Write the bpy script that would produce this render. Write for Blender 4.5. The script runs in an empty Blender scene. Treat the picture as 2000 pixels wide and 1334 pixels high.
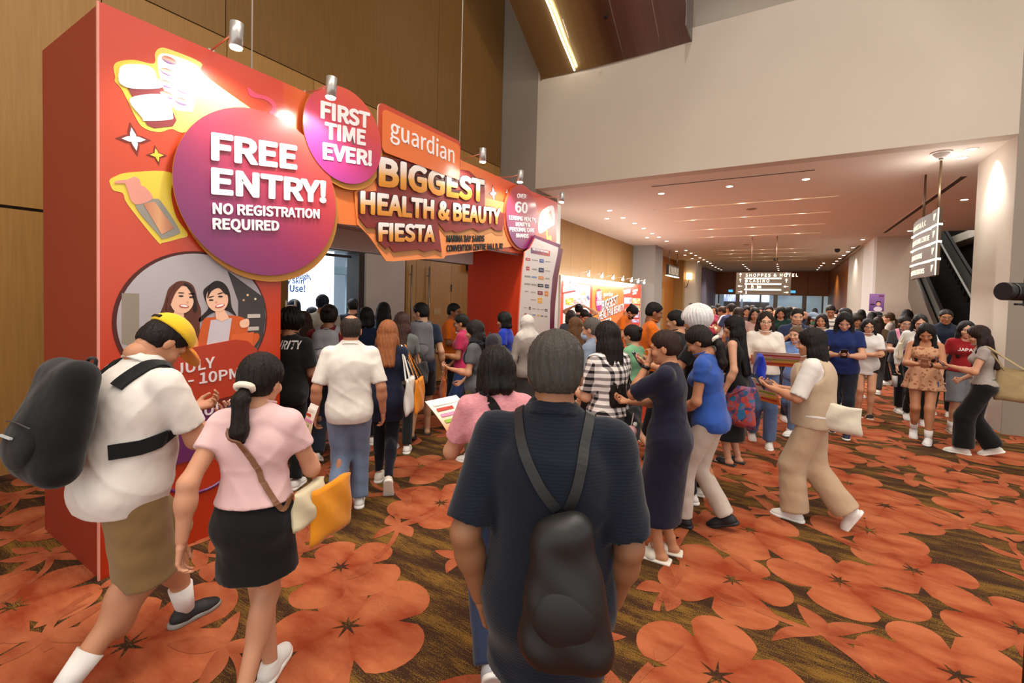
import bpy, bmesh, math, random
import numpy as np
from mathutils import Vector, Matrix, Quaternion
from mathutils.bvhtree import BVHTree
from mathutils import noise as mnoise
random.seed(7); rng = np.random.default_rng(7)
SC = bpy.context.scene; COL = SC.collection
R = math.radians
# ------------------------------------------------------------------ camera, world, lights, exposure
CAM = Vector((0, 0, 1.85)); FPX = 879.0; PPX, PPY = 1000.0, 604.0
yaw, pitch, roll = R(-31.3), R(-1.74), R(1.5)
_f = Vector((math.sin(yaw), math.cos(yaw), 0)); _r = Vector((math.cos(yaw), -math.sin(yaw), 0)); _u = Vector((0, 0, 1))
_F = _f*math.cos(pitch)+_u*math.sin(pitch); _U = _u*math.cos(pitch)-_f*math.sin(pitch)
_R3 = _r*math.cos(roll)+_U*math.sin(roll); _U3 = _U*math.cos(roll)-_r*math.sin(roll)
cam = bpy.data.cameras.new('camera'); co = bpy.data.objects.new('camera', cam); COL.objects.link(co)
M = Matrix((_R3, _U3, -_F)).transposed().to_4x4(); M.translation = CAM; co.matrix_world = M
cam.sensor_width = 36; cam.lens = 36*FPX/2000; cam.shift_x = 0.0; cam.shift_y = (PPY-667)/2000
cam.clip_start = .05; cam.clip_end = 200
SC.camera = co
SC.view_settings.view_transform = 'Standard'; SC.view_settings.look = 'None'
SC.view_settings.gamma = 1; SC.view_settings.use_curve_mapping = False
SC.view_settings.exposure = 0.3
SC.cycles.use_denoising = True
SC.cycles.max_bounces = 6; SC.cycles.diffuse_bounces = 3; SC.cycles.glossy_bounces = 3; SC.cycles.transmission_bounces = 4
SC.cycles.sample_clamp_indirect = 6
w = bpy.data.worlds.new('world'); SC.world = w; w.use_nodes = True
w.node_tree.nodes['Background'].inputs[0].default_value = (1, .95, .89, 1); w.node_tree.nodes['Background'].inputs[1].default_value = 1.05

def light(name, kind, loc, power, color=(1, .9, .78), size=1, sizey=None, target=None, spot=60, blend=.5):
    l = bpy.data.lights.new(name, kind); l.energy = power; l.color = color
    if kind == 'AREA':
        l.shape = 'RECTANGLE'; l.size = size; l.size_y = sizey or size
        if name == 'hall_light': l.spread = R(125)
    else:
        l.shadow_soft_size = size
    if kind == 'SPOT':
        l.spot_size = R(spot); l.spot_blend = blend
    o = bpy.data.objects.new(name, l); COL.objects.link(o); o.location = loc
    d = (Vector(target)-Vector(loc)) if target is not None else Vector((0, 0, -1))
    o.rotation_euler = d.to_track_quat('-Z', 'Y').to_euler()
    return o
WARM = (1, .90, .77); WHITE = (1, .96, .90); COOL = (.88, .94, 1)
# hall lights high above the frame
light('hall_light', 'AREA', (-1.0, 2.0, 9.2), 210, WARM, 3.0, 6.0)
light('hall_light', 'AREA', (3.2, 4.0, 9.2), 150, WARM, 2.5, 5.0)
light('hall_light', 'AREA', (-1.5, -3.5, 9.2), 120, WARM, 5, 4)
light('wall_washer', 'SPOT', (-.8, 3.4, 10.5), 300, WHITE, .08, None, (-1.4, 9.4, 5.0), 58, .35)
light('wall_washer', 'SPOT', (2.2, 3.6, 10.5), 230, WHITE, .08, None, (1.6, 9.4, 4.8), 52, .35)
# corridor slots and downlights
for y in (13, 15.15, 17.3, 19.45, 24.8, 28.9):
    light('slot_light', 'AREA', (-1.16, y, 4.36), 190, WHITE, 4.2, .08)
for x, y in ((-1.2, 11), (-4.5, 12.6), (-4.5, 17.5), (-4.5, 27), (.9, 10.4), (2.3, 27), (-1.2, 38), (-4, 36), (1.8, 36), (-1.2, 32)):
    light('downlight', 'SPOT', (x, y, 4.36), 150 if y < 30 else 420, WHITE, .06, None, None, 125, .8)
light('recess_downlight', 'SPOT', (3.48, 14.6, 4.36), 45, WHITE, .06, None, None, 120, .8)
light('pillar_downlight', 'SPOT', (2.60, 10.15, 4.36), 190, WHITE, .05, None, (2.80, 10.2, 1.6), 84, .9)
light('ceiling_fill_light', 'POINT', (2.2, 10.3, 3.85), 16, WHITE, .1)  # added point light without a fixture, brightens the ceiling by the pillar

# ------------------------------------------------------------------ pixel <-> world
def ray(px, py):
    return (_R3*((px-PPX)/FPX) - _U3*((py-PPY)/FPX) + _F)
def at(px, py, ax, val):
    d = ray(px, py); t = (val-CAM[ax])/d[ax]; return CAM+d*t
def depth_at(px, py, dep):
    return CAM+ray(px, py)*dep

# ------------------------------------------------------------------ colour + materials
def lin(h):
    if isinstance(h, (tuple, list)): return tuple(h)[:3]
    h = h.lstrip('#'); c = [int(h[i:i+2], 16)/255 for i in (0, 2, 4)]
    return tuple(x/12.92 if x <= .04045 else ((x+.055)/1.055)**2.4 for x in c)
MC = {}
class NT:
    def __init__(s, m):
        s.t = m.node_tree; s.n = s.t.nodes; s.l = s.t.links; s.bsdf = s.n.get('Principled BSDF')
    def add(s, ty, **kw):
        n = s.n.new(ty)
        for k, v in kw.items(): setattr(n, k, v)
        return n
    def link(s, a, b): s.l.new(a, b)
    def setin(s, node, i, v):
        if hasattr(v, 'is_linked') or isinstance(v, bpy.types.NodeSocket): s.l.new(v, node.inputs[i])
        else: node.inputs[i].default_value = v
    def math(s, op, a, b=0.0, c=None, clamp=False):
        n = s.n.new('ShaderNodeMath'); n.operation = op; n.use_clamp = clamp
        s.setin(n, 0, a); s.setin(n, 1, b)
        if c is not None: s.setin(n, 2, c)
        return n.outputs[0]
    def mix(s, fac, a, b):
        n = s.n.new('ShaderNodeMix'); n.data_type = 'RGBA'
        s.setin(n, 0, fac); s.setin(n, 6, a if not isinstance(a, (tuple, list)) else (*a[:3], 1)); s.setin(n, 7, b if not isinstance(b, (tuple, list)) else (*b[:3], 1))
        return n.outputs[2]
    def mapping(s, src, scale=(1, 1, 1), rot=(0, 0, 0), loc=(0, 0, 0)):
        n = s.n.new('ShaderNodeMapping'); n.inputs['Scale'].default_value = scale; n.inputs['Rotation'].default_value = rot; n.inputs['Location'].default_value = loc
        s.l.new(src, n.inputs[0]); return n.outputs[0]
    def coord(s, which='Object'):
        return s.n.new('ShaderNodeTexCoord').outputs[which]
    def noise(s, vec, scale=5, detail=3, rough=.5):
        n = s.n.new('ShaderNodeTexNoise'); n.inputs['Scale'].default_value = scale; n.inputs['Detail'].default_value = detail; n.inputs['Roughness'].default_value = rough
        s.l.new(vec, n.inputs['Vector']); return n.outputs[0]
    def ramp(s, fac, stops):
        n = s.n.new('ShaderNodeValToRGB'); cr = n.color_ramp
        while len(cr.elements) < len(stops): cr.elements.new(.5)
        for e, (p, c) in zip(cr.elements, stops): e.position = p; e.color = (*lin(c), 1)
        s.l.new(fac, n.inputs[0]); return n.outputs[0]
    def bump(s, h, strength=.3, dist=.01):
        n = s.n.new('ShaderNodeBump'); n.inputs['Strength'].default_value = strength; n.inputs['Distance'].default_value = dist
        s.l.new(h, n.inputs['Height']); s.l.new(n.outputs[0], s.bsdf.inputs['Normal'])
def newmat(name, rough=.6, metal=0.0, spec=.5):
    m = bpy.data.materials.new(name); m.use_nodes = True; t = NT(m)
    t.bsdf.inputs['Roughness'].default_value = rough; t.bsdf.inputs['Metallic'].default_value = metal
    t.bsdf.inputs['Specular IOR Level'].default_value = spec
    return m, t
def plain(color, rough=.6, metal=0.0, noise=.06, nscale=8, name=None, spec=.5):
    key = ('plain', str(color), rough, metal, noise, nscale, spec)
    if key in MC: return MC[key]
    m, t = newmat(name or 'paint', rough, metal, spec); c = lin(color)
    if noise:
        f = t.noise(t.coord(), nscale, 3)
        t.link(t.mix(f, tuple(x*(1-noise) for x in c), tuple(min(1, x*(1+noise)) for x in c)), t.bsdf.inputs['Base Color'])
    else: t.bsdf.inputs['Base Color'].default_value = (*c, 1)
    MC[key] = m; return m
def emit(color, strength, name='lamp_glow'):
    key = ('emit', str(color), strength)
    if key in MC: return MC[key]
    m, t = newmat(name); c = lin(color)
    t.bsdf.inputs['Base Color'].default_value = (*c, 1); t.bsdf.inputs['Emission Color'].default_value = (*c, 1); t.bsdf.inputs['Emission Strength'].default_value = strength
    MC[key] = m; return m
def grad(stops, vec, name='print', rough=.35, streak=0.0):
    """print with a colour gradient along a direction of its own bounding box"""
    key = ('grad', str(stops), vec, rough)
    if key in MC: return MC[key]
    m, t = newmat(name, rough)
    g = t.coord('Generated'); d = t.add('ShaderNodeVectorMath', operation='DOT_PRODUCT'); t.link(g, d.inputs[0]); d.inputs[1].default_value = vec[:3]
    f = t.math('ADD', d.outputs['Value'], vec[3] if len(vec) > 3 else 0.0)
    t.link(t.ramp(f, stops), t.bsdf.inputs['Base Color']); MC[key] = m; return m
def cloth(color, kind='knit', color2=None, rough=.9):
    key = ('cloth', str(color), kind, str(color2))
    if key in MC: return MC[key]
    m, t = newmat('cloth_'+kind, rough, 0, .2); c = lin(color); o = t.coord()
    t.bsdf.inputs['Sheen Weight'].default_value = .15
    n1 = t.noise(o, 9, 4, .6)
    base = t.mix(n1, tuple(x*.86 for x in c), tuple(min(1, x*1.1) for x in c))
    if kind == 'knit':
        t.bump(t.noise(t.mapping(o, (1.2, 1.2, .9), (.5, .3, 0)), 6, 2, .45), .7, .028)
    elif kind == 'seersucker':
        wv = t.add('ShaderNodeTexWave'); wv.inputs['Scale'].default_value = 34; wv.bands_direction = 'Z'; wv.inputs['Distortion'].default_value = 1.5; t.link(o, wv.inputs[0])
        base = t.mix(t.math('MULTIPLY', wv.outputs['Fac'], .28), base, lin(color2 or '#26344c')); t.bump(wv.outputs['Fac'], .15, .004)
    elif kind == 'denim':
        n2 = t.noise(o, 260, 2); n3 = t.noise(t.mapping(o, (3, 3, .8)), 4, 3)
        base = t.mix(t.math('MULTIPLY', n3, .8), base, lin(color2 or '#8fa6c4')); base = t.mix(t.math('MULTIPLY', n2, .25), base, (0.02, .03, .06))
        t.bump(t.noise(t.mapping(o, (1, 1, 1.4)), 9, 2, .5), .5, .014)
    elif kind == 'plaid':
        def band(ax, sc, lo):
            sx = t.add('ShaderNodeSeparateXYZ'); t.link(o, sx.inputs[0])
            v = t.math('FRACT', t.math('MULTIPLY', sx.outputs[ax], sc)); return t.math('LESS_THAN', v, lo)
        sx = t.add('ShaderNodeSeparateXYZ'); t.link(o, sx.inputs[0])
        hx = t.math('ADD', sx.outputs[0], sx.outputs[1])
        a = t.math('LESS_THAN', t.math('FRACT', t.math('MULTIPLY', hx, 16)), .42)
        b = t.math('LESS_THAN', t.math('FRACT', t.math('MULTIPLY', sx.outputs[2], 19)), .42)
        f = t.math('MULTIPLY', t.math('ADD', a, b), .5)
        base = t.ramp(f, [(0, '#e6dfdb'), (.5, '#8d8483'), (1, '#171518')])
    elif kind == 'stripe':
        sx = t.add('ShaderNodeSeparateXYZ'); t.link(o, sx.inputs[0])
        b = t.math('LESS_THAN', t.math('FRACT', t.math('MULTIPLY', sx.outputs[2], 11)), .22)
        base = t.mix(b, c, lin(color2 or '#2a2a30'))
    elif kind == 'floral':
        v = t.add('ShaderNodeTexVoronoi'); v.inputs['Scale'].default_value = 26; t.link(o, v.inputs[0])
        n2 = t.noise(o, 14, 4, .7)
        f = t.math('ADD', t.math('MULTIPLY', v.outputs['Distance'], .9), t.math('MULTIPLY', n2, .6))
        base = t.mix(t.math('GREATER_THAN', f, .62), base, lin(color2 or '#e8c9b0'))
    elif kind == 'patch':
        v = t.add('ShaderNodeTexVoronoi'); v.inputs['Scale'].default_value = 18; t.link(o, v.inputs[0])
        n2 = t.noise(o, 5, 3, .7)
        base = t.ramp(t.math('ADD', t.math('MULTIPLY', v.outputs['Color'], .55), t.math('MULTIPLY', n2, .45)), [(0, '#16233d'), (.35, '#2f6f9f'), (.5, '#b8452f'), (.62, '#27406e'), (.8, '#c9564a'), (1, '#e0c7a8')])
    elif kind == 'melange':
        n2 = t.noise(t.mapping(o, (1, 1, 2.5)), 60, 2); base = t.mix(t.math('MULTIPLY', n2, .8), base, lin(color2 or '#f0b0b4'))
        t.bump(t.noise(o, 8, 3), .5, .03)
    t.link(base, t.bsdf.inputs['Base Color']); MC[key] = m; return m
def gradobj(stops, cy, cz, off, name='print'):
    m, t = newmat(name, .35); sx = t.add('ShaderNodeSeparateXYZ'); t.link(t.coord(), sx.inputs[0])
    f = t.math('ADD', t.math('ADD', t.math('MULTIPLY', sx.outputs[1], cy), t.math('MULTIPLY', sx.outputs[2], cz)), off)
    t.link(t.ramp(f, stops), t.bsdf.inputs['Base Color']); return m
def wood(base='#a8783c', dark='#8a5c28', scale=1.0, rough=.42, vertical=True):
    key = ('wood', base, dark, scale)
    if key in MC: return MC[key]
    m, t = newmat('wood_veneer', rough, 0, .4); o = t.coord()
    info = t.add('ShaderNodeObjectInfo'); va = t.add('ShaderNodeVectorMath', operation='ADD'); t.link(o, va.inputs[0])
    cm = t.add('ShaderNodeCombineXYZ'); t.link(t.math('MULTIPLY', info.outputs['Random'], 37.0), cm.inputs[1]); t.link(cm.outputs[0], va.inputs[1])
    f = t.noise(t.mapping(va.outputs[0], (14*scale, 14*scale, .55*scale)), 3, 5, .6)
    g = t.noise(t.mapping(va.outputs[0], (60*scale, 60*scale, 1.5*scale)), 3, 3, .6)
    tone = t.math('ADD', t.math('MULTIPLY', info.outputs['Random'], .3), t.math('ADD', t.math('MULTIPLY', f, .65), t.math('MULTIPLY', g, .25)))
    t.link(t.ramp(tone, [(.25, dark), (.85, base)]), t.bsdf.inputs['Base Color'])
    t.bump(g, .12, .002); MC[key] = m; return m

# ------------------------------------------------------------------ mesh helpers
def put(name, me, mat=None, parent=None):
    o = bpy.data.objects.new(name, me); COL.objects.link(o)
    if mat is not None and not me.materials: me.materials.append(mat)
    if parent is not None: o.parent = parent
    return o
def tag(o, label=None, cat=None, group=None, kind=None):
    if label: o['label'] = label
    if cat: o['category'] = cat
    if group: o['group'] = group
    if kind: o['kind'] = kind
    return o
def empty(name, loc=(0, 0, 0), rz=0.0):
    o = bpy.data.objects.new(name, None); COL.objects.link(o); o.location = loc; o.rotation_euler = (0, 0, rz); o.empty_display_size = .1; return o
def mesh(verts, faces, smooth=False):
    me = bpy.data.meshes.new('m'); me.from_pydata([tuple(v) for v in verts], [], [tuple(f) for f in faces]); me.update()
    if smooth: me.polygons.foreach_set('use_smooth', [True]*len(me.polygons))
    return me
class B:
    """collects shapes in one mesh"""
    def __init__(s): s.bm = bmesh.new()
    def box(s, lo, hi, mat=None, mi=0):
        r = bmesh.ops.create_cube(s.bm, size=1)
        c = [(a+b)/2 for a, b in zip(lo, hi)]; d = [abs(b-a) for a, b in zip(lo, hi)]
        T = Matrix.Translation(c) @ Matrix.Diagonal((*d, 1))
        if mat is not None: T = mat @ T
        bmesh.ops.transform(s.bm, matrix=T, verts=r['verts'])
        for v in r['verts']:
            for f in v.link_faces: f.material_index = mi
        return s
    def cyl(s, a, b, r1, r2=None, seg=16, caps=True, mi=0):
        a = Vector(a); b = Vector(b); d = b-a
        r = bmesh.ops.create_cone(s.bm, cap_ends=caps, segments=seg, radius1=r1, radius2=r1 if r2 is None else r2, depth=d.length)
        T = Matrix.Translation((a+b)/2) @ d.to_track_quat('Z', 'Y').to_matrix().to_4x4()
        bmesh.ops.transform(s.bm, matrix=T, verts=r['verts'])
        for v in r['verts']:
            for f in v.link_faces: f.material_index = mi; f.smooth = len(f.verts) == 4
        return s
    def sph(s, c, r, seg=12, sc=(1, 1, 1)):
        q = bmesh.ops.create_uvsphere(s.bm, u_segments=seg, v_segments=max(6, seg//2), radius=r)
        bmesh.ops.transform(s.bm, matrix=Matrix.Translation(c) @ Matrix.Diagonal((*sc, 1)), verts=q['verts'])
        for v in q['verts']:
            for f in v.link_faces: f.smooth = True
        return s
    def tube(s, pts, r, seg=8, closed=False):
        pts = [Vector(p) for p in pts]; n = len(pts); rings = []
        for i, p in enumerate(pts):
            d = (pts[(i+1) % n]-pts[i-1]) if (closed or 0 < i < n-1) else (pts[min(i+1, n-1)]-pts[max(i-1, 0)])
            q = d.to_track_quat('Z', 'Y'); rr = r[i] if isinstance(r, (list, tuple)) else r
            rings.append([s.bm.verts.new(p+q @ Vector((rr*math.cos(2*math.pi*k/seg), rr*math.sin(2*math.pi*k/seg), 0))) for k in range(seg)])
        for i in range(n if closed else n-1):
            A, C = rings[i], rings[(i+1) % n]
            for k in range(seg):
                f = s.bm.faces.new((A[k], A[(k+1) % seg], C[(k+1) % seg], C[k])); f.smooth = True
        if not closed: s.bm.faces.new(list(reversed(rings[0]))); s.bm.faces.new(rings[-1])
        return s
    def build(s, name, mat=None, parent=None, bevel=0.0):
        bmesh.ops.recalc_face_normals(s.bm, faces=s.bm.faces)
        me = bpy.data.meshes.new(name); s.bm.to_mesh(me); s.bm.free()
        mats = mat if isinstance(mat, (list, tuple)) else [mat]
        for m in mats:
            if m is not None: me.materials.append(m)
        o = put(name, me, None, parent)
        if bevel:
            md = o.modifiers.new('bevel', 'BEVEL'); md.width = bevel; md.segments = 2; md.limit_method = 'ANGLE'
        return o
def boxo(name, lo, hi, mat, parent=None, bevel=0.0): return B().box(lo, hi).build(name, mat, parent, bevel)
def tri_fill(pts):
    """ear-fill a simple 2-D polygon -> list of index triples"""
    from mathutils.geometry import tessellate_polygon
    return tessellate_polygon([[Vector((p[0], p[1], 0)) for p in pts]])
def slab(name, pts, tf, thick, mat, parent=None, side=None):
    """polygon given in 2-D, tf(u,v,h)->world, extruded by thick"""
    n = len(pts); V = [tf(u, v, thick) for u, v in pts]+[tf(u, v, 0) for u, v in pts]
    tr = tri_fill(pts); F = [tuple(t) for t in tr]+[tuple(i+n for i in reversed(t)) for t in tr]
    nf = len(F); F += [(i, (i+1) % n, (i+1) % n+n, i+n) for i in range(n)]
    me = bpy.data.meshes.new(name); me.from_pydata([tuple(v) for v in V], [], F)
    me.materials.append(mat)
    if side:
        me.materials.append(side)
        for p in me.polygons[nf:]: p.material_index = 1
    bm = bmesh.new(); bm.from_mesh(me); bmesh.ops.recalc_face_normals(bm, faces=bm.faces); bm.to_mesh(me); bm.free()
    return put(name, me, None, parent)
def smooth(pts, k=5):
    n = len(pts); out = []
    for i in range(n):
        a, b, c, d = pts[i-1], pts[i], pts[(i+1) % n], pts[(i+2) % n]
        for j in range(k):
            t = j/k; q = tuple(.5*((2*b[m])+(-a[m]+c[m])*t+(2*a[m]-5*b[m]+4*c[m]-d[m])*t*t+(-a[m]+3*b[m]-3*c[m]+d[m])*t**3) for m in (0, 1))
            if not out or math.hypot(q[0]-out[-1][0], q[1]-out[-1][1]) > 1e-3: out.append(q)
    return out
def circ(cx, cy, rx, ry=None, n=64, a0=0, a1=360):
    ry = ry or rx; return [(cx+rx*math.cos(R(a0+(a1-a0)*i/n)), cy+ry*math.sin(R(a0+(a1-a0)*i/n))) for i in range(n)]
def rrect(x0, y0, x1, y1, r, n=6):
    P = []
    for cx, cy, a in ((x1-r, y0+r, -90), (x1-r, y1-r, 0), (x0+r, y1-r, 90), (x0+r, y0+r, 180)):
        P += [(cx+r*math.cos(R(a+90*i/n)), cy+r*math.sin(R(a+90*i/n))) for i in range(n+1)]
    return P
try:
    FONT = bpy.data.fonts.load(bpy.utils.system_resource('DATAFILES')+'/fonts/Noto Sans CJK Regular.woff2')
except Exception:
    FONT = None
def text(name, body, mw, size, mat, parent=None, bold=.02, ext=.002, align='LEFT', sx=1.0, space=1.0, line=1.0, shear=0.0):
    """raised lettering; mw = matrix_world of the baseline"""
    c = bpy.data.curves.new('t', 'FONT'); size = size*.72/CAP; fat = max(0, bold-.018)*CAP/.72; bold = min(bold, .018); c.body = body; c.size = size; c.extrude = ext; c.offset = bold*size*CAP/.72; c.align_x = align
    c.space_character = space; c.space_line = line; c.resolution_u = 3; c.shear = shear
    if FONT: c.font = FONT
    t = bpy.data.objects.new('t', c); COL.objects.link(t)
    dg = bpy.context.evaluated_depsgraph_get(); me = bpy.data.meshes.new_from_object(t.evaluated_get(dg))
    bpy.data.objects.remove(t); bpy.data.curves.remove(c)
    if fat > 0:       # heavier strokes: the glyphs widened all round
        r_ = fat*size; bm = bmesh.new()
        for k in range(9):
            t2 = me.copy(); a_ = 2*math.pi*k/8; t2.transform(Matrix.Translation((r_*math.cos(a_) if k < 8 else 0, r_*math.sin(a_) if k < 8 else 0, .00012*k))); bm.from_mesh(t2); bpy.data.meshes.remove(t2)
        bm.to_mesh(me); bm.free()
    me.transform(mw @ Matrix.Diagonal((sx, 1, 1, 1))); me.materials.clear(); me.materials.append(mat)
    return put(name, me, None, parent)
def _cap():
    c = bpy.data.curves.new('t', 'FONT'); c.body = 'H'; c.size = 1
    if FONT: c.font = FONT
    t = bpy.data.objects.new('t', c); COL.objects.link(t); me = bpy.data.meshes.new_from_object(t.evaluated_get(bpy.context.evaluated_depsgraph_get()))
    h = max(v.co.y for v in me.vertices); bpy.data.objects.remove(t); return h
CAP = _cap()
def facem(p, u, v):
    """matrix with text X along u, Y along v, at p"""
    u = Vector(u).normalized(); v = Vector(v).normalized(); n = u.cross(v)
    m = Matrix((u, v, n)).transposed().to_4x4(); m.translation = Vector(p); return m
# ------------------------------------------------------------------ the setting
WX = -6.14; YB = 9.4; ZC = 4.38
wall_m, t = newmat('painted_wall', .75); n = t.noise(t.coord(), .8, 4)
t.link(t.mix(n, lin('#c2b5a5'), lin('#cdc1b2')), t.bsdf.inputs['Base Color'])
grey_m = plain('#8d8376', .7, noise=.05, nscale=2, name='grey_paint')
ceil_m = plain('#e2d6ca', .8, noise=.03, nscale=1, name='ceiling_paint')
white_m = plain('#e9e5df', .6, noise=.02, name='white_paint')
steel = plain('#9a958e', .28, 1.0, noise=.08, nscale=12, name='brushed_steel')
black_m = plain('#0b0b0c', .5, noise=.1, name='black_plastic')
groove_m = plain('#2a1a0c', .9, noise=.1, name='joint')
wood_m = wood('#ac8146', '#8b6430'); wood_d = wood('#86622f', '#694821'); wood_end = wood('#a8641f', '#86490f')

# carpet: ground sheet plus cut-pile flowers, leaves and stems standing a millimetre proud
gm, t = newmat('carpet_ground', .95, 0, .1); o = t.coord()
s1 = t.noise(t.mapping(o, (.9, 5, 1)), 1.6, 4, .6); s2 = t.noise(t.mapping(o, (5, 75, 1)), 2.2, 3, .7); s3 = t.noise(t.mapping(o, (1, 1.8, 1)), 170, 1)
f = t.math('ADD', t.math('MULTIPLY', s1, 1.15), t.math('ADD', t.math('MULTIPLY', s2, .85), t.math('MULTIPLY', s3, 1.0)))
f = t.math('MULTIPLY', t.math('SUBTRACT', f, 1.50), 7, clamp=True)
t.link(t.mix(f, lin('#38241a'), lin('#7c5a26')), t.bsdf.inputs['Base Color']); t.bump(s3, .5, .004)
def pilemat(name, c1, c2, cd):
    m, t = newmat(name, .95, 0, .1); o = t.coord()
    a = t.add('ShaderNodeAttribute'); a.attribute_name = 'shade'
    n1 = t.noise(t.mapping(o, (1, 2.2, 1)), 2.6, 4, .6); n2 = t.noise(o, 140, 2, .7); n3 = t.noise(t.mapping(o, (1, 3, 1)), 1.1, 4, .6)
    v = t.math('ADD', t.math('MULTIPLY', a.outputs['Fac'], .75), t.math('MULTIPLY', t.math('SUBTRACT', n1, .45), 2.6), clamp=True)
    col = t.mix(v, lin(c2), lin(c1))
    sp = t.math('MULTIPLY', t.math('SUBTRACT', t.math('ADD', t.math('MULTIPLY', n3, 1.2), t.math('MULTIPLY', n2, .9)), 1.22), 6, clamp=True)
    col = t.mix(t.math('MULTIPLY', sp, .75), col, lin(cd))
    g = t.math('ADD', t.math('MULTIPLY', n2, .35), .82)
    vm = t.add('ShaderNodeVectorMath', operation='SCALE'); t.link(col, vm.inputs[0]); t.link(g, vm.inputs['Scale'])
    t.link(vm.outputs[0], t.bsdf.inputs['Base Color']); t.bump(n2, .5, .004); return m
fm = pilemat('carpet_flower_pile', '#ad6340', '#87381f', '#3a221a'); lm = pilemat('carpet_leaf_pile', '#a75f3e', '#823922', '#3a221a')
FV, FF, FM, FS = [], [], [], []
def fadd(verts, faces, mi, shade):
    b = len(FV); FV.extend(verts); FF.extend([tuple(i+b for i in f) for f in faces]); FM.extend([mi]*len(faces)); FS.extend(shade)
X0, X1, Y0, Y1 = -16, 9, -2, 44
fadd([(X0, Y0, 0), (X1, Y0, 0), (X1, Y1, 0), (X0, Y1, 0)], [(0, 1, 2, 3)], 0, [0]*4)
def flower(cx, cy, rad, a0, seed):
    zf = .0010+(seed % 60)*.00002
    r_ = random.Random(seed); n = 5; na = 60; nr = 5; wob = [r_.uniform(.84, 1.14) for _ in range(n)]; ph = [r_.uniform(-.12, .12) for _ in range(n)]
    sqx = r_.uniform(.85, 1.1); V = [(cx, cy, zf)]; S = [.1]
    for j in range(1, nr+1):
        for i in range(na):
            th = 2*math.pi*i/na; u = (th/(2*math.pi)*n) % n; k = int(u); fr = u-k+ph[k]*math.sin(math.pi*(u-k))
            pet = wob[k]*(.56+.44*max(0, math.sin(math.pi*min(1, max(0, fr))))**.42)
            rr = rad*pet*(j/nr); x = rr*math.cos(th+a0)*sqx; y = rr*math.sin(th+a0)
            V.append((cx+x, cy+y, zf)); S.append(max(0, min(1, (.25+.75*math.sin(math.pi*(u-k)))*(.35+.65*j/nr)+(.12 if k % 2 else -.1))))
    F = [(0, 1+i, 1+(i+1) % na) for i in range(na)]
    for j in range(nr-1):
        b = 1+j*na
        F += [(b+i, b+na+i, b+na+(i+1) % na, b+(i+1) % na) for i in range(na)]
    fadd(V, F, 1, S)
    V = [(cx, cy, .0035)]
    for i in range(14):
        rr = rad*(.20 if i % 2 == 0 else .055)*r_.uniform(.7, 1.15); th = 2*math.pi*i/14+a0+r_.uniform(-.1, .1)
        V.append((cx+rr*math.cos(th), cy+rr*math.sin(th), .0035))
    fadd(V, [(0, 1+i, 1+(i+1) % 14) for i in range(14)], 0, [0]*15)
ZL = [0]
def leaf(x, y, a, ln, wd, bend=.2):
    ZL[0] = (ZL[0]+1) % 50; zf = .0024+ZL[0]*.00002
    n = 10; L, Rr = [], []
    for i in range(n+1):
        u = i/n; c = bend*ln*math.sin(math.pi*u); h = wd*math.sin(math.pi*u**.8)**.8*(1-.1*u) if 0 < i < n else 0.002
        px = u*ln; L.append((px, c+h)); Rr.append((px, c-h))
    ca, sa = math.cos(a), math.sin(a); P = L+Rr
    V = [(x+ca*p-sa*q, y+sa*p+ca*q, zf) for p, q in P]
    fadd(V, [(i, n+1+i, n+2+i, i+1) for i in range(n)], 2, [.75]*(n+1)+[.35]*(n+1))
def stem(x, y, a, ln, curve):
    ZL[0] = (ZL[0]+1) % 50; zf = .0024+ZL[0]*.00002
    n = 9; V = []; cx, cy, an = x, y, a
    for i in range(n+1):
        wv = .02
        V += [(cx-wv*math.sin(an), cy+wv*math.cos(an), zf), (cx+wv*math.sin(an), cy-wv*math.cos(an), zf)]
        cx += math.cos(an)*ln/n; cy += math.sin(an)*ln/n; an += curve/n
    fadd(V, [(2*i, 2*i+1, 2*i+3, 2*i+2) for i in range(n)], 2, [.55]*len(V))
    return cx, cy, an
known = [(1500, 925), (1464, 1035), (1430, 1133), (1638, 1134), (1784, 1114), (1728, 988), (1928, 1000), (1880, 942), (1766, 895), (1696, 1036), (1870, 1320), (1656, 944),
         (26, 1184), (679, 1222), (665, 1108), (822, 911), (1400, 1320), (770, 1080), (250, 1260), (1560, 1310), (1990, 1230)]
cent = []
for p in known:
    q = at(p[0], p[1], 2, 0)
    if all((q.x-c[0])**2+(q.y-c[1])**2 > .5**2 for c in cent): cent.append((q.x, q.y))
r2 = random.Random(3)
for tries in range(9000):
    x, y = r2.uniform(-6.0, 5.4), r2.uniform(-1, 26)
    if all((x-c[0])**2+(y-c[1])**2 > .90**2 for c in cent): cent.append((x, y))
cells = []
for i, (x, y) in enumerate(cent): flower(x, y, r2.uniform(.40, .48), r2.uniform(0, 6.28), i)
for tries in range(6000):
    x, y = r2.uniform(-6.0, 5.4), r2.uniform(-1, 20)
    d = sorted(math.hypot(x-c[0], y-c[1]) for c in cent)[:1]
    if d and d[0] > .46 and all(math.hypot(x-c[0], y-c[1]) > .42 for c in cells):
        cells.append((x, y)); a = r2.uniform(0, 6.28)
        sx, sy, sa = stem(x, y, a, r2.uniform(.3, .5), r2.uniform(-1.2, 1.2))
        stem(x, y, a+math.pi, r2.uniform(.1, .25), .5)
        for k in range(4):
            leaf(x, y, a+.7+k*1.55+r2.uniform(-.25, .25), r2.uniform(.2, .36), r2.uniform(.04, .065), r2.uniform(-.15, .15))
        leaf(sx, sy, sa, .22, .045, .1)
me = bpy.data.meshes.new('floor'); me.from_pydata(FV, [], FF); me.materials.append(gm); me.materials.append(fm); me.materials.append(lm)
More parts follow.
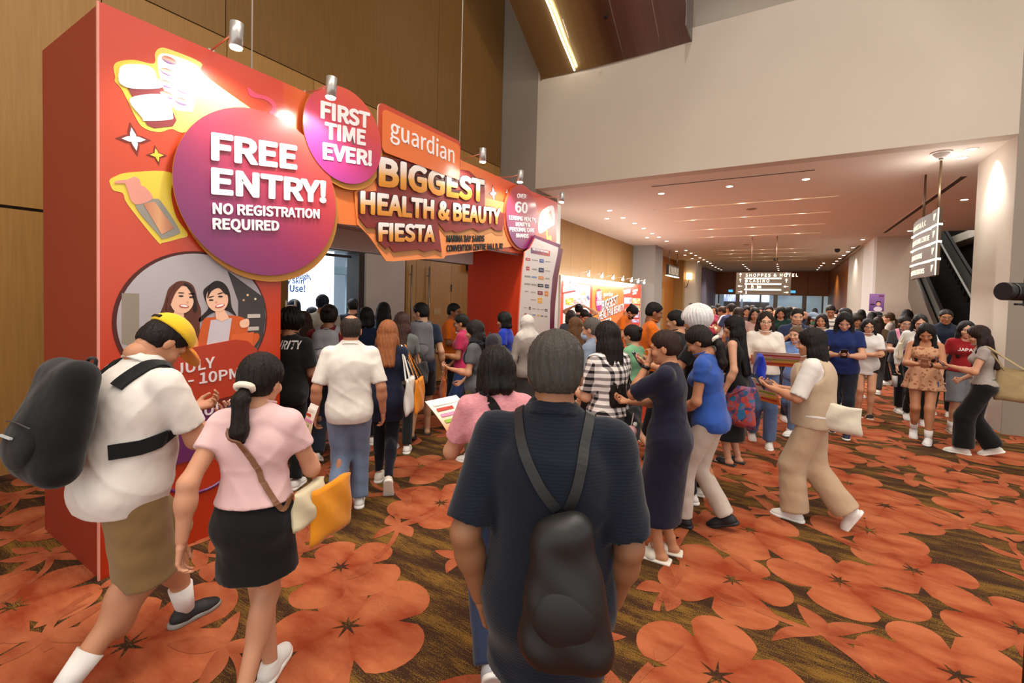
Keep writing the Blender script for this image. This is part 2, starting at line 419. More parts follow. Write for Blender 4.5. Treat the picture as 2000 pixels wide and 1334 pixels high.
me.polygons.foreach_set('material_index', FM); at_ = me.attributes.new('shade', 'FLOAT', 'POINT'); at_.data.foreach_set('value', FS)
tag(put('floor', me), kind='structure')

# left wall: dark backing with separate veneer panels
wl = boxo('wall_left', (WX-.32, -5, 2.56), (WX-.02, 9.4, 12), groove_m); tag(wl, kind='structure')
DY0, DY1, DZ = 3.35, 5.12, 2.50     # opening of the bright hall
lows = [(-5, -3.8), (-3.8, -2.6), (-2.6, -1.4), (-1.4, -.2), (-.2, 1.0), (1.0, 2.2), (2.2, DY0-.12)]
for a, b in lows: boxo('panel', (WX-.03, a+.006, .02), (WX, b-.006, 2.53), wood_m, wl)
boxo('backing', (WX-.32, -5, 0), (WX-.03, DY0-.12, 2.56), groove_m, wl)
boxo('backing', (WX-.32, DY1+.1, 0), (WX-.03, 9.4, 2.56), groove_m, wl)
boxo('backing', (WX-.8, 9.4, 0), (WX-.26, 30, ZC), groove_m, wl)
yv = -5.0
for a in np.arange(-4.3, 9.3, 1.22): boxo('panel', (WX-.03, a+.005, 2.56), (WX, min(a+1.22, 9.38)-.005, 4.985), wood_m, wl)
for a in (-5, -1, 3.0, 7.0): boxo('panel', (WX-.03, a+.005, 5.0), (WX, min(a+4, 9.38)-.005, 12), wood_d, wl)  # darker veneer paints in the dimmer light on the upper wall
boxo('panel', (WX-.03, 8.3, .02), (WX, 9.38, 2.53), wood_m, wl)
boxo('panel', (WX-.03, 6.16, .02), (WX, 6.20, 2.53), wood_m, wl)
tag(boxo('baseboard_left', (WX, -5, 0), (WX+.012, DY0-.12, .06), steel), kind='structure')
# wall beyond the column, corridor part
for a in np.arange(10.6, 21.3, 1.8): boxo('panel', (WX-.25, a+.004, 0), (WX-.18, min(a+1.8, 21.4)-.004, ZC), wood_m, wl)
# grey column by the bulkhead
tag(boxo('column_grey', (WX-.4, YB, 0), (-5.16, 10.6, 12), grey_m), kind='structure').name = 'wall_column'
# double doors of the hall
fr = empty('door_1', (WX, 4.2, 0)); tag(fr, kind='structure')
def child_box(name, lo, hi, m, par, bevel=0.0):
    o = boxo(name, tuple(a-b for a, b in zip(lo, par.location)), tuple(a-b for a, b in zip(hi, par.location)), m, par, bevel); return o
child_box('door_frame', (WX-.3, DY0-.12, 0), (WX+.01, DY0, DZ+.06), wood_d, fr)
child_box('door_frame', (WX-.3, DY1, 0), (WX+.01, DY1+.1, DZ+.06), plain('#4a4744', .4, .6, name='dark_steel'), fr)
child_box('door_frame', (WX-.3, DY0, DZ), (WX+.01, DY1, DZ+.06), plain('#3a2a18', .5, name='dark_wood'), fr)
child_box('door_leaf', (WX+.01, DY0-.07, .02), (WX+.86, DY0-.02, DZ), wood_d, fr)        # open leaf, edge on
sheen_m = plain('#a8a09a', .35, .0, noise=.12, nscale=3, name='laminate')
child_box('door_leaf', (WX+.02, DY1+.10, .02), (WX+.07, 6.12, DZ), sheen_m, fr)           # leaf folded back on the wall
child_box('door_closer', (WX-.1, 4.35, DZ-.1), (WX-.04, 5.0, DZ-.06), black_m, fr)
for yy in (DY0-.10, DY0+.06):
    hx = at(558 if yy < DY0 else 576, 690, 1, yy).x
    B().cyl((hx-WX, yy-4.2, .95), (hx-WX, yy-4.2, 2.0-.28), .014).cyl((hx-WX, yy-4.2, 1.05), (hx-WX, DY0-.045-4.2, 1.05), .01).cyl((hx-WX, yy-4.2, 1.65), (hx-WX, DY0-.045-4.2, 1.65), .01).build('door_handle', plain('#d8d4d0', .2, .9, name='chrome'), fr)
d2 = empty('door_2', (WX, 7.0, 0)); tag(d2, kind='structure')
for a, b in ((6.21, 6.47), (6.48, 6.88), (6.89, 7.54), (7.55, 8.28)): child_box('door_leaf', (WX-.03, a, .03), (WX+.015, b, DZ), wood_m, d2)
for yy in (6.31, 6.80):
    B().cyl((.06, yy-7, .25), (.06, yy-7, 2.38), .013).cyl((0, yy-7, .4), (.06, yy-7, .4), .008).cyl((0, yy-7, 2.2), (.06, yy-7, 2.2), .008).build('door_handle', plain('#6b6358', .3, .9, name='bronze'), d2)
child_box('name_plate', (WX+.015, 7.0, 1.42), (WX+.02, 7.22, 1.54), plain('#a89464', .4, .3, name='brass_plate'), d2)
child_box('hinge', (WX+.015, 7.53, 1.9), (WX+.03, 7.56, 2.05), black_m, d2); child_box('hinge', (WX+.015, 7.53, 1.0), (WX+.03, 7.56, 1.15), black_m, d2)
tag(boxo('wall_speaker', (WX, 8.05, 2.38), (WX+.2, 8.32, 2.6), black_m, bevel=.01), 'small black loudspeaker on the wood wall inside the arch', 'speaker')
# bright hall behind the doorway
hall_w = plain('#dfe6ea', .7, noise=.02, name='hall_white')
tag(boxo('wall_hall', (-14.2, -3, 0), (-14, 14, 5), hall_w), kind='structure')
tag(boxo('wall_hall_end', (-14, 11.8, 0), (-6.6, 12, 5), hall_w), kind='structure')
tag(boxo('wall_hall_start', (-14, -2.2, 0), (-6.6, -2, 5), hall_w), kind='structure')
tag(boxo('ceiling_hall', (-14, -2, 4.9), (-6.5, 12, 5), hall_w), kind='structure')
tag(boxo('floor_hall', (-14, -2, .002), (-6.5, 12, .012), plain('#9db4cc', .3, noise=.05, name='vinyl')), kind='structure')
light('hall_inside_light', 'AREA', (-9.0, 5.5, 4.8), 420, COOL, 3, 6)
bd = empty('lightbox_display', (-9.2, 5.2, 0)); tag(bd, 'large white backlit display board glowing inside the doorway with blue lettering', 'display board')
boxo('panel', (-.06, -1.8, 0), (0, 1.75, 3.6), emit('#f4fbff', 1.25, 'lightbox'), bd)
boxo('frame', (-.12, -1.85, 0), (-.06, 1.8, 3.65), steel, bd)
blue = plain('#2a5fae', .5, name='blue_print')
TX = -9.195
for s, pr_, py, sz in (('through,', 608, 545, .105), ('Bumpy Skin', 594, 554, .105), ('1 Use!', 597, 570, .14), ('after', 562, 562, .06), ('just', 562, 570, .06)):
    q = at(pr_, py, 0, TX); text('lettering', s, facem((TX-bd.location.x, q.y-bd.location.y, q.z), (0, 1, 0), (0, 0, 1)), sz/.72, blue, bd, .03, .001, align='RIGHT')
cn = empty('banner_stand', (-8.3, 4.75, 0)); tag(cn, 'pale notice board on a stand in front of the glowing display', 'notice board')
boxo('board', (0, -.28, 1.1), (.02, .3, 1.95), plain('#c9d3dc', .5, name='notice'), cn); boxo('foot', (-.15, -.2, 0), (.15, .2, .03), steel, cn); B().cyl((.01, 0, 0), (.01, 0, 1.2), .015).build('pole', steel, cn)
boxo('print', (.02, -.15, 1.5), (.022, .2, 1.62), plain('#e07a2c', .5, name='orange_print'), cn)
gr = empty('golden_wheel', (-7.6, 3.75, 1.5)); tag(gr, 'black and gold ring edge behind the dark-haired visitors in the doorway', 'wheel')
B().tube([(0, .62*math.cos(R(a)), .62*math.sin(R(a))-.3) for a in range(0, 360, 12)], .03, 8, True).build('rim', plain('#201a10', .4, name='dark_rim'), gr)
B().tube([(.01, .56*math.cos(R(a)), .56*math.sin(R(a))-.3) for a in range(0, 360, 12)], .025, 8, True).build('ring', plain('#b08a3c', .35, .6, name='gold'), gr)
B().cyl((0, 0, -1.5), (0, 0, -.88), .03).build('post', steel, gr)
cb = empty('hall_column', (-10.2, 8.5, 0)); tag(cb, 'white square hall column with grey beam brackets seen through the doorway', 'column')
boxo('shaft', (-.25, -.25, 0), (.25, .25, 4.9), plain('#cfdde2', .6, name='column_white'), cb); boxo('beam', (-.3, -2.2, 2.9), (.0, -.25, 3.15), plain('#8fa0a4', .6, name='beam'), cb); boxo('beam', (-.3, -1.6, 2.3), (.0, -.25, 2.5), plain('#6f8084', .6, name='beam'), cb)
boxo('speaker_box', (.25, .0, 2.3), (.35, .2, 2.8), black_m, cb); boxo('junction_box', (.25, -.9, 3.3), (.4, -.6, 3.7), plain('#aebf8e', .6, name='green_box'), cb)

# bulkhead, ceiling of the corridor, upper wall, high ceiling, walls behind the camera
XR = 2.78
bh = boxo('wall_bulkhead', (-5.16, YB, ZC), (XR, YB+.3, 7.16), wall_m); tag(bh, kind='structure')
tag(boxo('wall_upper', (-5.16, YB+1.6, 7.1), (XR+6, YB+1.8, 12), wall_m), kind='structure')
tag(boxo('trim_1', (-5.16, YB+.3, 7.06), (XR, YB+1.6, 7.12), grey_m), kind='structure')
# corridor ceiling: strips leave real recesses for the slots
yc = YB+.3; slots = [13.02, 15.15, 17.32, 19.43, 24.82, 26.7, 28.9, 31.4]
cl = empty('ceiling', (0, 0, 0)); tag(cl, kind='structure')
prev = yc
for sy in slots:
    boxo('section', (-9, prev, ZC), (3.86, sy-.05, ZC+.3), ceil_m, cl)
    boxo('section', (-9, sy-.05, ZC), (-3.32, sy+.05, ZC+.3), ceil_m, cl); boxo('section', (.98, sy-.05, ZC), (3.86, sy+.05, ZC+.3), ceil_m, cl)
    prev = sy+.05
boxo('section', (-9, prev, ZC), (3.86, 44, ZC+.3), ceil_m, cl)
boxo('section', (3.86, yc, ZC), (9, 20.4, ZC+.3), ceil_m, cl)
boxo('section', (5.6, 20.4, ZC), (9, 44, ZC+.3), ceil_m, cl)
for i, sy in enumerate(slots):
    s = empty('ceiling_slot_light', (-1.17, sy, ZC)); order = ['nearest', 'second nearest', 'third nearest', 'fourth nearest', 'fifth nearest', 'sixth nearest', 'seventh nearest', 'farthest'][i]
    tag(s, 'long narrow glowing slot in the corridor ceiling, the %s to the bulkhead' % order if i < 7 else 'long narrow glowing ceiling slot farthest down the corridor', 'ceiling light', 'slot lights across the corridor ceiling')
    boxo('trough', (-2.15, -.05, .06), (2.15, .05, .08), plain('#c9a77c', .6, name='slot_paint'), s)
    boxo('end_cap', (-2.15, -.05, 0), (-2.14, .05, .06), white_m, s); boxo('end_cap', (2.14, -.05, 0), (2.15, .05, .06), white_m, s)
    boxo('glow_strip', (-2.1, -.012, .045), (2.1, .012, .058), emit('#ffdca6', 1.6), s)
    for xx in ((-1.45, 0, 1.45) if i % 2 else (-1.2, .1, 1.3)):
        B().cyl((xx, 0, .02), (xx, 0, .045), .045, seg=14).build('spot_lamp', emit('#fff3de', 9), s)
dlm = emit('#fff6e6', 7); ringm = plain('#e2d8cc', .5, noise=0, name='ring')
DL = [(-2.64, 11.06), (-1.16, 10.98), (.25, 10.98), (-4.44, 12.58), (-4.97, 13.84), (-4.45, 13.86), (-4.43, 15.03), (-4.45, 16.24), (-4.49, 17.62), (-4.97, 18.71), (-4.5, 18.72), (-4.51, 20.13),
      (2.43, 9.98), (2.44, 10.48), (3.48, 14.57), (3.47, 19.94), (2.45, 22.03)]
ROWN = []
for x, y, dx, dy, nn, rn in ((-4.45, 24.2, .0, 1.45, 7, 'inner row beyond the grey pier'), (-4.95, 24.4, 0, 2.3, 4, 'outer row beyond the grey pier'), (2.45, 25, 0, 1.9, 6, 'row beyond the lit column'), (-4.6, 35, 0, 1.7, 4, 'row by the lilac wall'), (-2.6, 34.5, 0, 1.9, 4, 'row left of the brown corridor sign'), (-.6, 34.5, 0, 2.2, 4, 'row behind the brown corridor sign'), (1.9, 34, 0, 2.2, 4, 'row along the far right wood wall')):
    DL += [(x+dx*i, y+dy*i) for i in range(nn)]; ROWN += ['%s small round downlight of the far %s' % (('first', 'second', 'third', 'fourth', 'fifth', 'sixth', 'seventh')[i], rn) for i in range(nn)]
proto = None
for i, (x, y) in enumerate(DL):
    d = empty('downlight', (x, y, ZC))
    if proto is None:
        a = B().cyl((0, 0, -.008), (0, 0, .0), .085, .085, 20).build('ring', ringm, d); b = B().cyl((0, 0, -.011), (0, 0, -.006), .066, .066, 20).build('lamp', dlm, d); proto = (a, b)
    else:
        for q in proto:
            c = q.copy(); COL.objects.link(c); c.parent = d
    if i < 17:
        where = ['first of the three round lights just inside the bulkhead', 'middle one of the three round lights just inside the bulkhead', 'round light right of centre just inside the bulkhead',
                 'round light nearest the arch in the corridor ceiling', 'single round light outside the row over the event guide wall', 'second round light of the row along the event guide wall', 'third round light of the row along the event guide wall', 'fourth round light of the row along the event guide wall', 'fifth round light of the row along the event guide wall', 'second single round light beside the row near the grey pillar', 'sixth round light of the row near the grey pillar', 'last round light of the row before the grey pillar',
                 'bright round light nearest the bulkhead above the lit pillar', 'second bright round light above the lit pillar', 'round light in the escalator recess between sign and pillar', 'round light above the wall behind the hanging sign', 'round light above the lit column beside the escalator'][i]
        tag(d, where, 'ceiling light', 'round downlights')
    else: tag(d, ROWN[i-17], 'ceiling light', 'far round downlights')
# grilles and detectors
def grille(p0, p1, wd, label):
    g = empty('air_grille', ((p0[0]+p1[0])/2, (p0[1]+p1[1])/2, ZC)); tag(g, label, 'vent'); a = Vector((*p0, 0)); b = Vector((*p1, 0)); d = (b-a); L = d.length
    ob = boxo('slot', (-L/2, -wd/2, -.006), (L/2, wd/2, -.001), plain('#4a3e36', .8, name='vent_dark'), g)
    boxo('edge', (-L/2, wd/2, -.01), (L/2, wd/2+.02, -.001), ceil_m, g); boxo('edge', (-L/2, -wd/2-.02, -.01), (L/2, -wd/2, -.001), ceil_m, g)
    g.rotation_euler.z = math.atan2(d.y, d.x)
grille((-2.68, 10.28), (.37, 10.28), .08, 'dark air slot across the ceiling just behind the bulkhead')
grille((2.84, 12.0), (2.84, 20.2), .10, 'long dark air slot along the escalator recess ceiling')
grille((2.60, 24.2), (2.60, 31.5), .08, 'far dark air slot beyond the lit column')
sd = empty('ceiling_detector', (2.08, 9.99, ZC)); tag(sd, 'white cone shaped detector on the ceiling near the lit pillar', 'detector')
B().cyl((0, 0, -.02), (0, 0, 0), .14, seg=24).cyl((0, 0, -.10), (0, 0, -.02), .05, .11, 24).build('housing', white_m, sd); B().cyl((0, 0, -.12), (0, 0, -.1), .03, seg=16).build('sensor', grey_m, sd)
for (x, y), lb in (((-.9, 13.9), 'flat round speaker grille between the first two ceiling slots'), ((-1.6, 22.5), 'flat round speaker grille beyond the fourth ceiling slot')):
    s = empty('ceiling_speaker', (x, y, ZC)); tag(s, lb, 'speaker'); B().cyl((0, 0, -.01), (0, 0, 0), .13, seg=24).build('ring', plain('#a89484', .6, name='grille_ring'), s); B().cyl((0, 0, -.014), (0, 0, -.01), .10, seg=24).build('mesh_cover', plain('#8a7868', .7, name='mesh'), s)
for (x, y), lb in (((-.6, 29.6), 'black dome camera between the far ceiling slots'), ((1.9, 25.2), 'black dome camera right of the far ceiling slots')):
    s = empty('dome_camera', (x, y, ZC)); tag(s, lb, 'security camera'); B().cyl((0, 0, -.06), (0, 0, 0), .09, seg=20).build('mount', white_m, s); B().sph((0, 0, -.08), .11, 16).build('dome', black_m, s)
# right side
pr = boxo('wall_pillar', (XR, YB, 0), (9, YB+.02, 12), plain('#8f8578', .7, noise=.04, nscale=2, name='pillar_grey')); tag(pr, kind='structure')  # front face in a darker grey than the side
tag(boxo('wall_pillar_side', (XR, YB+.02, 0), (9, 11.0, ZC), wall_m), kind='structure')
tag(boxo('wall_recess', (XR+.02, 21.3, 0), (3.87, 24.0, ZC), wall_m), kind='structure')
tag(boxo('wall_recess_lit', (XR-.06, 21.3, 0), (XR+.02, 24.0, ZC), white_m), kind='structure')  # white colour stands in for light falling on this corner strip
tag(boxo('wall_right_far', (XR, 24.0, 0), (3.2, 30.0, ZC), wall_m), kind='structure')
tag(boxo('wall_right_wood', (XR, 30.0, 0), (3.2, 43, ZC), wood_end), kind='structure')
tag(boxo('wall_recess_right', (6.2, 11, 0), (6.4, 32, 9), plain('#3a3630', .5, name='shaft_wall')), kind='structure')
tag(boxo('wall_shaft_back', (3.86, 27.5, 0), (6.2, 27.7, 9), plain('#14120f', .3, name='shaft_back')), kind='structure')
# end of the corridor
ew = boxo('wall_end', (-7, 43, 2.44), (4, 43.2, ZC+.3), groove_m); tag(ew, kind='structure')
for i in range(6): boxo('panel', (-5.3+i*1.35, 42.97, 2.44), (-5.3+(i+1)*1.35-.02, 43, ZC), wood_end, ew)
gw = empty('window_1', (-1.2, 43.05, 0)); tag(gw, kind='structure')
glass, t = newmat('glass', .05); t.bsdf.inputs['Transmission Weight'].default_value = .9; t.bsdf.inputs['Base Color'].default_value = (.75, .85, .92, 1)
for x in (-5.1, -3.7, -1.9, -.9, 1.1, 2.4): child_box('window_frame', (x, 42.98, 0), (x+(.30 if x in (-3.7, -.9, 1.1) else .12), 43.12, 2.44), plain('#6d6258', .35, .5, name='bronze_frame'), gw)
for a, b in ((-4.98, -3.7), (-3.4, -1.9), (-1.78, -.9), (-.6, 1.1), (1.4, 2.4)): child_box('glass', (a, 43.04, 0), (b, 43.06, 2.42), glass, gw)
tag(boxo('wall_beyond', (-8, 48, 0), (5, 48.2, 4), plain('#8c9aa2', .6, name='beyond')), kind='structure')
tag(boxo('ceiling_beyond', (-8, 43.2, 3), (5, 48, 3.1), ceil_m), kind='structure')
for i, (a, b) in enumerate(((-5, -3.6), (-3.4, -1.3))):
    s = empty('video_screen', ((a+b)/2, 46.5, 0)); tag(s, ['bright blue and white video wall behind the far doors, nearer the lilac wall', 'blue and white video wall behind the middle of the far doors'][i], 'screen')
    m, t = newmat('screen_image'); vv = t.noise(t.mapping(t.coord(), (2.2, 1, .35)), 2.5, 3, .6); c = t.ramp(vv, [(.3, '#05070f'), (.45, '#2d4fae'), (.55, '#e8ecff'), (.62, '#5f7fd8'), (.75, '#e9e4dc')])
    t.link(c, t.bsdf.inputs['Emission Color']); t.bsdf.inputs['Emission Strength'].default_value = 1.3
    boxo('display', (a-(a+b)/2, 0, 1.85), (b-(a+b)/2, .05, 2.8), m, s); boxo('base', (a-(a+b)/2, .0, 0), (b-(a+b)/2, .1, 1.84), black_m, s)
light('beyond_light', 'AREA', (-1, 45.5, 2.9), 160, COOL, 6, 3)
for px in (1427, 1549):
    p = at(px, 569, 1, 42.9); s = empty('exit_sign', (p.x, 42.95, 2.75)); tag(s, 'small blue lit sign above the far doors, ' + ('nearer the lilac wall' if px < 1500 else 'right of the hanging sign'), 'sign')
    boxo('box', (-.2, -.05, -.13), (.2, .02, .13), plain('#49606c', .4, name='sign_case'), s); boxo('face', (-.17, -.055, -.1), (.17, -.05, .1), emit('#5ab4e0', 1.0), s)
# left side beyond the event guide wall
tag(boxo('wall_pier', (-6.7, 21.4, 0), (-5.28, 22.9, ZC), plain('#94908a', .7, noise=.03, name='grey_pier')), kind='structure')
tag(boxo('wall_left_recess', (-6.9, 22.9, 0), (-6.2, 30, ZC), wood_end), kind='structure')
tag(boxo('wall_left_step', (-6.9, 30, 0), (-5.6, 30.6, ZC), wood_m), kind='structure')
tag(boxo('wall_left_column', (-6.9, 30.6, 0), (-5.0, 33, ZC), wall_m), kind='structure')
tag(boxo('wall_left_lilac', (-7, 37, 0), (-5.3, 43, ZC), plain('#8d8190', .7, noise=.03, name='lilac_paint')), kind='structure')
tag(boxo('wall_left_gap', (-8.2, 33, 0), (-8, 37, ZC), plain('#8d8190', .7, noise=.03, name='lilac_paint')), kind='structure')
for i, (a, b) in enumerate(((24.0, 25.4), (26.0, 27.4))):
    boxo('door_%d' % (i+3), (-6.2, a, 0), (-6.17, b, 2.5), wood_m).update_tag(); bpy.data.objects['door_%d' % (i+3)]['kind'] = 'structure'
p = at(1346, 543, 1, 30.55); sc_ = empty('wall_sconce', (p.x, 30.5, p.z-.1)); tag(sc_, 'small lit square shade wall lamp on the pale far column', 'lamp')
boxo('shade', (-.16, -.16, 0), (.16, .16, .42), emit('#ffd890', 3), sc_, .02); B().cyl((0, 0, 0), (-.12, .0, -.5), .02).cyl((-.12, 0, -.5), (-.5, .0, -.5), .015).cyl((-.5, 0, -.5), (-.5, 0, .1), .015).build('bracket', plain('#3a2c20', .4, .5, name='bracket'), sc_)
s3 = empty('hanging_directory_sign', (-5.2, 25.2, 3.35)); tag(s3, 'small glowing hanging sign seen edge on by the grey pier', 'sign')
boxo('board', (-.06, -1.6, -.25), (.06, 1.0, .3), plain('#3d3226', .5, name='sign_brown'), s3); boxo('light_edge', (-.08, -1.62, -.28), (.08, 1.02, -.25), emit('#fff0d0', 3), s3)
for yy in (-1.3, .7): B().cyl((0, yy, .3), (0, yy, 1.03), .02).build('rod', steel, s3)
for k in range(7): boxo('sign_bar', (.06, -1.45+k*.34, -.18), (.07, -1.3+k*.34, .22), plain('#e8ddc8', .4, name='sign_mark'), s3)
# closing walls, out of frame
tag(boxo('ceiling_high', (-7, -5, 12), (9.2, 14, 12.2), ceil_m), kind='structure')

# metal clad beam at the head of the bulkhead
prof = [(9.4, 6.90), (9.12, 7.09), (8.75, 7.32), (8.29, 7.63), (7.87, 7.88), (7.2, 8.4), (6.4, 9.2), (5.8, 10.1), (5.5, 11.2)]
bronze, t = newmat('bronze_sheet', .36, .85); o = t.coord(); nn = t.noise(t.mapping(o, (3.0, .15, .15)), 1.6, 3, .6); sx_ = t.add('ShaderNodeSeparateXYZ'); t.link(o, sx_.inputs[0]); gx = t.math('ADD', t.math('MULTIPLY', sx_.outputs[0], .30), t.math('ADD', .5, t.math('MULTIPLY', nn, .12)))
t.link(t.ramp(gx, [(.1, '#a3906c'), (.42, '#b39c70'), (.6, '#6d5844'), (.8, '#8a7a74'), (1, '#7c7474')]), t.bsdf.inputs['Base Color']); t.bump(nn, .25, .05)
ml = empty('metal_beam', (-3.4, YB, 6.9)); tag(ml, 'curved bronze sheet metal soffit hanging in front of the pale bulkhead', 'metal cladding')
for i, (xa, xb) in enumerate(((-5.06, -4.1), (-4.09, -3.1), (-3.09, -2.35), (-2.34, -1.78))):
    nx = 10; V = []; F = []
    for j in range(nx+1):
        x = xa+(xb-xa)*j/nx; g = (x+5.06)/3.28; sag = .16*math.sin(math.pi*g)
        for (y, z) in prof: V.append((x+3.4, y-YB-sag*.3, z-6.9-sag*.25+.25*max(0, g-.86)/.14*0))
    m_ = len(prof)
    for j in range(nx):
        for k in range(m_-1): F.append((j*m_+k, j*m_+k+1, (j+1)*m_+k+1, (j+1)*m_+k))
    put('panel', mesh(V, F, True), bronze, ml)
B().box((-1.78+3.4, -.6, .0), (-1.76+3.4, .0, 3.2)).box((-5.08+3.4, -.05, -.02), (-5.06+3.4, .0, .4)).build('end_plate', bronze, ml)
B().tube([(-4.35+3.4+.17*(1-i/8), prof[i][0]-YB-.03-.10, prof[i][1]-6.9-.05) for i in range(6)], .018, 8).build('glow_strip', emit('#fff1d8', 14), ml)  # glowing tube imitates the reflection of a linear lamp in the bronze
B().cyl((-3.2+3.4, -.9, .42), (-3.2+3.4, -.93, .38), .035).build('detector', black_m, ml)

# escalator
es = empty('escalator', (4.5, 16.6, 0)); tag(es, 'escalator with glass and steel balustrades rising behind the lit pillar', 'escalator')
dk = plain('#15140f', .35, .3, noise=.1, name='escalator_dark'); gl2, t = newmat('tinted_glass', .08, 0); t.bsdf.inputs['Base Color'].default_value = (.25, .27, .24, 1); t.bsdf.inputs['Transmission Weight'].default_value = .6
for k in range(34):
    z = .2*k; y = .347*k; boxo('step', (-.5, y, z), (.5, y+.36, z+.2), dk, es)
th = R(30)
def incl(name, x0, x1, off0, off1, m, y0=-1.0, y1=12):
    V = []
    for y, s in ((y0, 0), (y1, 1)):
        zb = max(0, y)*math.tan(th)
        for x in (x0, x1):
            for h in (off0, off1): V.append((x, y, zb+h))
    V = []
    ys = [y0, 0, y1]
    for y in ys:
        zb = max(0, y)*math.tan(th)
        V += [(x0, y, zb+off0), (x1, y, zb+off0), (x1, y, zb+off1), (x0, y, zb+off1)]
    F = [(0, 1, 2, 3), (8, 9, 10, 11)]
    for s in range(2):
        for k in range(4): F.append((4*s+k, 4*s+(k+1) % 4, 4*s+4+(k+1) % 4, 4*s+4+k))
    return put(name, mesh(V, F), m, es)
for sx in (-1, 1):
    a = .52*sx; b = .62*sx; incl('skirt', min(a, b), max(a, b), -.3, .25, steel); incl('balustrade_glass', .56*sx-.01, .56*sx+.01, .25, .92, gl2); incl('handrail', .56*sx-.04, .56*sx+.04, .92, .99, black_m); incl('handrail_trim', .56*sx-.03, .56*sx+.03, .88, .92, steel)
    B().tube([(.56*sx, -1.0-.3*math.sin(R(a_)), .58+.37*math.cos(R(a_))) for a_ in range(0, 181, 20)], .04, 8).build('newel', steel, es)
incl('outer_panel', -.75, -.64, -.6, .6, steel)
m = emit('#fff6da', 6)
for k in range(7): B().box((.63, 1.0+k*1.5, 1.2+k*.87), (.66, 1.35+k*1.5, 1.26+k*.87)).build('comb_light', m, es)
light('escalator_light', 'AREA', (5.0, 20, 7.0), 60, WARM, 1, 3)

# purple poster, hanging signs
ps = empty('purple_poster', (2.74, 20.4, 1.95)); tag(ps, 'purple portrait poster standing against the pale wall behind the crowd', 'poster')
m = grad([(0, '#5e3b7a'), (1, '#a57cc0')], (0, 0, 1)); boxo('board', (-.2, -.01, -.32), (.22, .01, .30), m, ps); skin_p = plain('#e2b196', .5, name='print_skin')
slab('print', circ(.06, -.06, .055, .07, 20), lambda u, v, h: (u, -.012-h, v), .001, skin_p, ps); slab('print', circ(.06, -.0, .07, .05, 20, 0, 360), lambda u, v, h: (u, -.0115-h, v), .0003, plain('#2a1a1a', .6, name='print_hair'), ps); slab('print', circ(.05, -.24, .12, .09, 20), lambda u, v, h: (u, -.012-h, v), .001, plain('#e8e0ec', .5, name='print_shirt'), ps)
slab('print', rrect(-.17, -.1, -.04, -.06, .005), lambda u, v, h: (u, -.012-h, v), .001, black_m, ps); slab('print', rrect(.06, .2, .2, .25, .005), lambda u, v, h: (u, -.012-h, v), .001, plain('#7a2a4a', .5, name='print_red'), ps)
boxo('stand', (-.02, .01, -1.95), (.02, .04, .3), steel, ps); boxo('foot', (-.2, -.1, -1.95), (.2, .15, -1.92), steel, ps)
sg = empty('corridor_sign', (-.8, 20, 2.6)); tag(sg, 'wide brown hanging sign with lit bars, arrows and white words over the crowd', 'sign')
sbm = plain('#453524', .6, name='sign_bronze'); lit = emit('#fff4dc', 1.8); lit2 = emit('#f2e4c8', .75)
boxo('board', (-.93, -.04, -.46), (.93, .04, .40), sbm, sg)
for z in (.17, -.05, -.27): boxo('light_bar', (-.62, -.06, z-.025), (.62, -.04, z+.025), lit, sg)
for s, z in (('SHOPPES & HOTEL', .24), ('| CASINO', .02), ('| ♿ |', -.2)):
    if '♿' in s: s = '|  |  |'
    text('lettering', s, facem((-.60, -.042, z), (1, 0, 0), (0, 0, 1)), .15, lit2, sg, .02, .002, space=1.15)
def icon_bits(x, z, kind):
    b = B()
    if kind == 'man': b.cyl((x, -.045, z+.085), (x, -.04, z+.085), .02, seg=10).box((x-.02, -.045, z-.02), (x+.02, -.04, z+.06))
    if kind == 'chair': b.tube([(x+.035*math.cos(R(a)), -.044, z+.015+.035*math.sin(R(a))) for a in range(0, 360, 40)], .008, 6, True).cyl((x-.01, -.045, z+.095), (x-.01, -.04, z+.095), .018, seg=10).box((x-.02, -.045, z+.03), (x+.03, -.04, z+.07))
    if kind == 'box': b.box((x-.05, -.045, z-.01), (x+.05, -.04, z+.08))
    if kind == 'tag': b.cyl((x, -.045, z+.04), (x, -.04, z+.04), .05, seg=14)
    b.build('icon', lit2, sg)
icon_bits(-.56, -.2, 'man'); icon_bits(-.34, -.2, 'chair'); icon_bits(-.1, -.2, 'box'); icon_bits(-.56, -.42, 'man'); icon_bits(-.56, .03, 'tag')
for side in (-.78, .78):
    for z, a in ((.3, 90), (.08, 90), (-.14, 180), (-.36, 0)):
        T = Matrix.Translation((side, -.043, z)) @ Matrix.Rotation(-R(a), 4, 'Y')
        b = B(); b.box((-.07, -.003, -.01), (.06, .003, .01), T); b.box((-.01, -.003, -.01), (.07, .003, .01), T @ Matrix.Translation((.025, 0, .027)) @ Matrix.Rotation(R(45), 4, 'Y')); b.box((-.01, -.003, -.01), (.07, .003, .01), T @ Matrix.Translation((.025, 0, -.027)) @ Matrix.Rotation(R(-45), 4, 'Y')); b.build('arrow', lit2, sg)
for xx in (-.42, .42): B().cyl((xx, 0, .4), (xx, 0, 1.78), .015).build('rod', plain('#6a4a38', .4, .6, name='rod'), sg)
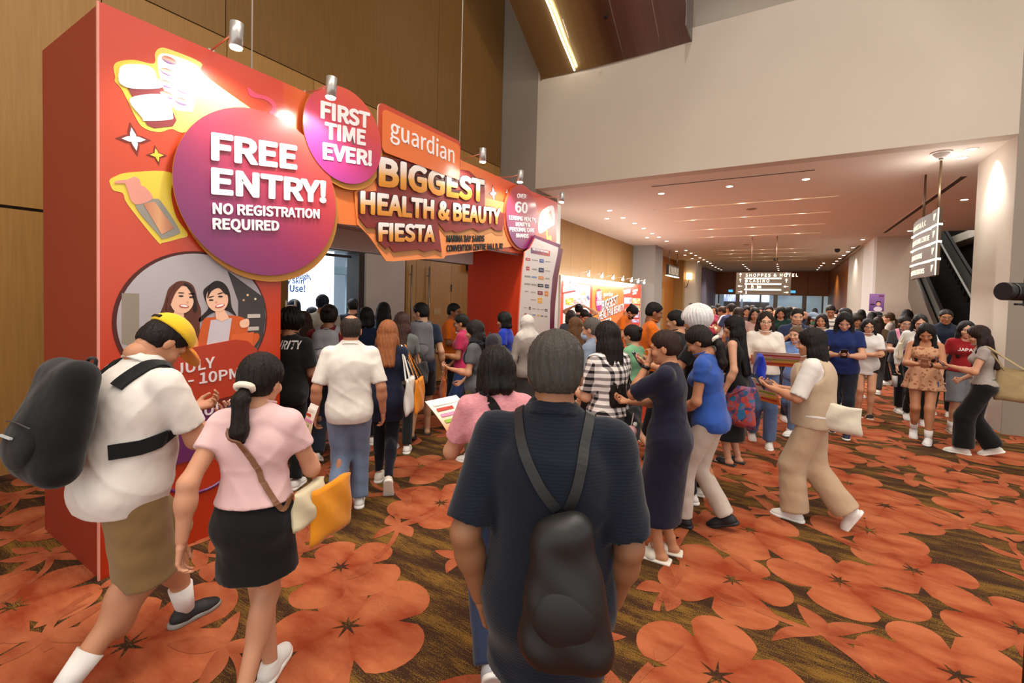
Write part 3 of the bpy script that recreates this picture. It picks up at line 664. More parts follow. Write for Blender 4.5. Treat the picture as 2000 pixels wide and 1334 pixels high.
# four storey hanging sign, slightly curved
hs = empty('hall_direction_sign', (2.2, 11.1, 2.95)); tag(hs, 'large bronze four tier hanging sign with lit gaps beside the escalator', 'sign')
hm = plain('#54412e', .6, 0, noise=.08, name='sign_bronze_light')
for k, s in enumerate(('EXPO HALLS A, B, C', 'BUSINESS & MAIL CENTRE', 'MEETING ROOMS', 'SANDS BALLROOMS')):
    z1 = .55-k*.29; z0 = z1-.25; n = 10; V = []; F = []
    for i in range(n+1):
        u = i/n; y = .98-u*1.55; x = -.10*math.sin(math.pi*(.15+.7*u))
        V += [(x, y, z0), (x, y, z1), (x+.05, y, z1), (x+.05, y, z0)]
    for i in range(n):
        for q in range(4): F.append((4*i+q, 4*i+(q+1) % 4, 4*i+4+(q+1) % 4, 4*i+4+q))
    F += [(0, 1, 2, 3), (4*n, 4*n+1, 4*n+2, 4*n+3)]
    put('tier', mesh(V, F), hm, hs)
    boxo('arrow_panel', (-.09, -.98, z0), (-.04, -.60, z1), hm, hs)
    boxo('light_edge', (-.096, -.988, z0), (-.082, -.98, z1), emit('#fff0d0', 1.6), hs)
    if k < 3: boxo('light_bar', (-.085, -.95, z0-.038), (-.02, .9, z0-.002), lit, hs)
    T = text('lettering', s, Matrix.Identity(4), .125, lit2, None, .008, .002, space=1.0)
    wdt = max(v.co.x for v in T.data.vertices); scx = min(1, 1.30/wdt)
    for v in T.data.vertices:
        u = .05+v.co.x*scx/1.55; X = v.co.z; zz = v.co.y; v.co = (-.10*math.sin(math.pi*(.15+.7*u))-.003-X, .98-u*1.55, z0+.07+zz)
    T.parent = hs
    b = B(); TT = Matrix.Translation((-.093, -.79, z0+.125)) @ Matrix.Rotation(R(45), 4, 'X')
    b.box((-.003, -.012, -.07), (.003, .012, .07), TT); b.box((-.003, -.012, -.07), (.003, .012, .012), Matrix.Translation((-.093, -.74, z0+.17)) ); b.box((-.003, -.07, -.012), (.003, .012, .012), Matrix.Translation((-.093, -.74, z0+.17))); b.build('arrow', lit2, hs)
for yy in (.46, -.55): B().cyl((0, yy, .5), (0, yy, 1.43), .018).build('rod', plain('#6a5640', .4, .6, name='rod2'), hs)
# ------------------------------------------------------------------ the promotional arch
BX = -3.6
def fp(px, py, X=BX):
    p = at(px, py, 0, X); return (p.y, p.z)
def z1(pts): return [(680+a/4.65, 280+b/4.65) for a, b in pts]
def z6(pts): return [(980+a/5.557, 380+b/5.557) for a, b in pts]
def coat(m, r=.22, w=.7):
    w *= .55
    b = m.node_tree.nodes['Principled BSDF']; b.inputs['Coat Weight'].default_value = w; b.inputs['Coat Roughness'].default_value = r; return m
arch = empty('promotional_arch', (BX, 4.2, 0)); tag(arch, 'big red and orange cardboard entrance arch with white lettering and round signs', 'entrance arch')
AL = arch.location
def loc(v): return Vector(v)-AL
redface = coat(grad([(0, '#a82c0c'), (.45, '#bc3814'), (.8, '#c84420'), (1, '#c43c20')], (0, 0, 1), 'red_print'))
hdr = coat(grad([(0, '#cb4a22'), (.10, '#de7838'), (.6, '#e07c40'), (.8, '#d85628'), (1, '#c43e20')], (0, 1, 0), 'header_print'))
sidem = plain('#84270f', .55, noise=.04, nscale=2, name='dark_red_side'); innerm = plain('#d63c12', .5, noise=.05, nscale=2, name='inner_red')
def abox(name, lo, hi, m, bevel=0.0): return boxo(name, loc(lo), loc(hi), m, arch, bevel)
TOPZ = 3.555
# left tower: dark side, printed face; right leg; header
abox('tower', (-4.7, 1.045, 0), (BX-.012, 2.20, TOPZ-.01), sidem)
abox('front_panel', (BX-.011, 1.04, 0), (BX, 2.205, TOPZ), redface)
abox('corner_trim', (BX-.014, 1.034, 0), (BX+.002, 1.045, TOPZ), plain('#d98f80', .4, name='edge_trim'))
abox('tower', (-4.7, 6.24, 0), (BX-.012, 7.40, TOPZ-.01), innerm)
abox('front_panel', (BX-.011, 6.235, 0), (BX, 7.405, TOPZ), redface)
abox('end_strip', (BX-.05, 7.41, 0), (BX, 7.56, TOPZ-.03), white_m)
abox('header_core', (-4.6, 2.20, 2.60), (BX-.012, 6.24, TOPZ-.01), plain('#c9c3ba', .6, name='header_back'))
slab('header_panel', [fp(655, 436), fp(701, 441), fp(840, 466), fp(1025, 497.5), (6.235, TOPZ), (2.205, TOPZ), (2.205, fp(560, 420)[1])], lambda u, v, h: loc((BX-.011+h, u, v)), .011, hdr, arch)
abox('white_beam', (-4.68, 2.2, 2.36), (-4.60, 6.24, 2.60), white_m); abox('white_beam', (-3.75, 2.2, 2.50), (-3.70, 6.24, 2.60), white_m)
def pl(name, pts, X, th, m, side=None): return slab(name, pts, lambda u, v, h: loc((X+h, u, v)), th, m, arch, side)
def pp(name, pxs, X, th, m, side=None): return pl(name, [fp(a, b, X+th) for a, b in pxs], X, th, m, side)
def ft(body, p0, p1, cap, m, X, parent=arch, bold=.03, ext=.003, name='lettering', fit=True, th=0.0, base=None):
    """lettering on the face from baseline start p0 to end p1 in (y,z)"""
    w_ = p1[0]-p0[0]; fat_ = max(0, bold-.018)*cap/.72; fat_ += .018*cap/.72*(bold >= .018); cap_ = cap; cap = cap-1.8*fat_; sz = cap/.72; p0 = (p0[0], p0[1]+.9*fat_); p1 = (p1[0], p1[1]+.9*fat_)
    o = text(name, body, Matrix.Identity(4), sz, m, None, bold, ext)
    xs = [v.co.x for v in o.data.vertices]; mn, mx = min(xs), max(xs)
    s = w_/(mx-mn) if fit else 1
    sl_ = (p1[1]-p0[1])/w_; org = loc((X, p0[0], p0[1])) if base is None else Vector(base)+Vector((0, 0, .9*fat_))
    mm = Matrix(((0, 0, 1, org[0]), (1, 0, 0, org[1]), (sl_, 1, 0, org[2]), (0, 0, 0, 1)))
    o.data.transform(mm @ Matrix.Diagonal((s, 1, 1, 1)) @ Matrix.Translation((-mn, 0, 0))); o.parent = parent; return o
whitep = coat(plain('#ece8ea', .4, noise=0, name='white_print'), .25, .5)
yel = coat(plain('#e2c63a', .4, noise=.04, name='yellow_print')); dkred = plain('#7a2414', .5, name='dark_outline')
# bottle, pills and pump artwork on yellow shapes
pale = coat(grad([(0, '#e2c63a'), (1, '#efe08a')], (0, 1, 0), 'yellow_fade'))
B1 = [(225, 150), (222, 130), (232, 120), (262, 117), (300, 124), (303, 104), (312, 94), (330, 96), (392, 122), (398, 145), (490, 212), (490, 212.5), (440, 213), (402, 226), (362, 258), (335, 252), (312, 258), (285, 252), (268, 235), (240, 178), (225, 160)]
pp('yellow_shape', smooth(B1), BX, .002, pale)
B2 = [(216, 362), (214, 352), (224, 345), (252, 337), (333, 337), (334, 380), (345, 425), (367, 458), (350, 466), (318, 474), (306, 470), (250, 400), (240, 378), (222, 372)]
pp('yellow_shape', smooth(B2), BX, .002, yel)
pp('pill_sheet', smooth([(316, 104), (380, 125), (390, 150), (378, 212), (370, 218), (336, 208), (310, 140)]), BX, .004, whitep)
pill = coat(grad([(0, '#7b3fb0'), (.5, '#e8b9a0'), (1, '#c03a2a')], (0, 0, 1), 'pill_print'))
for x, y in ((330, 118), (327, 141), (324, 164), (326, 186), (362, 155), (358, 176), (354, 198)):
    yy, zz = fp(x, y); pl('pill', circ(yy, zz, .042, .022, 14), BX, .007, pill)
yy, zz = fp(272, 152)
pp('bottle_glass', [(250, 172), (315, 165), (345, 235), (338, 246), (302, 250), (288, 244)], BX, .006, plain('#8a3a3c', .3, name='maroon_glass'))
pp('bottle_label', smooth([(254, 192), (322, 186), (338, 226), (330, 234), (284, 236), (278, 230)]), BX, .008, whitep)
pp('bottle_cap', smooth([(232, 146), (236, 130), (252, 125), (285, 127), (302, 138), (306, 152), (317, 160), (313, 172), (260, 173), (236, 164), (232, 152)]), BX, .010, whitep)
pink = coat(plain('#d99080', .45, name='pink_print')); cpk = coat(grad([(0, '#b9714f'), (.5, '#d39a6c'), (1, '#b06a4c')], (0, 1, 0), 'serum'))
pp('pump_body', smooth([(264, 400), (302, 388), (318, 398), (350, 448), (345, 458), (318, 466), (311, 460)]), BX, .006, plain('#8f8a80', .25, name='glass_edge')); pp('pump_serum', [(280, 398), (302, 394), (340, 445), (316, 458)], BX, .008, cpk)
pp('pump_top', smooth([(226, 358), (228, 353), (250, 350), (262, 345), (272, 350), (276, 362), (284, 366), (298, 388), (262, 398), (246, 362), (240, 358)]), BX, .007, pink)
def sparkle(px, py, r, m1, big=1.45):
    y, z = fp(px, py)
    for rr, m, th in ((r*big, dkred, .003), (r, m1, .005)):
        P = []
        for k in range(4):
            for j in range(8):
                a = R(90*k+90*j/8+12); q = abs((j/8)-.0); f = min(j, 8-j)/4; P.append((y+rr*(1-.66*f**.55)*math.cos(a), z+rr*1.1*(1-.66*f**.55)*math.sin(a)))
        pl('sparkle', P, BX, th, m)
sparkle(261, 272, .065, whitep); sparkle(306, 303, .04, yel); sparkle(963, 378, .09, whitep, 1.3); sparkle(990, 376, .05, whitep, 1.3)
pp('ribbon', smooth([(484, 170), (500, 182), (525, 190), (540, 205), (538, 222), (525, 220), (532, 208), (518, 195), (490, 188)]), BX, .003, coat(plain('#d8486a', .4, name='ribbon_pink')))
# round signs standing off the face
bigm = coat(grad([(0, '#5d2160'), (.35, '#8c2a5c'), (.65, '#bb3a48'), (1, '#d0553a')], (0, .45, .62, -.03), 'plum_print')); edge = plain('#b37a30', .5, name='tan_edge')
def disc(cy, cz, r, X, m, nm='round_sign', dy=.03, dz=-.045, ed=edge):
    pl('sign_shadow_edge', circ(cy+dy, cz+dz, r), X-.02, .015, ed); return pl(nm, circ(cy, cz, r), X, .012, m, ed)
disc(2.045, 2.60, .64, BX+.045, bigm, dy=.035, dz=-.05)
c2m = coat(grad([(0, '#a33a8e'), (.35, '#b8386c'), (.7, '#cc4a48'), (1, '#d25a3e')], (0, .25, .85, -.05), 'magenta_print'))
disc(2.775, 3.285, .43, BX+.052, c2m, dy=.03, dz=-.05)
c3m = coat(grad([(0, '#6a2470'), (.45, '#9c2a4c'), (1, '#b5402c')], (0, .3, .8, -.05), 'wine_print'))
disc(6.09, 3.075, .49, BX+.04, c3m, dy=-.05, dz=-.03, ed=plain('#b5532c', .5, name='rust_edge'))
X1 = BX+.066
ft('FREE', fp(412, 313, X1), fp(580, 332, X1), .20, whitep, X1, bold=.05); ft('ENTRY!', fp(412, 379.5, X1), fp(637, 397, X1), .193, whitep, X1, bold=.05)
ft('NO REGISTRATION', fp(415, 418, X1), fp(624, 427, X1), .082, whitep, X1, bold=.045); ft('REQUIRED', fp(415, 448, X1), fp(545, 451, X1), .082, whitep, X1, bold=.045)
ft('FIRST', fp(626, 231, X1), fp(722, 252, X1), .155, whitep, X1, bold=.05); ft('TIME', fp(634, 271, X1), fp(714, 285, X1), .15, whitep, X1, bold=.05); ft('EVER!', fp(630, 311, X1), fp(726, 325, X1), .15, whitep, X1, bold=.05)
X3 = BX+.054
for s, a, b, cap in (('OVER', (1010, 387), (1028, 388), .07), ('60', (1006, 415), (1030, 417), .17), ('LEADING HEALTH,', (994, 429), (1047, 434), .066), ('BEAUTY &', (1007, 442), (1035, 443), .062), ('PERSONAL CARE', (995, 452), (1043, 454), .066), ('BRANDS', (1008, 464), (1032, 465), .062)):
    ft(s, fp(*a, X3), fp(*b, X3), cap, whitep, X3, bold=.035)
# brand plate and main lettering
plm = coat(plain('#dd7038', .4, noise=.03, name='brand_orange')); ple = coat(plain('#b8432a', .45, name='brand_rust'))
pl('brand_plate', rrect(3.17, 3.30, 4.50, 3.755, .07), BX+.03, .02, ple, plain('#e8c0a8', .5, name='plate_edge')); pl('brand_plate_front', rrect(3.215, 3.27, 4.47, 3.70, .06), BX+.052, .012, plm)
X4 = BX+.066
ft('guardian', (3.32, 3.45), (4.36, 3.45), .19, whitep, X4, bold=.008)
maroon = coat(plain('#7c2420', .5, noise=.04, name='maroon_shadow'), .3, .3); tan = plain('#a8703c', .55, name='tan_shadow'); orng = coat(plain('#e88a4c', .45, name='orange_board'))
pp('title_board', z1([(60, 440), (90, 740), (180, 830), (235, 905), (345, 1070), (410, 1072), (700, 1050), (870, 1045), (885, 1020), (1500, 935), (1500, 560), (900, 400), (250, 300)]), BX+.012, .012, orng)
mar = [(95, 440), (95, 670), (170, 765), (255, 765), (262, 880), (345, 960), (375, 935), (410, 985), (640, 960), (690, 985), (790, 960), (850, 985), (815, 720), (880, 800), (950, 790), (975, 810), (1130, 770), (1185, 800), (1300, 760), (1340, 790), (1400, 790), (1425, 640), (1240, 570), (1240, 380), (1100, 250), (280, 110), (265, 430)]
pp('title_shadow', z1([(x+4, y+46) for x, y in mar]), BX+.022, .006, tan); pp('title_shadow', z1(mar), BX+.028, .012, maroon)
dkb = plain('#3c1a18', .5, name='dark_brown_outline')
gold = coat(grad([(0, '#d99034'), (.25, '#e3a652'), (.6, '#efe3da'), (1, '#f2eef0')], (0, -.02, 1.04), 'gold_fade'), .25, .5)
X5 = BX+.046
for s, a, b, cap in (('BIGGEST', (3.185, 2.915), (5.03, 3.10), .30), ('HEALTH & BEAUTY', (2.965, 2.60), (5.44, 2.865), .225), ('FIESTA', (3.195, 2.36), (4.05, 2.455), .195)):
    sl = (b[1]-a[1])/(b[0]-a[0]); gd = coat(gradobj([(.05, '#cc7f22'), (.38, '#dc9c48'), (.7, '#ead9cc'), (1, '#f0ecee')], -sl/cap, 1/cap, (-a[1]-sl*(4.2-a[0]))/cap, 'gold_fade'), .25, .5)
    ft(s, (a[0]-.02, a[1]-.005), (b[0]+.02, b[1]+.005), cap+.05*cap, dkb, X5, bold=.10, name='lettering_outline', ext=.003); ft(s, a, b, cap, gd, X5+.008, bold=.05, ext=.003)
X6 = BX+.03
ft('MARINA BAY SANDS', fp(872, 473, X6), fp(946, 472, X6), .085, black_m, X6, bold=.045); ft('CONVENTION CENTRE HALL D, B2', fp(872, 492, X6), fp(982, 486, X6), .085, black_m, X6, bold=.045)
pp('pill_sheet', smooth([(1053, 455), (1056, 416), (1080, 402), (1083, 436), (1075, 443)]), BX, .003, whitep); pp('pills', [(1069, 416), (1076, 411), (1081, 433), (1074, 440)], BX, .005, pink)
pp('ribbon', smooth([(1066, 450), (1069, 450), (1070, 462), (1076, 460), (1077, 470), (1073, 468), (1068, 467)]), BX, .003, yel)
# oval photo print of two smiling women (flat artwork)
XP = BX+.004
gp = coat(grad([(0, '#6f6a6c'), (.55, '#a39ca0'), (1, '#b0aaae')], (0, -.35, .8, .3), 'photo_backdrop'), .3, .4)
pl('photo_rim', circ(1.595, 1.615, .492), BX, .004, plain('#4a120a', .5, name='rim_brown')); pl('photo_print', circ(1.60, 1.615, .475), BX+.004, .002, gp)
pl('photo_detail', [(1.78, 1.98), (2.06, 1.78), (2.075, 1.60), (2.05, 1.45), (1.97, 1.32), (1.86, 1.40), (1.86, 1.75)], BX+.006, .001, plain('#3a3638', .5, name='photo_dark'))
for a, b, c in ((1.93, 1.80, '#e8c89a'), (1.99, 1.77, '#f0d8b0'), (1.90, 1.76, '#c9a27a')): pl('photo_detail', circ(a, b, .009, n=10), BX+.007, .001, plain(c, .5, noise=0))
pl('photo_detail', [(1.15, 1.80), (1.24, 1.80), (1.24, 1.45), (1.15, 1.48)], BX+.006, .001, plain('#8a8072', .5, name='photo_shop'))
for a, b in ((1.93, 1.62), (1.92, 1.52)): pl('photo_detail', rrect(a, b, a+.1, b+.03, .005), BX+.007, .001, plain('#b9b0a6', .5, name='photo_shelf'))
sk = plain('#e9b99c', .5, noise=.02, name='photo_skin'); hb = plain('#5a2c1c', .5, noise=.2, nscale=30, name='photo_brown_hair'); hk = plain('#1c1214', .5, noise=.2, nscale=30, name='photo_black_hair')
def Q(a, b): return fp(210+a/3.511, 480+b/3.511, XP)
def qp(nm, pts, k, m): return pl(nm, [Q(a, b) for a, b in (smooth(pts, 4) if 'hair' in nm or 'jacket' in nm or 'hand' in nm else pts)], BX+.006+.0012*k, .001, m)
def qe(nm, cx, cy, rx, ry, k, m, tilt=0.0, n=24):
    P = []
    for i in range(n):
        a = 2*math.pi*i/n; x = rx*math.cos(a); y = ry*math.sin(a); P.append(Q(cx+x*math.cos(tilt)-y*math.sin(tilt), cy+x*math.sin(tilt)+y*math.cos(tilt)))
    return pl(nm, P, BX+.006+.0012*k, .001, m)
qp('print_hair', [(430, 280), (480, 245), (540, 245), (590, 280), (615, 370), (640, 450), (630, 560), (640, 700), (580, 720), (560, 560), (520, 480), (450, 470), (380, 520), (360, 470), (385, 400), (410, 310)], 1, hb)
qp('print_shirt', [(330, 500), (400, 480), (520, 500), (560, 580), (610, 660), (600, 740), (330, 740), (300, 520)], 2, plain('#c4bcc4', .5, name='print_shirt')); qp('print_jacket', [(540, 540), (580, 570), (620, 660), (600, 740), (560, 740)], 3, plain('#dd9c50', .5, name='print_jacket'))
qp('print_neck', [(460, 430), (520, 450), (520, 505), (480, 520), (440, 500)], 4, sk); qe('print_face', 507, 370, 82, 95, 5, sk, .15)
qp('print_hair', [(440, 320), (470, 260), (520, 255), (470, 310), (440, 370), (420, 430), (400, 440), (415, 350)], 6, hb); qp('print_hair', [(520, 255), (570, 280), (600, 350), (610, 440), (590, 450), (585, 370), (560, 310)], 6, hk)
qp('print_hair', [(700, 265), (745, 240), (800, 260), (835, 320), (850, 420), (880, 480), (800, 440), (700, 470), (640, 520), (625, 500), (690, 430), (670, 380), (655, 310)], 1, hk)
qp('print_jacket', [(650, 520), (720, 490), (880, 480), (960, 520), (960, 600), (1030, 600), (1030, 650), (940, 720), (640, 730)], 2, plain('#c4551f', .5, name='print_orange_jacket')); qp('print_shirt', [(705, 510), (850, 495), (820, 700), (670, 720)], 3, plain('#c4bcc4', .5, name='print_shirt2'))
qp('print_neck', [(735, 440), (800, 440), (830, 495), (780, 520), (740, 500)], 4, sk); qe('print_face', 748, 365, 75, 88, 5, sk, -.2); qp('print_hair', [(690, 300), (730, 255), (790, 270), (825, 330), (800, 330), (760, 290), (710, 310), (680, 360)], 6, hk)
qp('print_hand', [(905, 520), (960, 500), (965, 550), (915, 560)], 4, sk); qp('print_bag', [(850, 610), (1000, 590), (985, 700), (830, 700)], 4, plain('#d05f2a', .5, name='print_bag'))
lipm = plain('#c2514a', .5, noise=0, name='print_lips'); eye = plain('#2a1a18', .5, noise=0, name='print_eye')
for cx, cy, tl, sc_ in ((512, 412, .12, 1), (758, 410, -.25, 1)):
    qe('print_mouth', cx+8, cy+2, 34, 13, 6, lipm, tl); qe('print_teeth', cx+8, cy, 26, 7, 7, plain('#f4f0ee', .4, noise=0), tl)
for cx, cy in ((500, 345), (572, 352), (706, 372), (770, 348)):
    qe('print_eye', cx, cy, 17, 6, 6, eye); qe('print_brow', cx, cy-22, 22, 4, 6, eye, .05 if cx < 600 else -.3)
qe('print_nose', 545, 385, 9, 7, 6, plain('#d99c80', .5, noise=0)); qe('print_nose', 742, 385, 9, 7, 6, plain('#d99c80', .5, noise=0))
# date banners
b1 = coat(plain('#ab3112', .45, noise=.03, name='banner_red')); b2 = coat(plain('#5e1d58', .45, noise=.03, name='banner_plum'))
pl('banner_shade', [(1.12, .93), (1.12, 1.38), (1.9, 1.44), (2.03, 1.35), (2.06, .98)], BX+.002, .004, plain('#7c2208', .5, name='banner_shade'))
pl('date_banner', [(1.12, 1.0), (1.12, 1.38), (1.45, 1.41), (1.84, 1.46), (1.93, 1.44), (2.0, 1.37), (2.02, 1.05), (1.5, 1.0)], BX+.006, .012, b1)
pl('date_banner', [(1.22, .60), (1.22, .93), (1.6, .95), (2.08, 1.0), (2.10, .64)], BX+.006, .012, b2)
XD = BX+.019; dw = plain('#d9cfd0', .45, noise=0, name='date_white')
def dp(a, b): return fp(210+a/3.511, 480+b/3.511, XD)
ft('4', dp(348, 902), dp(425, 892), .078, dw, XD, bold=.02); ft('JULY', dp(462, 890), dp(735, 832), .078, dw, XD, bold=.02)
ft('1PM - 10PM', dp(255, 1005), dp(905, 905), .078, dw, XD, bold=.02); ft('JULY', dp(595, 1185), dp(850, 1120), .078, dw, XD, bold=.02); ft('10PM', dp(630, 1280), dp(900, 1222), .078, dw, XD, bold=.02)
B().tube([(BX+.004-AL.x, 1.62+.34*math.cos(R(a))-AL.y, .78+.42*math.sin(R(a))) for a in range(185, 350, 9)], .012, 6).build('line_print', b2, arch)
# participating brands board
bw = coat(plain('#cfc6c0', .45, noise=.02, name='board_white'), .3, .3)
def boardpoly(pts, X):
    q = [fp(a, b, X) for a, b in z6(pts)]; return q
XB = BX+.10
wp = boardpoly([(245, 620), (300, 585), (355, 475), (608, 575), (600, 640), (545, 900), (520, 1180), (517, 1320)], XB); lp = boardpoly([(180, 1320), (195, 1100), (215, 850), (238, 680)], XB)
bot = [(wp[-1][0]+.03, .05), (lp[0][0]-.05, .05)]
bb = empty('brands_board', (XB, 6.6, 0)); tag(bb, 'tall white wavy board with rows of small coloured logos on the arch leg', 'board')
def bs(nm, pts, X, th, m, side=None): return slab(nm, pts, lambda u, v, h: (X+h-XB, u-6.6, v), th, m, bb, side)
pb = [fp(a, b, XB-.03) for a, b in z6([(250, 640), (350, 440), (632, 545), (622, 590), (560, 900), (537, 1180), (532, 1320)])]; pb += [(pb[-1][0]+.03, .05), (pb[-1][0]-.9, .05)]
bs('back_layer', pb, XB-.03, .02, plain('#6b2150', .5, name='plum_board')); pb = [fp(a, b, XB-.06) for a, b in z6([(300, 640), (600, 575), (655, 592), (600, 900), (570, 1180), (562, 1320)])]; pb += [(pb[-1][0]+.03, .05), (pb[-1][0]-.9, .05)]
bs('back_layer', pb, XB-.06, .02, plain('#661c26', .5, name='wine_board')); bs('front_layer', wp+bot+lp, XB-.008, .02, bw, plain('#d8694a', .5, name='coral_edge'))
XL = XB+.013
def bt(nm, pts, m, k=0): return bs(nm, [fp(a, b, XL) for a, b in z6(pts)], XL-.001+.001*k, .002, m)
bt('title_plate', [(316, 575), (525, 612), (522, 672), (316, 635)], coat(grad([(0, '#5d2160'), (1, '#c04a30')], (0, 1, 0), 'title_fade')), 0)
ft('PARTICIPATING BRANDS', fp(980+333/5.557, 380+606/5.557, XL), fp(980+508/5.557, 380+640/5.557, XL), .035, whitep, XL, bold=.02, parent=bb, base=Vector((.016, fp(980+333/5.557, 380+606/5.557, XL)[0]-6.6, fp(980+333/5.557, 380+606/5.557, XL)[1])))
cl_ = {'r': '#a8322c', 'b': '#2d4a92', 'n': '#1d2350', 'k': '#1c1c20', 'o': '#cf7a2c', 'y': '#d9a23a', 'g': '#8d8884', 'w': '#7c2028', 'c': '#4f7fae'}
rows = [(700, [(285, 'r', 25, 14), (360, 'g', 32, 5), (433, 'b', 23, 19), (500, 'g', 28, 4)]), (800, [(283, 'r', 18, 20), (357, 'g', 26, 7), (429, 'n', 28, 25), (497, 'g', 26, 4)]), (885, [(279, 'g', 32, 8), (352, 'c', 28, 7), (427, 'o', 28, 17), (495, 'g', 22, 6)]),
        (968, [(277, 'g', 32, 8), (349, 'g', 28, 8), (421, 'k', 31, 17), (490, 'n', 21, 20)]), (1050, [(269, 'g', 18, 5), (342, 'g', 24, 4), (417, 'w', 27, 20), (485, 'o', 19, 27)]), (1132, [(342, 'g', 27, 4), (414, 'y', 23, 30)]),
        (1230, [(260, 'g', 18, 3), (305, 'k', 10, 14), (352, 'g', 16, 4), (398, 'g', 14, 4), (440, 'g', 14, 4), (482, 'k', 15, 12)]), (1298, [(258, 'r', 12, 5), (303, 'g', 17, 3), (350, 'c', 17, 5), (396, 'y', 10, 9), (438, 'k', 15, 4), (480, 'g', 14, 8)])]
for y0, it in rows:
    for x, c, hw, hh in it:
        yo = y0+(x-285)*.12; m = plain(cl_[c], .5, noise=0, name='logo_print')
        bt('logo', [(x-hw, yo-hh), (x+hw, yo-hh+hw*.2), (x+hw, yo+hh+hw*.2), (x-hw, yo+hh)], m)
        if hh > 11: bt('logo', [(x-hw*.6, yo-2), (x+hw*.6, yo+3), (x+hw*.6, yo+7), (x-hw*.6, yo+3)], whitep, 2)
# arm lamps
lampb = plain('#b9b6b2', .3, .6, noise=.05, name='lamp_body'); lampe = emit('#fff6e8', 45, 'lamp_bulb')
names = ['nearest the left tower', 'over the small round sign', 'right of the brand plate', 'before the wine round sign', 'at the far end of the arch']
for i, (y, z, tip) in enumerate(((1.67, 3.50, .0), (2.42, 3.45, .02), (4.60, 3.50, -.15), (5.52, 3.46, 0), (6.90, 3.44, 0.02))):
    L = empty('arm_lamp', (-3.28, y, z)); tag(L, 'silver arm spotlight on top of the arch, ' + names[i], 'spotlight', 'arm spotlights on the arch')
    d = Vector((.06, tip*.6, 1)).normalized(); B().cyl(Vector((0, 0, .0)), d*.16, .042, .042, 18).build('lamp_head', lampb, L); B().cyl(d*-.012, d*.004, .036, .040, 18).build('bulb', lampe, L)
    B().tube([(0, 0, .10), (-.15, .0, .09), (-.34, 0, TOPZ-z+.01), (-.40, 0, TOPZ-z-.01)], .007, 8).build('arm', plain('#c98a70', .3, .7, name='arm_metal'), L); boxo('clamp', (-.42, -.02, TOPZ-z-.05), (-.33, .02, TOPZ-z+.015), lampb, L)
    light('arm_lamp_light', 'SPOT', (-3.28, y, z-.03), 34, WHITE, .04, None, (-3.62, y, z-1.0), 130, .6)
for y, z0 in ((2.71, TOPZ), (5.55, TOPZ)):
    p = empty('rigging_wire', (-5.0 if y < 3 else -4.4, y, z0)); tag(p, 'thin pale rigging wire rising from behind the arch, ' + ('above the left tower' if y < 3 else 'above the brand plate'), 'wire'); B().cyl((0, 0, -1), (0, 0, 8.4), .008).build('cable', plain('#b9b2a4', .4, .3, name='wire'), p)

# ------------------------------------------------------------------ event guide wall in the corridor
ev = empty('event_guide_wall', (-5.6, 16.4, 0)); tag(ev, 'long low printed event guide wall in red, white and orange under a row of lamps', 'display wall')
EX = -5.6
def eb(name, lo, hi, m): return boxo(name, (lo[0]+5.6, lo[1]-16.4, lo[2]), (hi[0]+5.6, hi[1]-16.4, hi[2]), m, ev)
def ez(a, b): return fp(1090+a/11.11, 530+b/11.11, EX+.012)
def ep(nm, pts, m, k=0): return slab(nm, [ez(*p) for p in pts], lambda u, v, h: (.004+.002*k+h, u-16.4, v), .004, m, ev)
eb('wall_core', (EX-.3, 11.9, 0), (EX, 20.4, 2.48), white_m)
er = coat(plain('#d2432c', .45, noise=.03, name='event_red'), .3, .3); ewt = coat(plain('#efe6e2', .45, noise=.02, name='event_white'), .3, .3); eo = coat(grad([(0, '#e88a3c'), (1, '#e2703c')], (0, 1, 0), 'event_orange'), .3, .3)
def strip(name, xa, xb, m, k=0, z0=.0, z1_=2.48):
    ya, yb = ez(xa, 700)[0], ez(xb, 700)[0]; return eb(name, (EX+.001, ya, z0), (EX+.004+.002*k, yb, z1_), m)
strip('printed_panel', 60, 740, er); strip('printed_sheet', 120, 690, ewt, 1, .2, 2.25); strip('printed_panel', 742, 1420, eo); strip('printed_panel', 1422, 1795, er)
def etx(s, a, b, cap, m, bold=.03, k=3):
    p0 = ez(*a); p1 = ez(*b); ft(s, p0, p1, cap, m, 0, ev, bold, .003, base=Vector((.006+.003*k, p0[0]-16.4, p0[1])))
dk2 = plain('#9c2c20', .5, name='event_shadow')
ep('title_shade', [(105, 320), (400, 290), (400, 330), (110, 362)], dk2, 1); ep('title_shade', [(95, 460), (380, 400), (380, 440), (95, 495)], dk2, 2)
etx('THE ULTIMATE', (105, 325), (395, 300), .17, whitep); etx('EVENT GUIDE', (100, 455), (375, 410), .17, whitep)
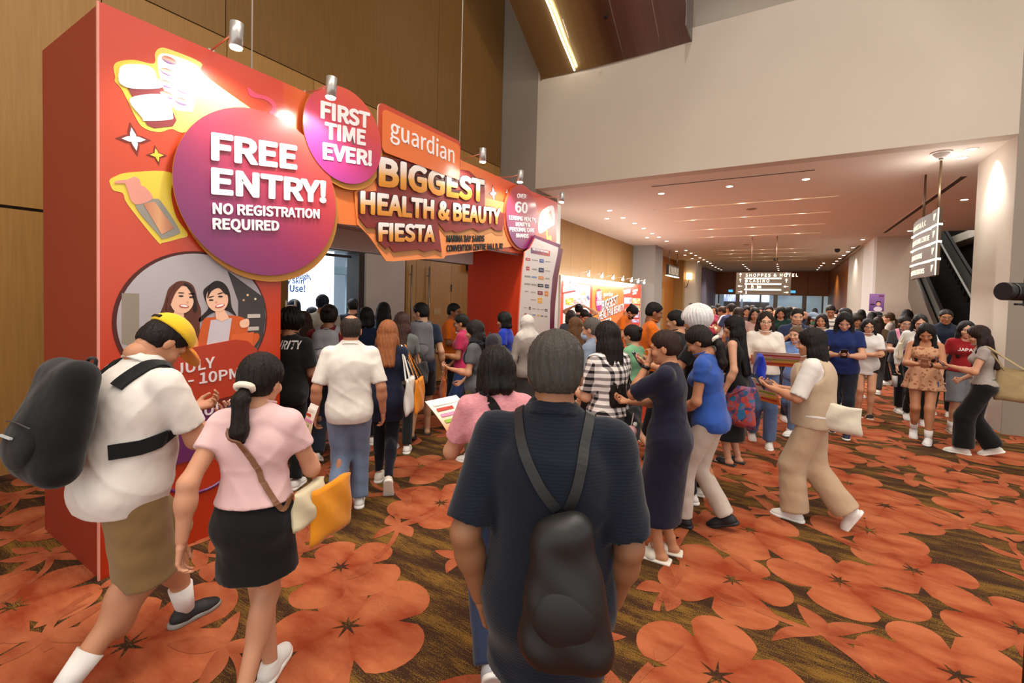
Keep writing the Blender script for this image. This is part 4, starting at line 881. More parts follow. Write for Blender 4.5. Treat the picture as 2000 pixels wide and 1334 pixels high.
for (a, b, c, d, col, nr, nc) in ((160, 570, 330, 720, '#b9c23a', 3, 4), (340, 575, 490, 700, '#e6a9c4', 3, 3), (495, 580, 610, 700, '#efc0d8', 3, 4), (160, 760, 260, 830, '#9db6e0', 1, 3), (155, 860, 270, 1090, '#c2cc4a', 4, 2), (505, 440, 595, 505, '#d8cc5a', 1, 3), (1430, 565, 1600, 700, '#9db6e0', 1, 3), (1615, 580, 1780, 700, '#c9cf8a', 2, 5), (1615, 730, 1775, 850, '#c2c886', 3, 4), (1605, 880, 1765, 1005, '#b7a0d6', 3, 5), (1600, 1040, 1755, 1110, '#b09ad8', 2, 5)):
    ep('guide_tile', [(a, b), (c, b+4), (c, d+4), (a, d)], plain(col, .5, noise=.05, name='tile'), 3)
    for i in range(nc):
        for j in range(nr):
            x0 = a+(c-a)*(i+.18)/nc; x1 = a+(c-a)*(i+.82)/nc; y0 = b+(d-b)*(j+.2)/nr; y1 = b+(d-b)*(j+.75)/nr
            ep('guide_mark', [(x0, y0), (x1, y0), (x1, y1), (x0, y1)], plain(['#f3efe2', '#8fa03a', '#d98a7a', '#ffffff'][(i*3+j) % 4], .5, noise=0, name='mark'), 4)
for a, b, c, d in ((1435, 700, 1600, 1100),): ep('guide_tile', [(a, b), (c, b), (c, d), (a, d)], plain('#d8563a', .5, name='tile_red'), 3)
for j in range(5):
    ep('guide_mark', [(1450, 735+j*75), (1575, 735+j*75), (1575, 775+j*75), (1450, 775+j*75)], plain(['#b83a28', '#f0b49c'][j % 2], .5, noise=0, name='mark2'), 5)
ep('oval_sign', [(885+75*math.cos(R(a)), 620+250*math.sin(R(a))) for a in range(0, 360, 12)], coat(grad([(0, '#a33a8e'), (1, '#cc4a48')], (0, 0, 1), 'oval_fade')), 3)
for s, y in (('FIRST', 520), ('TIME', 615), ('EVER!', 725)): etx(s, (832, y+22), (940, y), .16, whitep, k=5)
etx('guardian', (980, 545), (1180, 540), .16, whitep, .0, 5)
for s, a, b, cap in (('BIGGEST', (940, 860), (1285, 700), .34), ('HEALTH & BEAUTY', (875, 1060), (1420, 840), .27), ('FIESTA', (900, 1230), (1150, 1120), .22)):
    etx(s, (a[0]+5, a[1]+10), (b[0]+5, b[1]+10), cap, dkb, .045, 4); etx(s, a, b, cap, gold, .016, 6)
for a, b, c, d in ((1420, 385, 1570, 430), (1425, 440, 1560, 470), (1620, 380, 1725, 425), (1620, 445, 1700, 485)): ep('title_mark', [(a, b+25), (c, b), (c, d), (a, d+25)], whitep, 3)
ep('photo_tile', [(615, 545), (660, 510), (690, 600), (660, 630)], plain('#6d6a9a', .5, name='tile_blue'), 5)
for i, px in enumerate((1148, 1174, 1196, 1215, 1232, 1245, 1257)):
    y = at(px, 550, 0, EX+.3).y; L = empty('wall_lamp', (EX+.32, y, 2.58)); tag(L, ['first', 'second', 'third', 'fourth', 'fifth', 'sixth', 'last'][i]+' glowing lamp in the row above the event guide wall', 'spotlight', 'lamps above the event guide wall')
    B().cyl((0, 0, 0), (0.02, 0, .13), .035).build('lamp_head', lampb, L); B().sph((0, 0, -.02), .045, 12).build('bulb', lampe, L); B().tube([(0, 0, .08), (-.25, 0, .05), (-.32, 0, -.10)], .008, 6).build('arm', lampb, L)
    light('wall_lamp_light', 'POINT', (EX+.36, y, 2.50), 24, WHITE, .05)
for px in (1120,):
    y = at(px, 548, 0, EX+.3).y; light('wall_lamp_light', 'POINT', (EX+.36, y, 2.50), 24, WHITE, .05)
# white counter beside the staff member
ct = empty('white_counter', (-3.55, 12.6, 0)); tag(ct, 'white topped counter with papers beside the orange shirted staff', 'table')
boxo('table_top', (-.6, -.4, 1.02), (.6, .4, 1.06), white_m, ct); boxo('panel', (-.55, -.35, 0), (.55, .35, 1.02), er, ct)
# camera lens at the frame edge
cl2 = empty('video_camera', (.700, 2.425, 1.915)); tag(cl2, 'black camera with long lens poking in at the picture edge', 'camera')
dv = Vector((.66, .40, 0)).normalized(); rub = plain('#101012', .45, noise=.1, name='rubber')
b = B(); b.cyl(dv*0, dv*.018, .034, .034, 32); b.cyl(dv*.018, dv*.03, .031, .031, 32); b.build('lens_hood', black_m, cl2); B().cyl(dv*.03, dv*.085, .033, .033, 40).build('zoom_ring', rub, cl2); B().cyl(dv*.085, dv*.14, .03, .034, 32).build('lens_barrel', black_m, cl2)
for k in range(14): B().cyl(dv*(.034+k*.0036), dv*(.0355+k*.0036), .0338, .0338, 32).build('grip_ring', black_m, cl2)
B().cyl(dv*.0305, dv*.032, .0335, .0335, 32).build('marking_ring', steel, cl2)
tq = facem(dv*.14, dv, (0, 0, 1)); B().box((0, -.055, -.06), (.10, .06, .06), tq).build('camera_body', black_m, cl2, .006); B().box((-.09, -.052, -.006), (.05, -.044, .006), tq).build('support_rail', black_m, cl2, .001)
B().cyl(dv*.19+Vector((0, 0, -.05)), dv*.19+Vector((0, 0, -1.885)), .018).build('pole', black_m, cl2)
# ------------------------------------------------------------------ people: smooth union of tapering volumes, meshed
import openvdb
def V3(*a): return np.array(a, dtype=np.float64)
def unit(v):
    v = np.asarray(v, float); n = np.linalg.norm(v); return v/n if n > 1e-9 else v
class Fld:
    def __init__(s): s.p = []; s.sub = []
    def cap(s, a, b, ra, rb=None, k=.03, sq=None, cuts=()):
        s.p.append(('c', V3(*a), V3(*b), ra, ra if rb is None else rb, k, sq, cuts)); return s
    def ell(s, c, r, Rm=None, k=.03, cuts=()):
        s.p.append(('e', V3(*c), V3(*r), None if Rm is None else np.array(Rm, float), 0, k, None, cuts)); return s
    def cut_ell(s, c, r, Rm=None, k=.01): s.sub.append((V3(*c), V3(*r), None if Rm is None else np.array(Rm, float), k)); return s
    def bbox(s):
        lo = np.full(3, 9.); hi = np.full(3, -9.)
        for q in s.p:
            if q[0] == 'c': m = max(q[3], q[4]); a = np.minimum(q[1], q[2])-m; b = np.maximum(q[1], q[2])+m
            else: m = q[2].max() if q[3] is not None else q[2]; a = q[1]-m; b = q[1]+m
            lo = np.minimum(lo, a); hi = np.maximum(hi, b)
        return lo, hi
    @staticmethod
    def _ev(q, X, Y, Z):
        if q[0] == 'c':
            a, b, ra, rb, sq = q[1], q[2], q[3], q[4], q[6]; d = b-a; dd = max(d@d, 1e-9)
            x = X-a[0]; y = Y-a[1]; z = Z-a[2]
            h = np.clip((x*d[0]+y*d[1]+z*d[2])/dd, 0, 1)
            x = x-h*d[0]; y = y-h*d[1]; z = z-h*d[2]
            if sq is not None:
                ax, f = sq; t = (x*ax[0]+y*ax[1]+z*ax[2])*(f-1); x = x+t*ax[0]; y = y+t*ax[1]; z = z+t*ax[2]
            D = np.sqrt(x*x+y*y+z*z)-(ra+(rb-ra)*h)
            if sq is not None and sq[1] > 1: D = D/(1+.5*(sq[1]-1))
            return D
        c, r, Rm = q[1], q[2], q[3]; x = X-c[0]; y = Y-c[1]; z = Z-c[2]
        if Rm is not None: x, y, z = (x*Rm[0, 0]+y*Rm[1, 0]+z*Rm[2, 0], x*Rm[0, 1]+y*Rm[1, 1]+z*Rm[2, 1], x*Rm[0, 2]+y*Rm[1, 2]+z*Rm[2, 2])
        x = x/r[0]; y = y/r[1]; z = z/r[2]; k0 = np.sqrt(x*x+y*y+z*z); k1 = np.sqrt((x/r[0])**2+(y/r[1])**2+(z/r[2])**2)
        return k0*(k0-1)/np.maximum(k1, 1e-6)
    def mesh(s, h, disp=None, cuts=(), adapt=0.0):
        lo, hi = s.bbox(); lo = lo-2.5*h-.01; hi = hi+2.5*h+.01; n = np.ceil((hi-lo)/h).astype(int)+1
        ax = [(lo[i]+h*np.arange(n[i])).astype(np.float32) for i in range(3)]
        BG = .1; D = np.full(n, BG, np.float32)
        for q in s.p:
            if q[0] == 'c': m = max(q[3], q[4])+1.6*q[5]+2*h+.02; a = np.minimum(q[1], q[2])-m; b = np.maximum(q[1], q[2])+m
            else: m = (q[2].max() if q[3] is not None else q[2])+1.8*q[5]+2*h+.03; a = q[1]-m; b = q[1]+m
            i0 = np.clip(np.floor((a-lo)/h).astype(int), 0, n); i1 = np.clip(np.ceil((b-lo)/h).astype(int)+1, 0, n)
            if (i1 <= i0).any(): continue
            sl = tuple(slice(i0[i], i1[i]) for i in range(3))
            X = ax[0][sl[0]][:, None, None]; Y = ax[1][sl[1]][None, :, None]; Z = ax[2][sl[2]][None, None, :]
            d = s._ev(q, X, Y, Z)
            for (c, nn) in q[7]:
                d = np.maximum(d, (X-c[0])*nn[0]+(Y-c[1])*nn[1]+(Z-c[2])*nn[2])
            o = D[sl]; k = q[5]; e = np.maximum(k-np.abs(o-d), 0)/k if k > 0 else 0
            D[sl] = np.minimum(o, d)-e*e*k*.25
        X, Y, Z = ax[0][:, None, None], ax[1][None, :, None], ax[2][None, None, :]
        if disp is not None: D = D+disp(X, Y, Z)
        for (c, r, Rm, k) in s.sub:
            D = np.maximum(D, -s._ev(('e', c, r, Rm), X, Y, Z))
        for (c, nn) in cuts: D = np.maximum(D, (X-c[0])*nn[0]+(Y-c[1])*nn[1]+(Z-c[2])*nn[2])
        D = np.clip(D, -BG, BG).astype(np.float32)
        D[0] = D[-1] = BG; D[:, 0] = D[:, -1] = BG; D[:, :, 0] = D[:, :, -1] = BG
        g = openvdb.FloatGrid(BG); g.copyFromArray(D)
        P, T, Qd = g.convertToPolygons(isovalue=0.0, adaptivity=adapt)
        return P*h+lo, T[:, ::-1], Qd[:, ::-1]
_P, _T, _Q = Fld().ell((0, 0, 0), (.1, .1, .1)).mesh(.02)
_s = sum(float(np.dot(_P[q[0]], np.cross(_P[q[1]], _P[q[2]]))) for q in list(_Q))
FLIP = _s < 0
def np_mesh(name, parts, attrs=None):
    """parts: list of (P, T, Q); one mesh"""
    Ps, loops, starts, totals, off = [], [], [], [], 0; ls = 0
    for P, T, Q in parts:
        Ps.append(P)
        for F, k in ((T, 3), (Q, 4)):
            if len(F):
                F = np.asarray(F)[:, ::-1] if FLIP else np.asarray(F)
                loops.append((F+off).ravel()); starts.append(ls+k*np.arange(len(F))); totals.append(np.full(len(F), k)); ls += k*len(F)
        off += len(P)
    me = bpy.data.meshes.new(name); P = np.concatenate(Ps).astype(np.float32)
    L = np.concatenate(loops).astype(np.int32); S = np.concatenate(starts).astype(np.int32)
    me.vertices.add(len(P)); me.vertices.foreach_set('co', P.ravel()); me.loops.add(len(L)); me.loops.foreach_set('vertex_index', L)
    me.polygons.add(len(S)); me.polygons.foreach_set('loop_start', S)
    me.polygons.foreach_set('use_smooth', np.ones(len(S), bool)); me.update(calc_edges=True)
    if attrs is not None:
        a = me.attributes.new('hc', 'FLOAT_VECTOR', 'POINT'); a.data.foreach_set('vector', attrs.astype(np.float32).ravel())
    return me
def Rx(a): c, s = math.cos(a), math.sin(a); return np.array([[1, 0, 0], [0, c, -s], [0, s, c]])
def Ry(a): c, s = math.cos(a), math.sin(a); return np.array([[c, 0, s], [0, 1, 0], [-s, 0, c]])
def Rz(a): c, s = math.cos(a), math.sin(a); return np.array([[c, -s, 0], [s, c, 0], [0, 0, 1]])
def tfm(part, Rm, t, sc=1.0):
    P, T, Q = part; return ((P*sc) @ Rm.T+t, T, Q)
CACHE = {}
def head_part(sex, h):
    key = ('head', sex, h)
    if key in CACHE: return CACHE[key]
    F = Fld(); m = sex == 'm'
    F.ell((0, -.014, .032), (.073, .092, .086), k=.02).ell((0, .022, -.03), (.060 if m else .057, .066, .082), k=.03)
    F.ell((0, .040, -.082), (.040 if m else .032, .038, .028), k=.03).ell((0, .070, -.093), (.016, .014, .013), k=.02)
    F.cap((0, .084, .008), (0, .100, -.028), .006, .011, k=.012).cap((-.011, .090, -.032), (.011, .090, -.032), .008, .008, k=.008)
    F.cap((-.042, .070, .026), (.042, .070, .026), .009, .009, k=.02)
    for s in (-1, 1):
        F.ell((s*.040, .060, -.028), (.022, .022, .02), k=.02).ell((s*.075, -.010, -.012), (.008, .019, .030), k=.006)
    F.ell((0, .084, -.061), (.021, .008, .006), k=.008).ell((0, .083, -.071), (.018, .008, .006), k=.008)
    F.cap((0, -.018, -.05), (0, -.028, -.11), .052 if m else .044, .052 if m else .044, k=.03)
    F.p.append(('e', V3(-.031, .070, .001), V3(.0135, .0125, .0105), None, 0, .002, None, ())); F.p.append(('e', V3(.031, .070, .001), V3(.0135, .0125, .0105), None, 0, .002, None, ()))
    CACHE[key] = F.mesh(h); return CACHE[key]
def hand_part(kind, side, h):
    """fingers along +Y, palm normal -Z, thumb towards +X for side=1"""
    key = ('hand', kind, side, h)
    if key in CACHE: return CACHE[key]
    F = Fld(); th = .5
    F.cap((0, -.04, 0), (0, .0, 0), .026, .024, k=.01, sq=((0, 0, 1), 1.25))
    F.cap((.012, .015, 0), (.022, .075, -.002), .020, .016, k=.012, sq=((0, 0, 1), 1.35)).cap((-.010, .015, 0), (-.020, .070, -.002), .020, .016, k=.012, sq=((0, 0, 1), 1.35))
    curl = {'relax': (.35, .55, .45), 'grip': (1.0, 1.25, .9), 'flat': (.12, .15, .1), 'hold': (.6, .75, .5)}[kind]
    for i, (x, ln) in enumerate(((.030, .072), (.010, .080), (-.010, .075), (-.029, .060))):
        p = V3(x, .078-abs(i-1.2)*.004, -.002); a = 0; r = .0086 if i < 3 else .0076
        for j, (seg, c) in enumerate(zip((.44, .32, .24), curl)):
            a += c*(1+.08*i); q = p+ln*seg*V3((x*.6 if j == 0 else 0), math.cos(a), -math.sin(a)); F.cap(p, q, r, r*.9, k=.004); p = q; r *= .9
    p = V3(.024, .012, -.004); q = p+V3(.026, .030, -.012); F.cap(p, q, .0125, .0105, k=.01)
    e = q+(V3(.004, .032, -.012) if kind != 'grip' else V3(-.016, .024, -.016)); F.cap(q, e, .0098, .0082, k=.005)
    P, T, Q = F.mesh(h)
    if side < 0: P = P*np.array([-1, 1, 1]); T = T[:, ::-1]; Q = Q[:, ::-1]
    CACHE[key] = (P, T, Q); return CACHE[key]
def shoe_parts(kind, h):
    key = ('shoe', kind, h)
    if key in CACHE: return CACHE[key]
    F = Fld(); S = Fld(); Z = -.085   # origin at the ankle
    if kind == 'foot':
        F.cap((0, -.035, -.050), (.004, .085, -.062), .030, .030, k=.03, sq=((0, 0, 1), 1.25)).cap((0, 0, .03), (0, -.01, -.045), .034, .034, k=.03)
        for i in range(5): F.cap((-.028+i*.014, .10, -.068), (-.030+i*.0155, .135+(.012 if i > 2 else 0), -.072), .008, .0078, k=.006)
        r = (F.mesh(h, cuts=(((0, 0, Z+.010), (0, 0, -1)),)), None)
    else:
        F.cap((0, -.035, -.048), (.004, .095, -.058), .038, .040, k=.03, sq=((0, 0, 1), 1.1)).ell((.004, .120, -.062), (.042, .060, .030), k=.03).cap((0, -.005, -.05), (0, -.012, .012 if kind != 'low' else -.012), .036, .036, k=.03).cap((0, .02, -.02), (0, .08, -.045), .022, .024, k=.03)
        S.cap((0, -.040, -.074), (.004, .105, -.074), .043, .047, k=.02).ell((.004, .125, -.074), (.045, .062, .03), k=.02)
        r = (F.mesh(h, cuts=(((0, 0, Z+.018), (0, 0, -1)), ((0, 0, .002), (0, 0, 1)))), S.mesh(h, cuts=(((0, 0, Z), (0, 0, -1)), ((0, 0, Z+.026), (0, 0, 1)))))
    CACHE[key] = r; return r
# skin with lips, eyes and brows drawn from head coordinates
def skin_mat(tone='#c98f6e', hairc='#1a1210'):
    key = ('skin', tone, hairc)
    if key in MC: return MC[key]
    m, t = newmat('skin', .5, 0, .35); b = t.bsdf; b.inputs['Subsurface Weight'].default_value = 0
    a = t.add('ShaderNodeAttribute'); a.attribute_name = 'hc'; sx = t.add('ShaderNodeSeparateXYZ'); t.link(a.outputs['Vector'], sx.inputs[0])
    x, y, z = sx.outputs; ax = t.math('ABSOLUTE', x); c = lin(tone)
    col = t.mix(t.noise(t.coord(), 14, 3), tuple(v*.92 for v in c), tuple(min(1, v*1.07) for v in c))
    def elm(cx, cz, rx, rz, soft=6.0, tilt=0.0):
        u = t.math('DIVIDE', t.math('SUBTRACT', ax, cx), rx); zz = t.math('SUBTRACT', z, cz)
        if tilt: zz = t.math('SUBTRACT', zz, t.math('MULTIPLY', t.math('SUBTRACT', ax, cx), tilt))
        v = t.math('DIVIDE', zz, rz); d = t.math('ADD', t.math('MULTIPLY', u, u), t.math('MULTIPLY', v, v))
        return t.math('MULTIPLY', t.math('MULTIPLY', t.math('SUBTRACT', 1.0, d), soft, clamp=True), t.math('GREATER_THAN', y, .045))
    lip = tuple(v*w for v, w in zip(c, (.85, .5, .5)))
    col = t.mix(t.math('MULTIPLY', elm(.040, -.032, .024, .020, 1.5), .35), col, tuple(v*w for v, w in zip(c, (1.05, .78, .74))))
    col = t.mix(elm(0, -.066, .023, .0105, 3), col, lip); col = t.mix(elm(0, -.066, .019, .0016), col, (.05, .012, .01))
    col = t.mix(elm(.031, .002, .017, .0095, 3), col, tuple(v*.45 for v in c)); col = t.mix(elm(.031, .0005, .0135, .0058), col, (.62, .58, .55)); col = t.mix(elm(.031, .001, .0062, .0062), col, (.015, .009, .007))
    col = t.mix(elm(.031, .0068, .0155, .0016), col, (.02, .012, .01))
    col = t.mix(t.math('MULTIPLY', elm(.033, .025, .018, .0042, 3, .12), .9), col, lin(hairc)); col = t.mix(elm(.007, -.0375, .0035, .0025, 3), col, tuple(v*.25 for v in c))
    t.link(col, b.inputs['Base Color']); MC[key] = m; return m
def hair_mat(color='#17110f', shine=.38):
    key = ('hair', color)
    if key in MC: return MC[key]
    m, t = newmat('hair', shine+.08, 0, .22); c = lin(color); o = t.coord(); n = t.noise(t.mapping(o, (60, 60, 5)), 3, 3, .6)
    t.link(t.mix(n, tuple(v*.6 for v in c), tuple(min(1, v*1.5) for v in c)), t.bsdf.inputs['Base Color']); t.bump(n, .6, .01)
    MC[key] = m; return m
def ik(a, b, l1, l2, pole):
    d = b-a; L = np.linalg.norm(d); mx = (l1+l2)*.995
    if L > mx: b = a+d/L*mx; d = b-a; L = mx
    L = max(L, abs(l1-l2)+.02); u = d/L; x = (l1*l1-l2*l2+L*L)/(2*L); h = math.sqrt(max(l1*l1-x*x, 0))
    p = np.asarray(pole, float); p = p-(p@u)*u; p = unit(p) if np.linalg.norm(p) > 1e-6 else unit(np.cross(u, V3(1, 0, 0)))
    return a+u*x+p*h, b
ARM = {  # wrist offset from shoulder (out, forward, up), elbow pole (out, fwd, up), hand kind, palm roll
    'down': ((.095, .03, -.500), (.4, -1, 0), 'relax'), 'back': ((.07, -.20, -.46), (.3, -1, 0), 'relax'), 'fwd': ((.03, .22, -.43), (.4, -1, -.2), 'relax'),
    'phone': ((-.11, .29, -.25), (.8, -.4, -1), 'hold'), 'phone1': ((-.03, .30, -.22), (.6, -.4, -1), 'hold'), 'hold90': ((.00, .27, -.25), (.3, -.6, -1), 'hold'), 'low': ((-.10, .18, -.42), (.8, -.8, 0), 'hold'),
    'chin': ((-.12, .15, .06), (.4, .2, -1), 'hold'), 'face': ((-.10, .17, .10), (.6, .3, -1), 'relax'), 'strap': ((-.04, .15, -.10), (.6, -.3, -1), 'grip'), 'crossed': ((-.20, .20, -.27), (.9, .2, -1), 'relax'),
    'behind': ((-.06, -.16, -.40), (.8, -.8, 0), 'relax'), 'head': ((.02, .06, .25), (1, .3, .1), 'relax'), 'hip': ((.10, -.02, -.40), (1, -.8, 0), 'relax'), 'bagfwd': ((-.02, .16, -.40), (.5, -1, 0), 'grip'), 'give': ((.02, .38, -.20), (.4, -.4, -1), 'hold')}
LEG = {  # (x, y, toe yaw deg, heel raise deg) left, right
    'stand': ((-.10, .02, 8, 0), (.10, -.02, -8, 0)), 'close': ((-.075, .03, 4, 0), (.075, -.03, -4, 0)), 'wide': ((-.15, .0, 12, 0), (.15, .0, -12, 0)),
    'walkL': ((-.08, .30, 4, 0), (.08, -.30, -4, 38)), 'walkR': ((-.08, -.30, 4, 38), (.08, .30, -4, 0)), 'stepL': ((-.08, .16, 4, 0), (.08, -.17, -4, 22)), 'stepR': ((-.08, -.17, 4, 22), (.08, .16, -4, 0)),
    'kickR': ((-.07, .10, 4, 0), (.07, -.40, -4, 62)), 'kickL': ((-.07, -.40, 4, 62), (.07, .10, -4, 0)), 'crossL': ((.03, .13, 4, 0), (-.0, -.12, -4, 12))}
PEOPLE = {}
def person(label, px, dep=None, foot=None, top=None, H=None, face=0, sex='f', b=1.0, skin='#c48a6a', hair=('long', '#17110f'), tp=('tee', '#d8d0ca'), bt=('pants', '#23252c'), shoes=('#e8e4de', '#f0ece6', 'low'), legs='stand', arms=('down', 'down'), hyaw=0, hpitch=8, lean=3, twist=0, tilt=0, sleeve=None, hem=None, glasses=None, mask=None, cap=None, vox=None, socks=None, bald=0, zoff=0):
    h0 = at(px, foot, 2, 0) if foot is not None else None
    if h0 is None:
        c = depth_at(px, 700, dep); base = Vector((c.x, c.y, 0))
        for _ in range(4):      # keep the column at the middle of the body
            q = base.copy(); q.z = 1.0; d = Vector((q.x, q.y, q.z))-CAM; u = d.dot(_R3)/d.dot(_F)*FPX+PPX; base += _r*((px-u)*dep/FPX)
    else: base = Vector((h0.x, h0.y, 0))
    dep = (base+Vector((0, 0, 1))-CAM).dot(_F)
    if H is None:
        v = (top-PPY)/FPX; uu = (px-PPX)/FPX; d = ray(px, top); tt = math.hypot(base.x, base.y)/math.hypot(d.x, d.y); H = 1.85+d.z*tt
        H += .012*(hpitch/20)**2*2+lean*.002
    H = max(1.3, min(1.9, H))
    s = H/1.70; far = dep > 9; h = vox or (.009 if dep < 3 else .012 if dep < 5 else .016 if dep < 8 else .022 if dep < 13 else .028)
    hd = .004 if dep < 2.6 else .0048 if dep < 7.5 else .0075 if dep < 12 else .012; hh = .0032 if dep < 4.2 else .0046 if dep < 8 else .008 if dep < 13 else .012
    seed = sum(map(ord, label)) % 997
    az = math.atan2(base.x, base.y)+R(face)      # clockwise from +Y
    root = empty('person', base, -az); tag(root, label, 'person')
    m = sex == 'm'; fr = V3(0, 1, 0); fx = .0
    # joints -------------------------------------------------
    L1, L2, AH = .42*s, .405*s, .085
    lg = LEG[legs] if isinstance(legs, str) else legs; hipx = (.085 if m else .088)*s
    ank, ftR = [], []
    for (x, y, yw, hl) in lg:
        Rf = Rz(-R(yw)) @ Rx(-R(hl)); toe = V3(x*s, y*s, 0)+Rz(-R(yw)) @ V3(0, .12, 0); ank.append(toe+Rf @ V3(0, -.12, AH)); ftR.append(Rf)
    hz = min(math.sqrt(max(((L1+L2)*.992)**2-(ank[i][0]-(hipx*(1 if i else -1)))**2-ank[i][1]**2, .1))+ank[i][2] for i in (0, 1)); hz = min(hz, .90*s)
    P0 = V3(0, 0, hz); ln = R(lean); Rp = Rx(-ln*.35); Rc = Rz(-R(twist)) @ Rx(-ln) @ Ry(R(tilt)); Rm_ = Rx(-ln*.7)
    W = P0+Rp @ V3(0, 0, .15*s); C = W+Rc @ V3(0, .0, .20*s); NB = C+Rc @ V3(0, -.015*s, .17*s)
    RH = Rz(-R(hyaw)) @ Rc @ Rx(-R(hpitch)+0.0)
    if hpitch > 20: RH = Rz(-R(hyaw)) @ Rx(-R(hpitch)-ln)
    HC = NB+.55*(Rc @ V3(0, .02*s, .140*s))+.45*(RH @ V3(0, .03*s, .140*s)); hs = (.5+.5*s)*1.03
    hipj = [P0+Rp @ V3(-hipx, 0, -.01), P0+Rp @ V3(hipx, 0, -.01)]; knee = []
    for i in (0, 1):
        k, a = ik(hipj[i], ank[i], L1, L2, Rz(-R(lg[i][2])) @ V3(.0, 1, .1)); knee.append(k)
    shw = (.168 if m else .148)*s*(.55+.45*b); sh = [C+Rc @ V3(-shw, -.005, .112*s), C+Rc @ V3(shw, -.005, .112*s)]
    el, wr, hk, hR = [], [], [], []
    for i in (0, 1):
        A = ARM[arms[i]] if isinstance(arms[i], str) else arms[i]; sg = 1 if i else -1
        o, p = A[0], A[1]; t_ = sh[i]+Rz(-R(twist)) @ V3(sg*o[0], o[1], o[2])*s
        e, w2 = ik(sh[i], t_, .285*s, .245*s, Rz(-R(twist)) @ V3(sg*p[0], p[1], p[2])); el.append(e); wr.append(w2); hk.append(A[2])
        y_ = unit(w2-e); up = V3(0, 0, 1) if A[2] == 'hold' else V3(-sg, 0.15, 0)*-1
        n_ = -up if A[2] == 'hold' else V3(-sg, .2, 0)      # palm faces -Z local
        z_ = -(n_-(n_@y_)*y_) if A[2] != 'hold' else -(V3(-sg*.5, 0, 1)-(V3(-sg*.5, 0, 1)@y_)*y_); z_ = unit(z_); x_ = np.cross(y_, z_); hR.append(np.array([x_, y_, z_]).T)
    # body ------------------------------------------------
    bb_ = b; bw = s*(.45+.55*bb_)
    def torso(F, g=0.0, gh=None, k=.05):
        gh = g if gh is None else gh
        F.cap(P0+Rp @ V3(-.055*s, 0, .02*s), P0+Rp @ V3(.055*s, 0, .02*s), .108*bw+gh, k=k).ell(W, ((.132 if m else .116)*bw+g, (.098 if m else .09)*bw*(.6+.4*bb_)+g, .16*s), Rm_, k=k)
        F.cap(C+Rc @ V3(-.065*s, 0, .02*s), C+Rc @ V3(.065*s, 0, .02*s), (.098 if m else .088)*bw+g, k=k).ell(C+Rc @ V3(0, -.01, .0), ((.158 if m else .138)*bw+g, (.108 if m else .098)*bw+g, .17*s), Rc, k=k)
        F.cap(sh[0]+Rc @ V3(.02, 0, .004), sh[1]+Rc @ V3(-.02, 0, .004), .052*s+g*.55, k=.03).cap(C+Rc @ V3(-.06*s, -.01, .145*s), C+Rc @ V3(.06*s, -.01, .145*s), .050*s+g*.4, k=.05)
        F.cap(C+Rc @ V3(0, -.02*s, .13*s), NB, .06*s+g*.6, .05*s+g*.5, k=.05)
        if not m:
            for q in (-1, 1): F.ell(C+Rc @ V3(q*.062*s, .085*bw, -.005*s), (.052*s+g*.7, .045*s*bb_+g*.7, .052*s+g*.7), Rc, k=.04)
        if bb_ > 1.08: F.ell(W+Rp @ V3(0, .04*bw, -.01), (.13*bw+g, .11*bw+g, .12*s), Rm_, k=.06)
        for q in (-1, 1): F.ell(P0+Rp @ V3(q*.06*s, -.055*bw, -.02*s), (.075*bw+gh, .065*bw+gh, .08*s), Rp, k=.05)
    def arm(F, i, g=0.0, upto=2.0, k=.03, cuts=()):
        ra, rb, rc_ = .045*bw+g, .036*bw+g, (.024+.003*m)*s+g
        if upto <= 1:
            e = sh[i]+(el[i]-sh[i])*upto; F.cap(sh[i], e+unit(el[i]-sh[i])*.05, ra, ra+(rb-ra)*upto+g*.4, k=k, cuts=((e, unit(el[i]-sh[i])),)+tuple(cuts))
        else:
            F.cap(sh[i], el[i], ra, rb, k=k); u = upto-1; e = el[i]+(wr[i]-el[i])*u
            F.cap(el[i], el[i]+(wr[i]-el[i])*.35, rb, .038*bw+g, k=k) if u > .35 else None
            F.cap(el[i]+(wr[i]-el[i])*min(.3, u), e, .037*bw+g, rb+(rc_-rb)*u, k=k, cuts=((e, unit(wr[i]-el[i])),) if u < 1 else ())
    def leg(F, i, g=0.0, upto=2.0, k=.03, flare=0.0, knee_g=None):
        ra, rb, rc_ = .080*bw+g, .054*bw+g+(0 if knee_g is None else knee_g), .038*s+g+flare
        if upto <= 1:
            e = hipj[i]+(knee[i]-hipj[i])*upto; n_ = unit(knee[i]-hipj[i]); F.cap(hipj[i], e+n_*.06, ra, ra+(rb+.012-ra)*upto+flare, k=k, cuts=((e, n_),))
        else:
            F.cap(hipj[i], knee[i], ra, rb, k=k); u = upto-1; e = knee[i]+(ank[i]-knee[i])*u; n_ = unit(ank[i]-knee[i])
            if g < .012 or flare < -.005: F.ell(knee[i]+(ank[i]-knee[i])*.30+Rz(-R(lg[i][2])) @ V3(0, -.014*s, 0), (.050*bw+g*.8, .056*bw+g*.8, .13*s), None, k=.05)
            F.cap(knee[i], e+(n_*.04 if upto < 2 or flare else 0), rb, rb+(rc_-rb)*u, k=k, cuts=((e, n_),) if (upto < 2 or flare) else ())
    covered = bt[0] in ('pants', 'slim', 'jeans', 'wide')
    F = Fld(); torso(F, -.014); [arm(F, i) for i in (0, 1)]; [leg(F, i, -.016 if covered else -.002) for i in (0, 1)]
    F.cap(NB+Rc @ V3(0, .004, -.05), HC+RH @ V3(0, -.026, -.06)*hs, (.060 if m else .050)*s, (.056 if m else .046)*s, k=.045)
    hp = head_part(sex, hd); parts = [F.mesh(h), tfm(hp, RH, HC, hs)]
    att = [np.full((len(parts[0][0]), 3), 9.0), hp[0]]
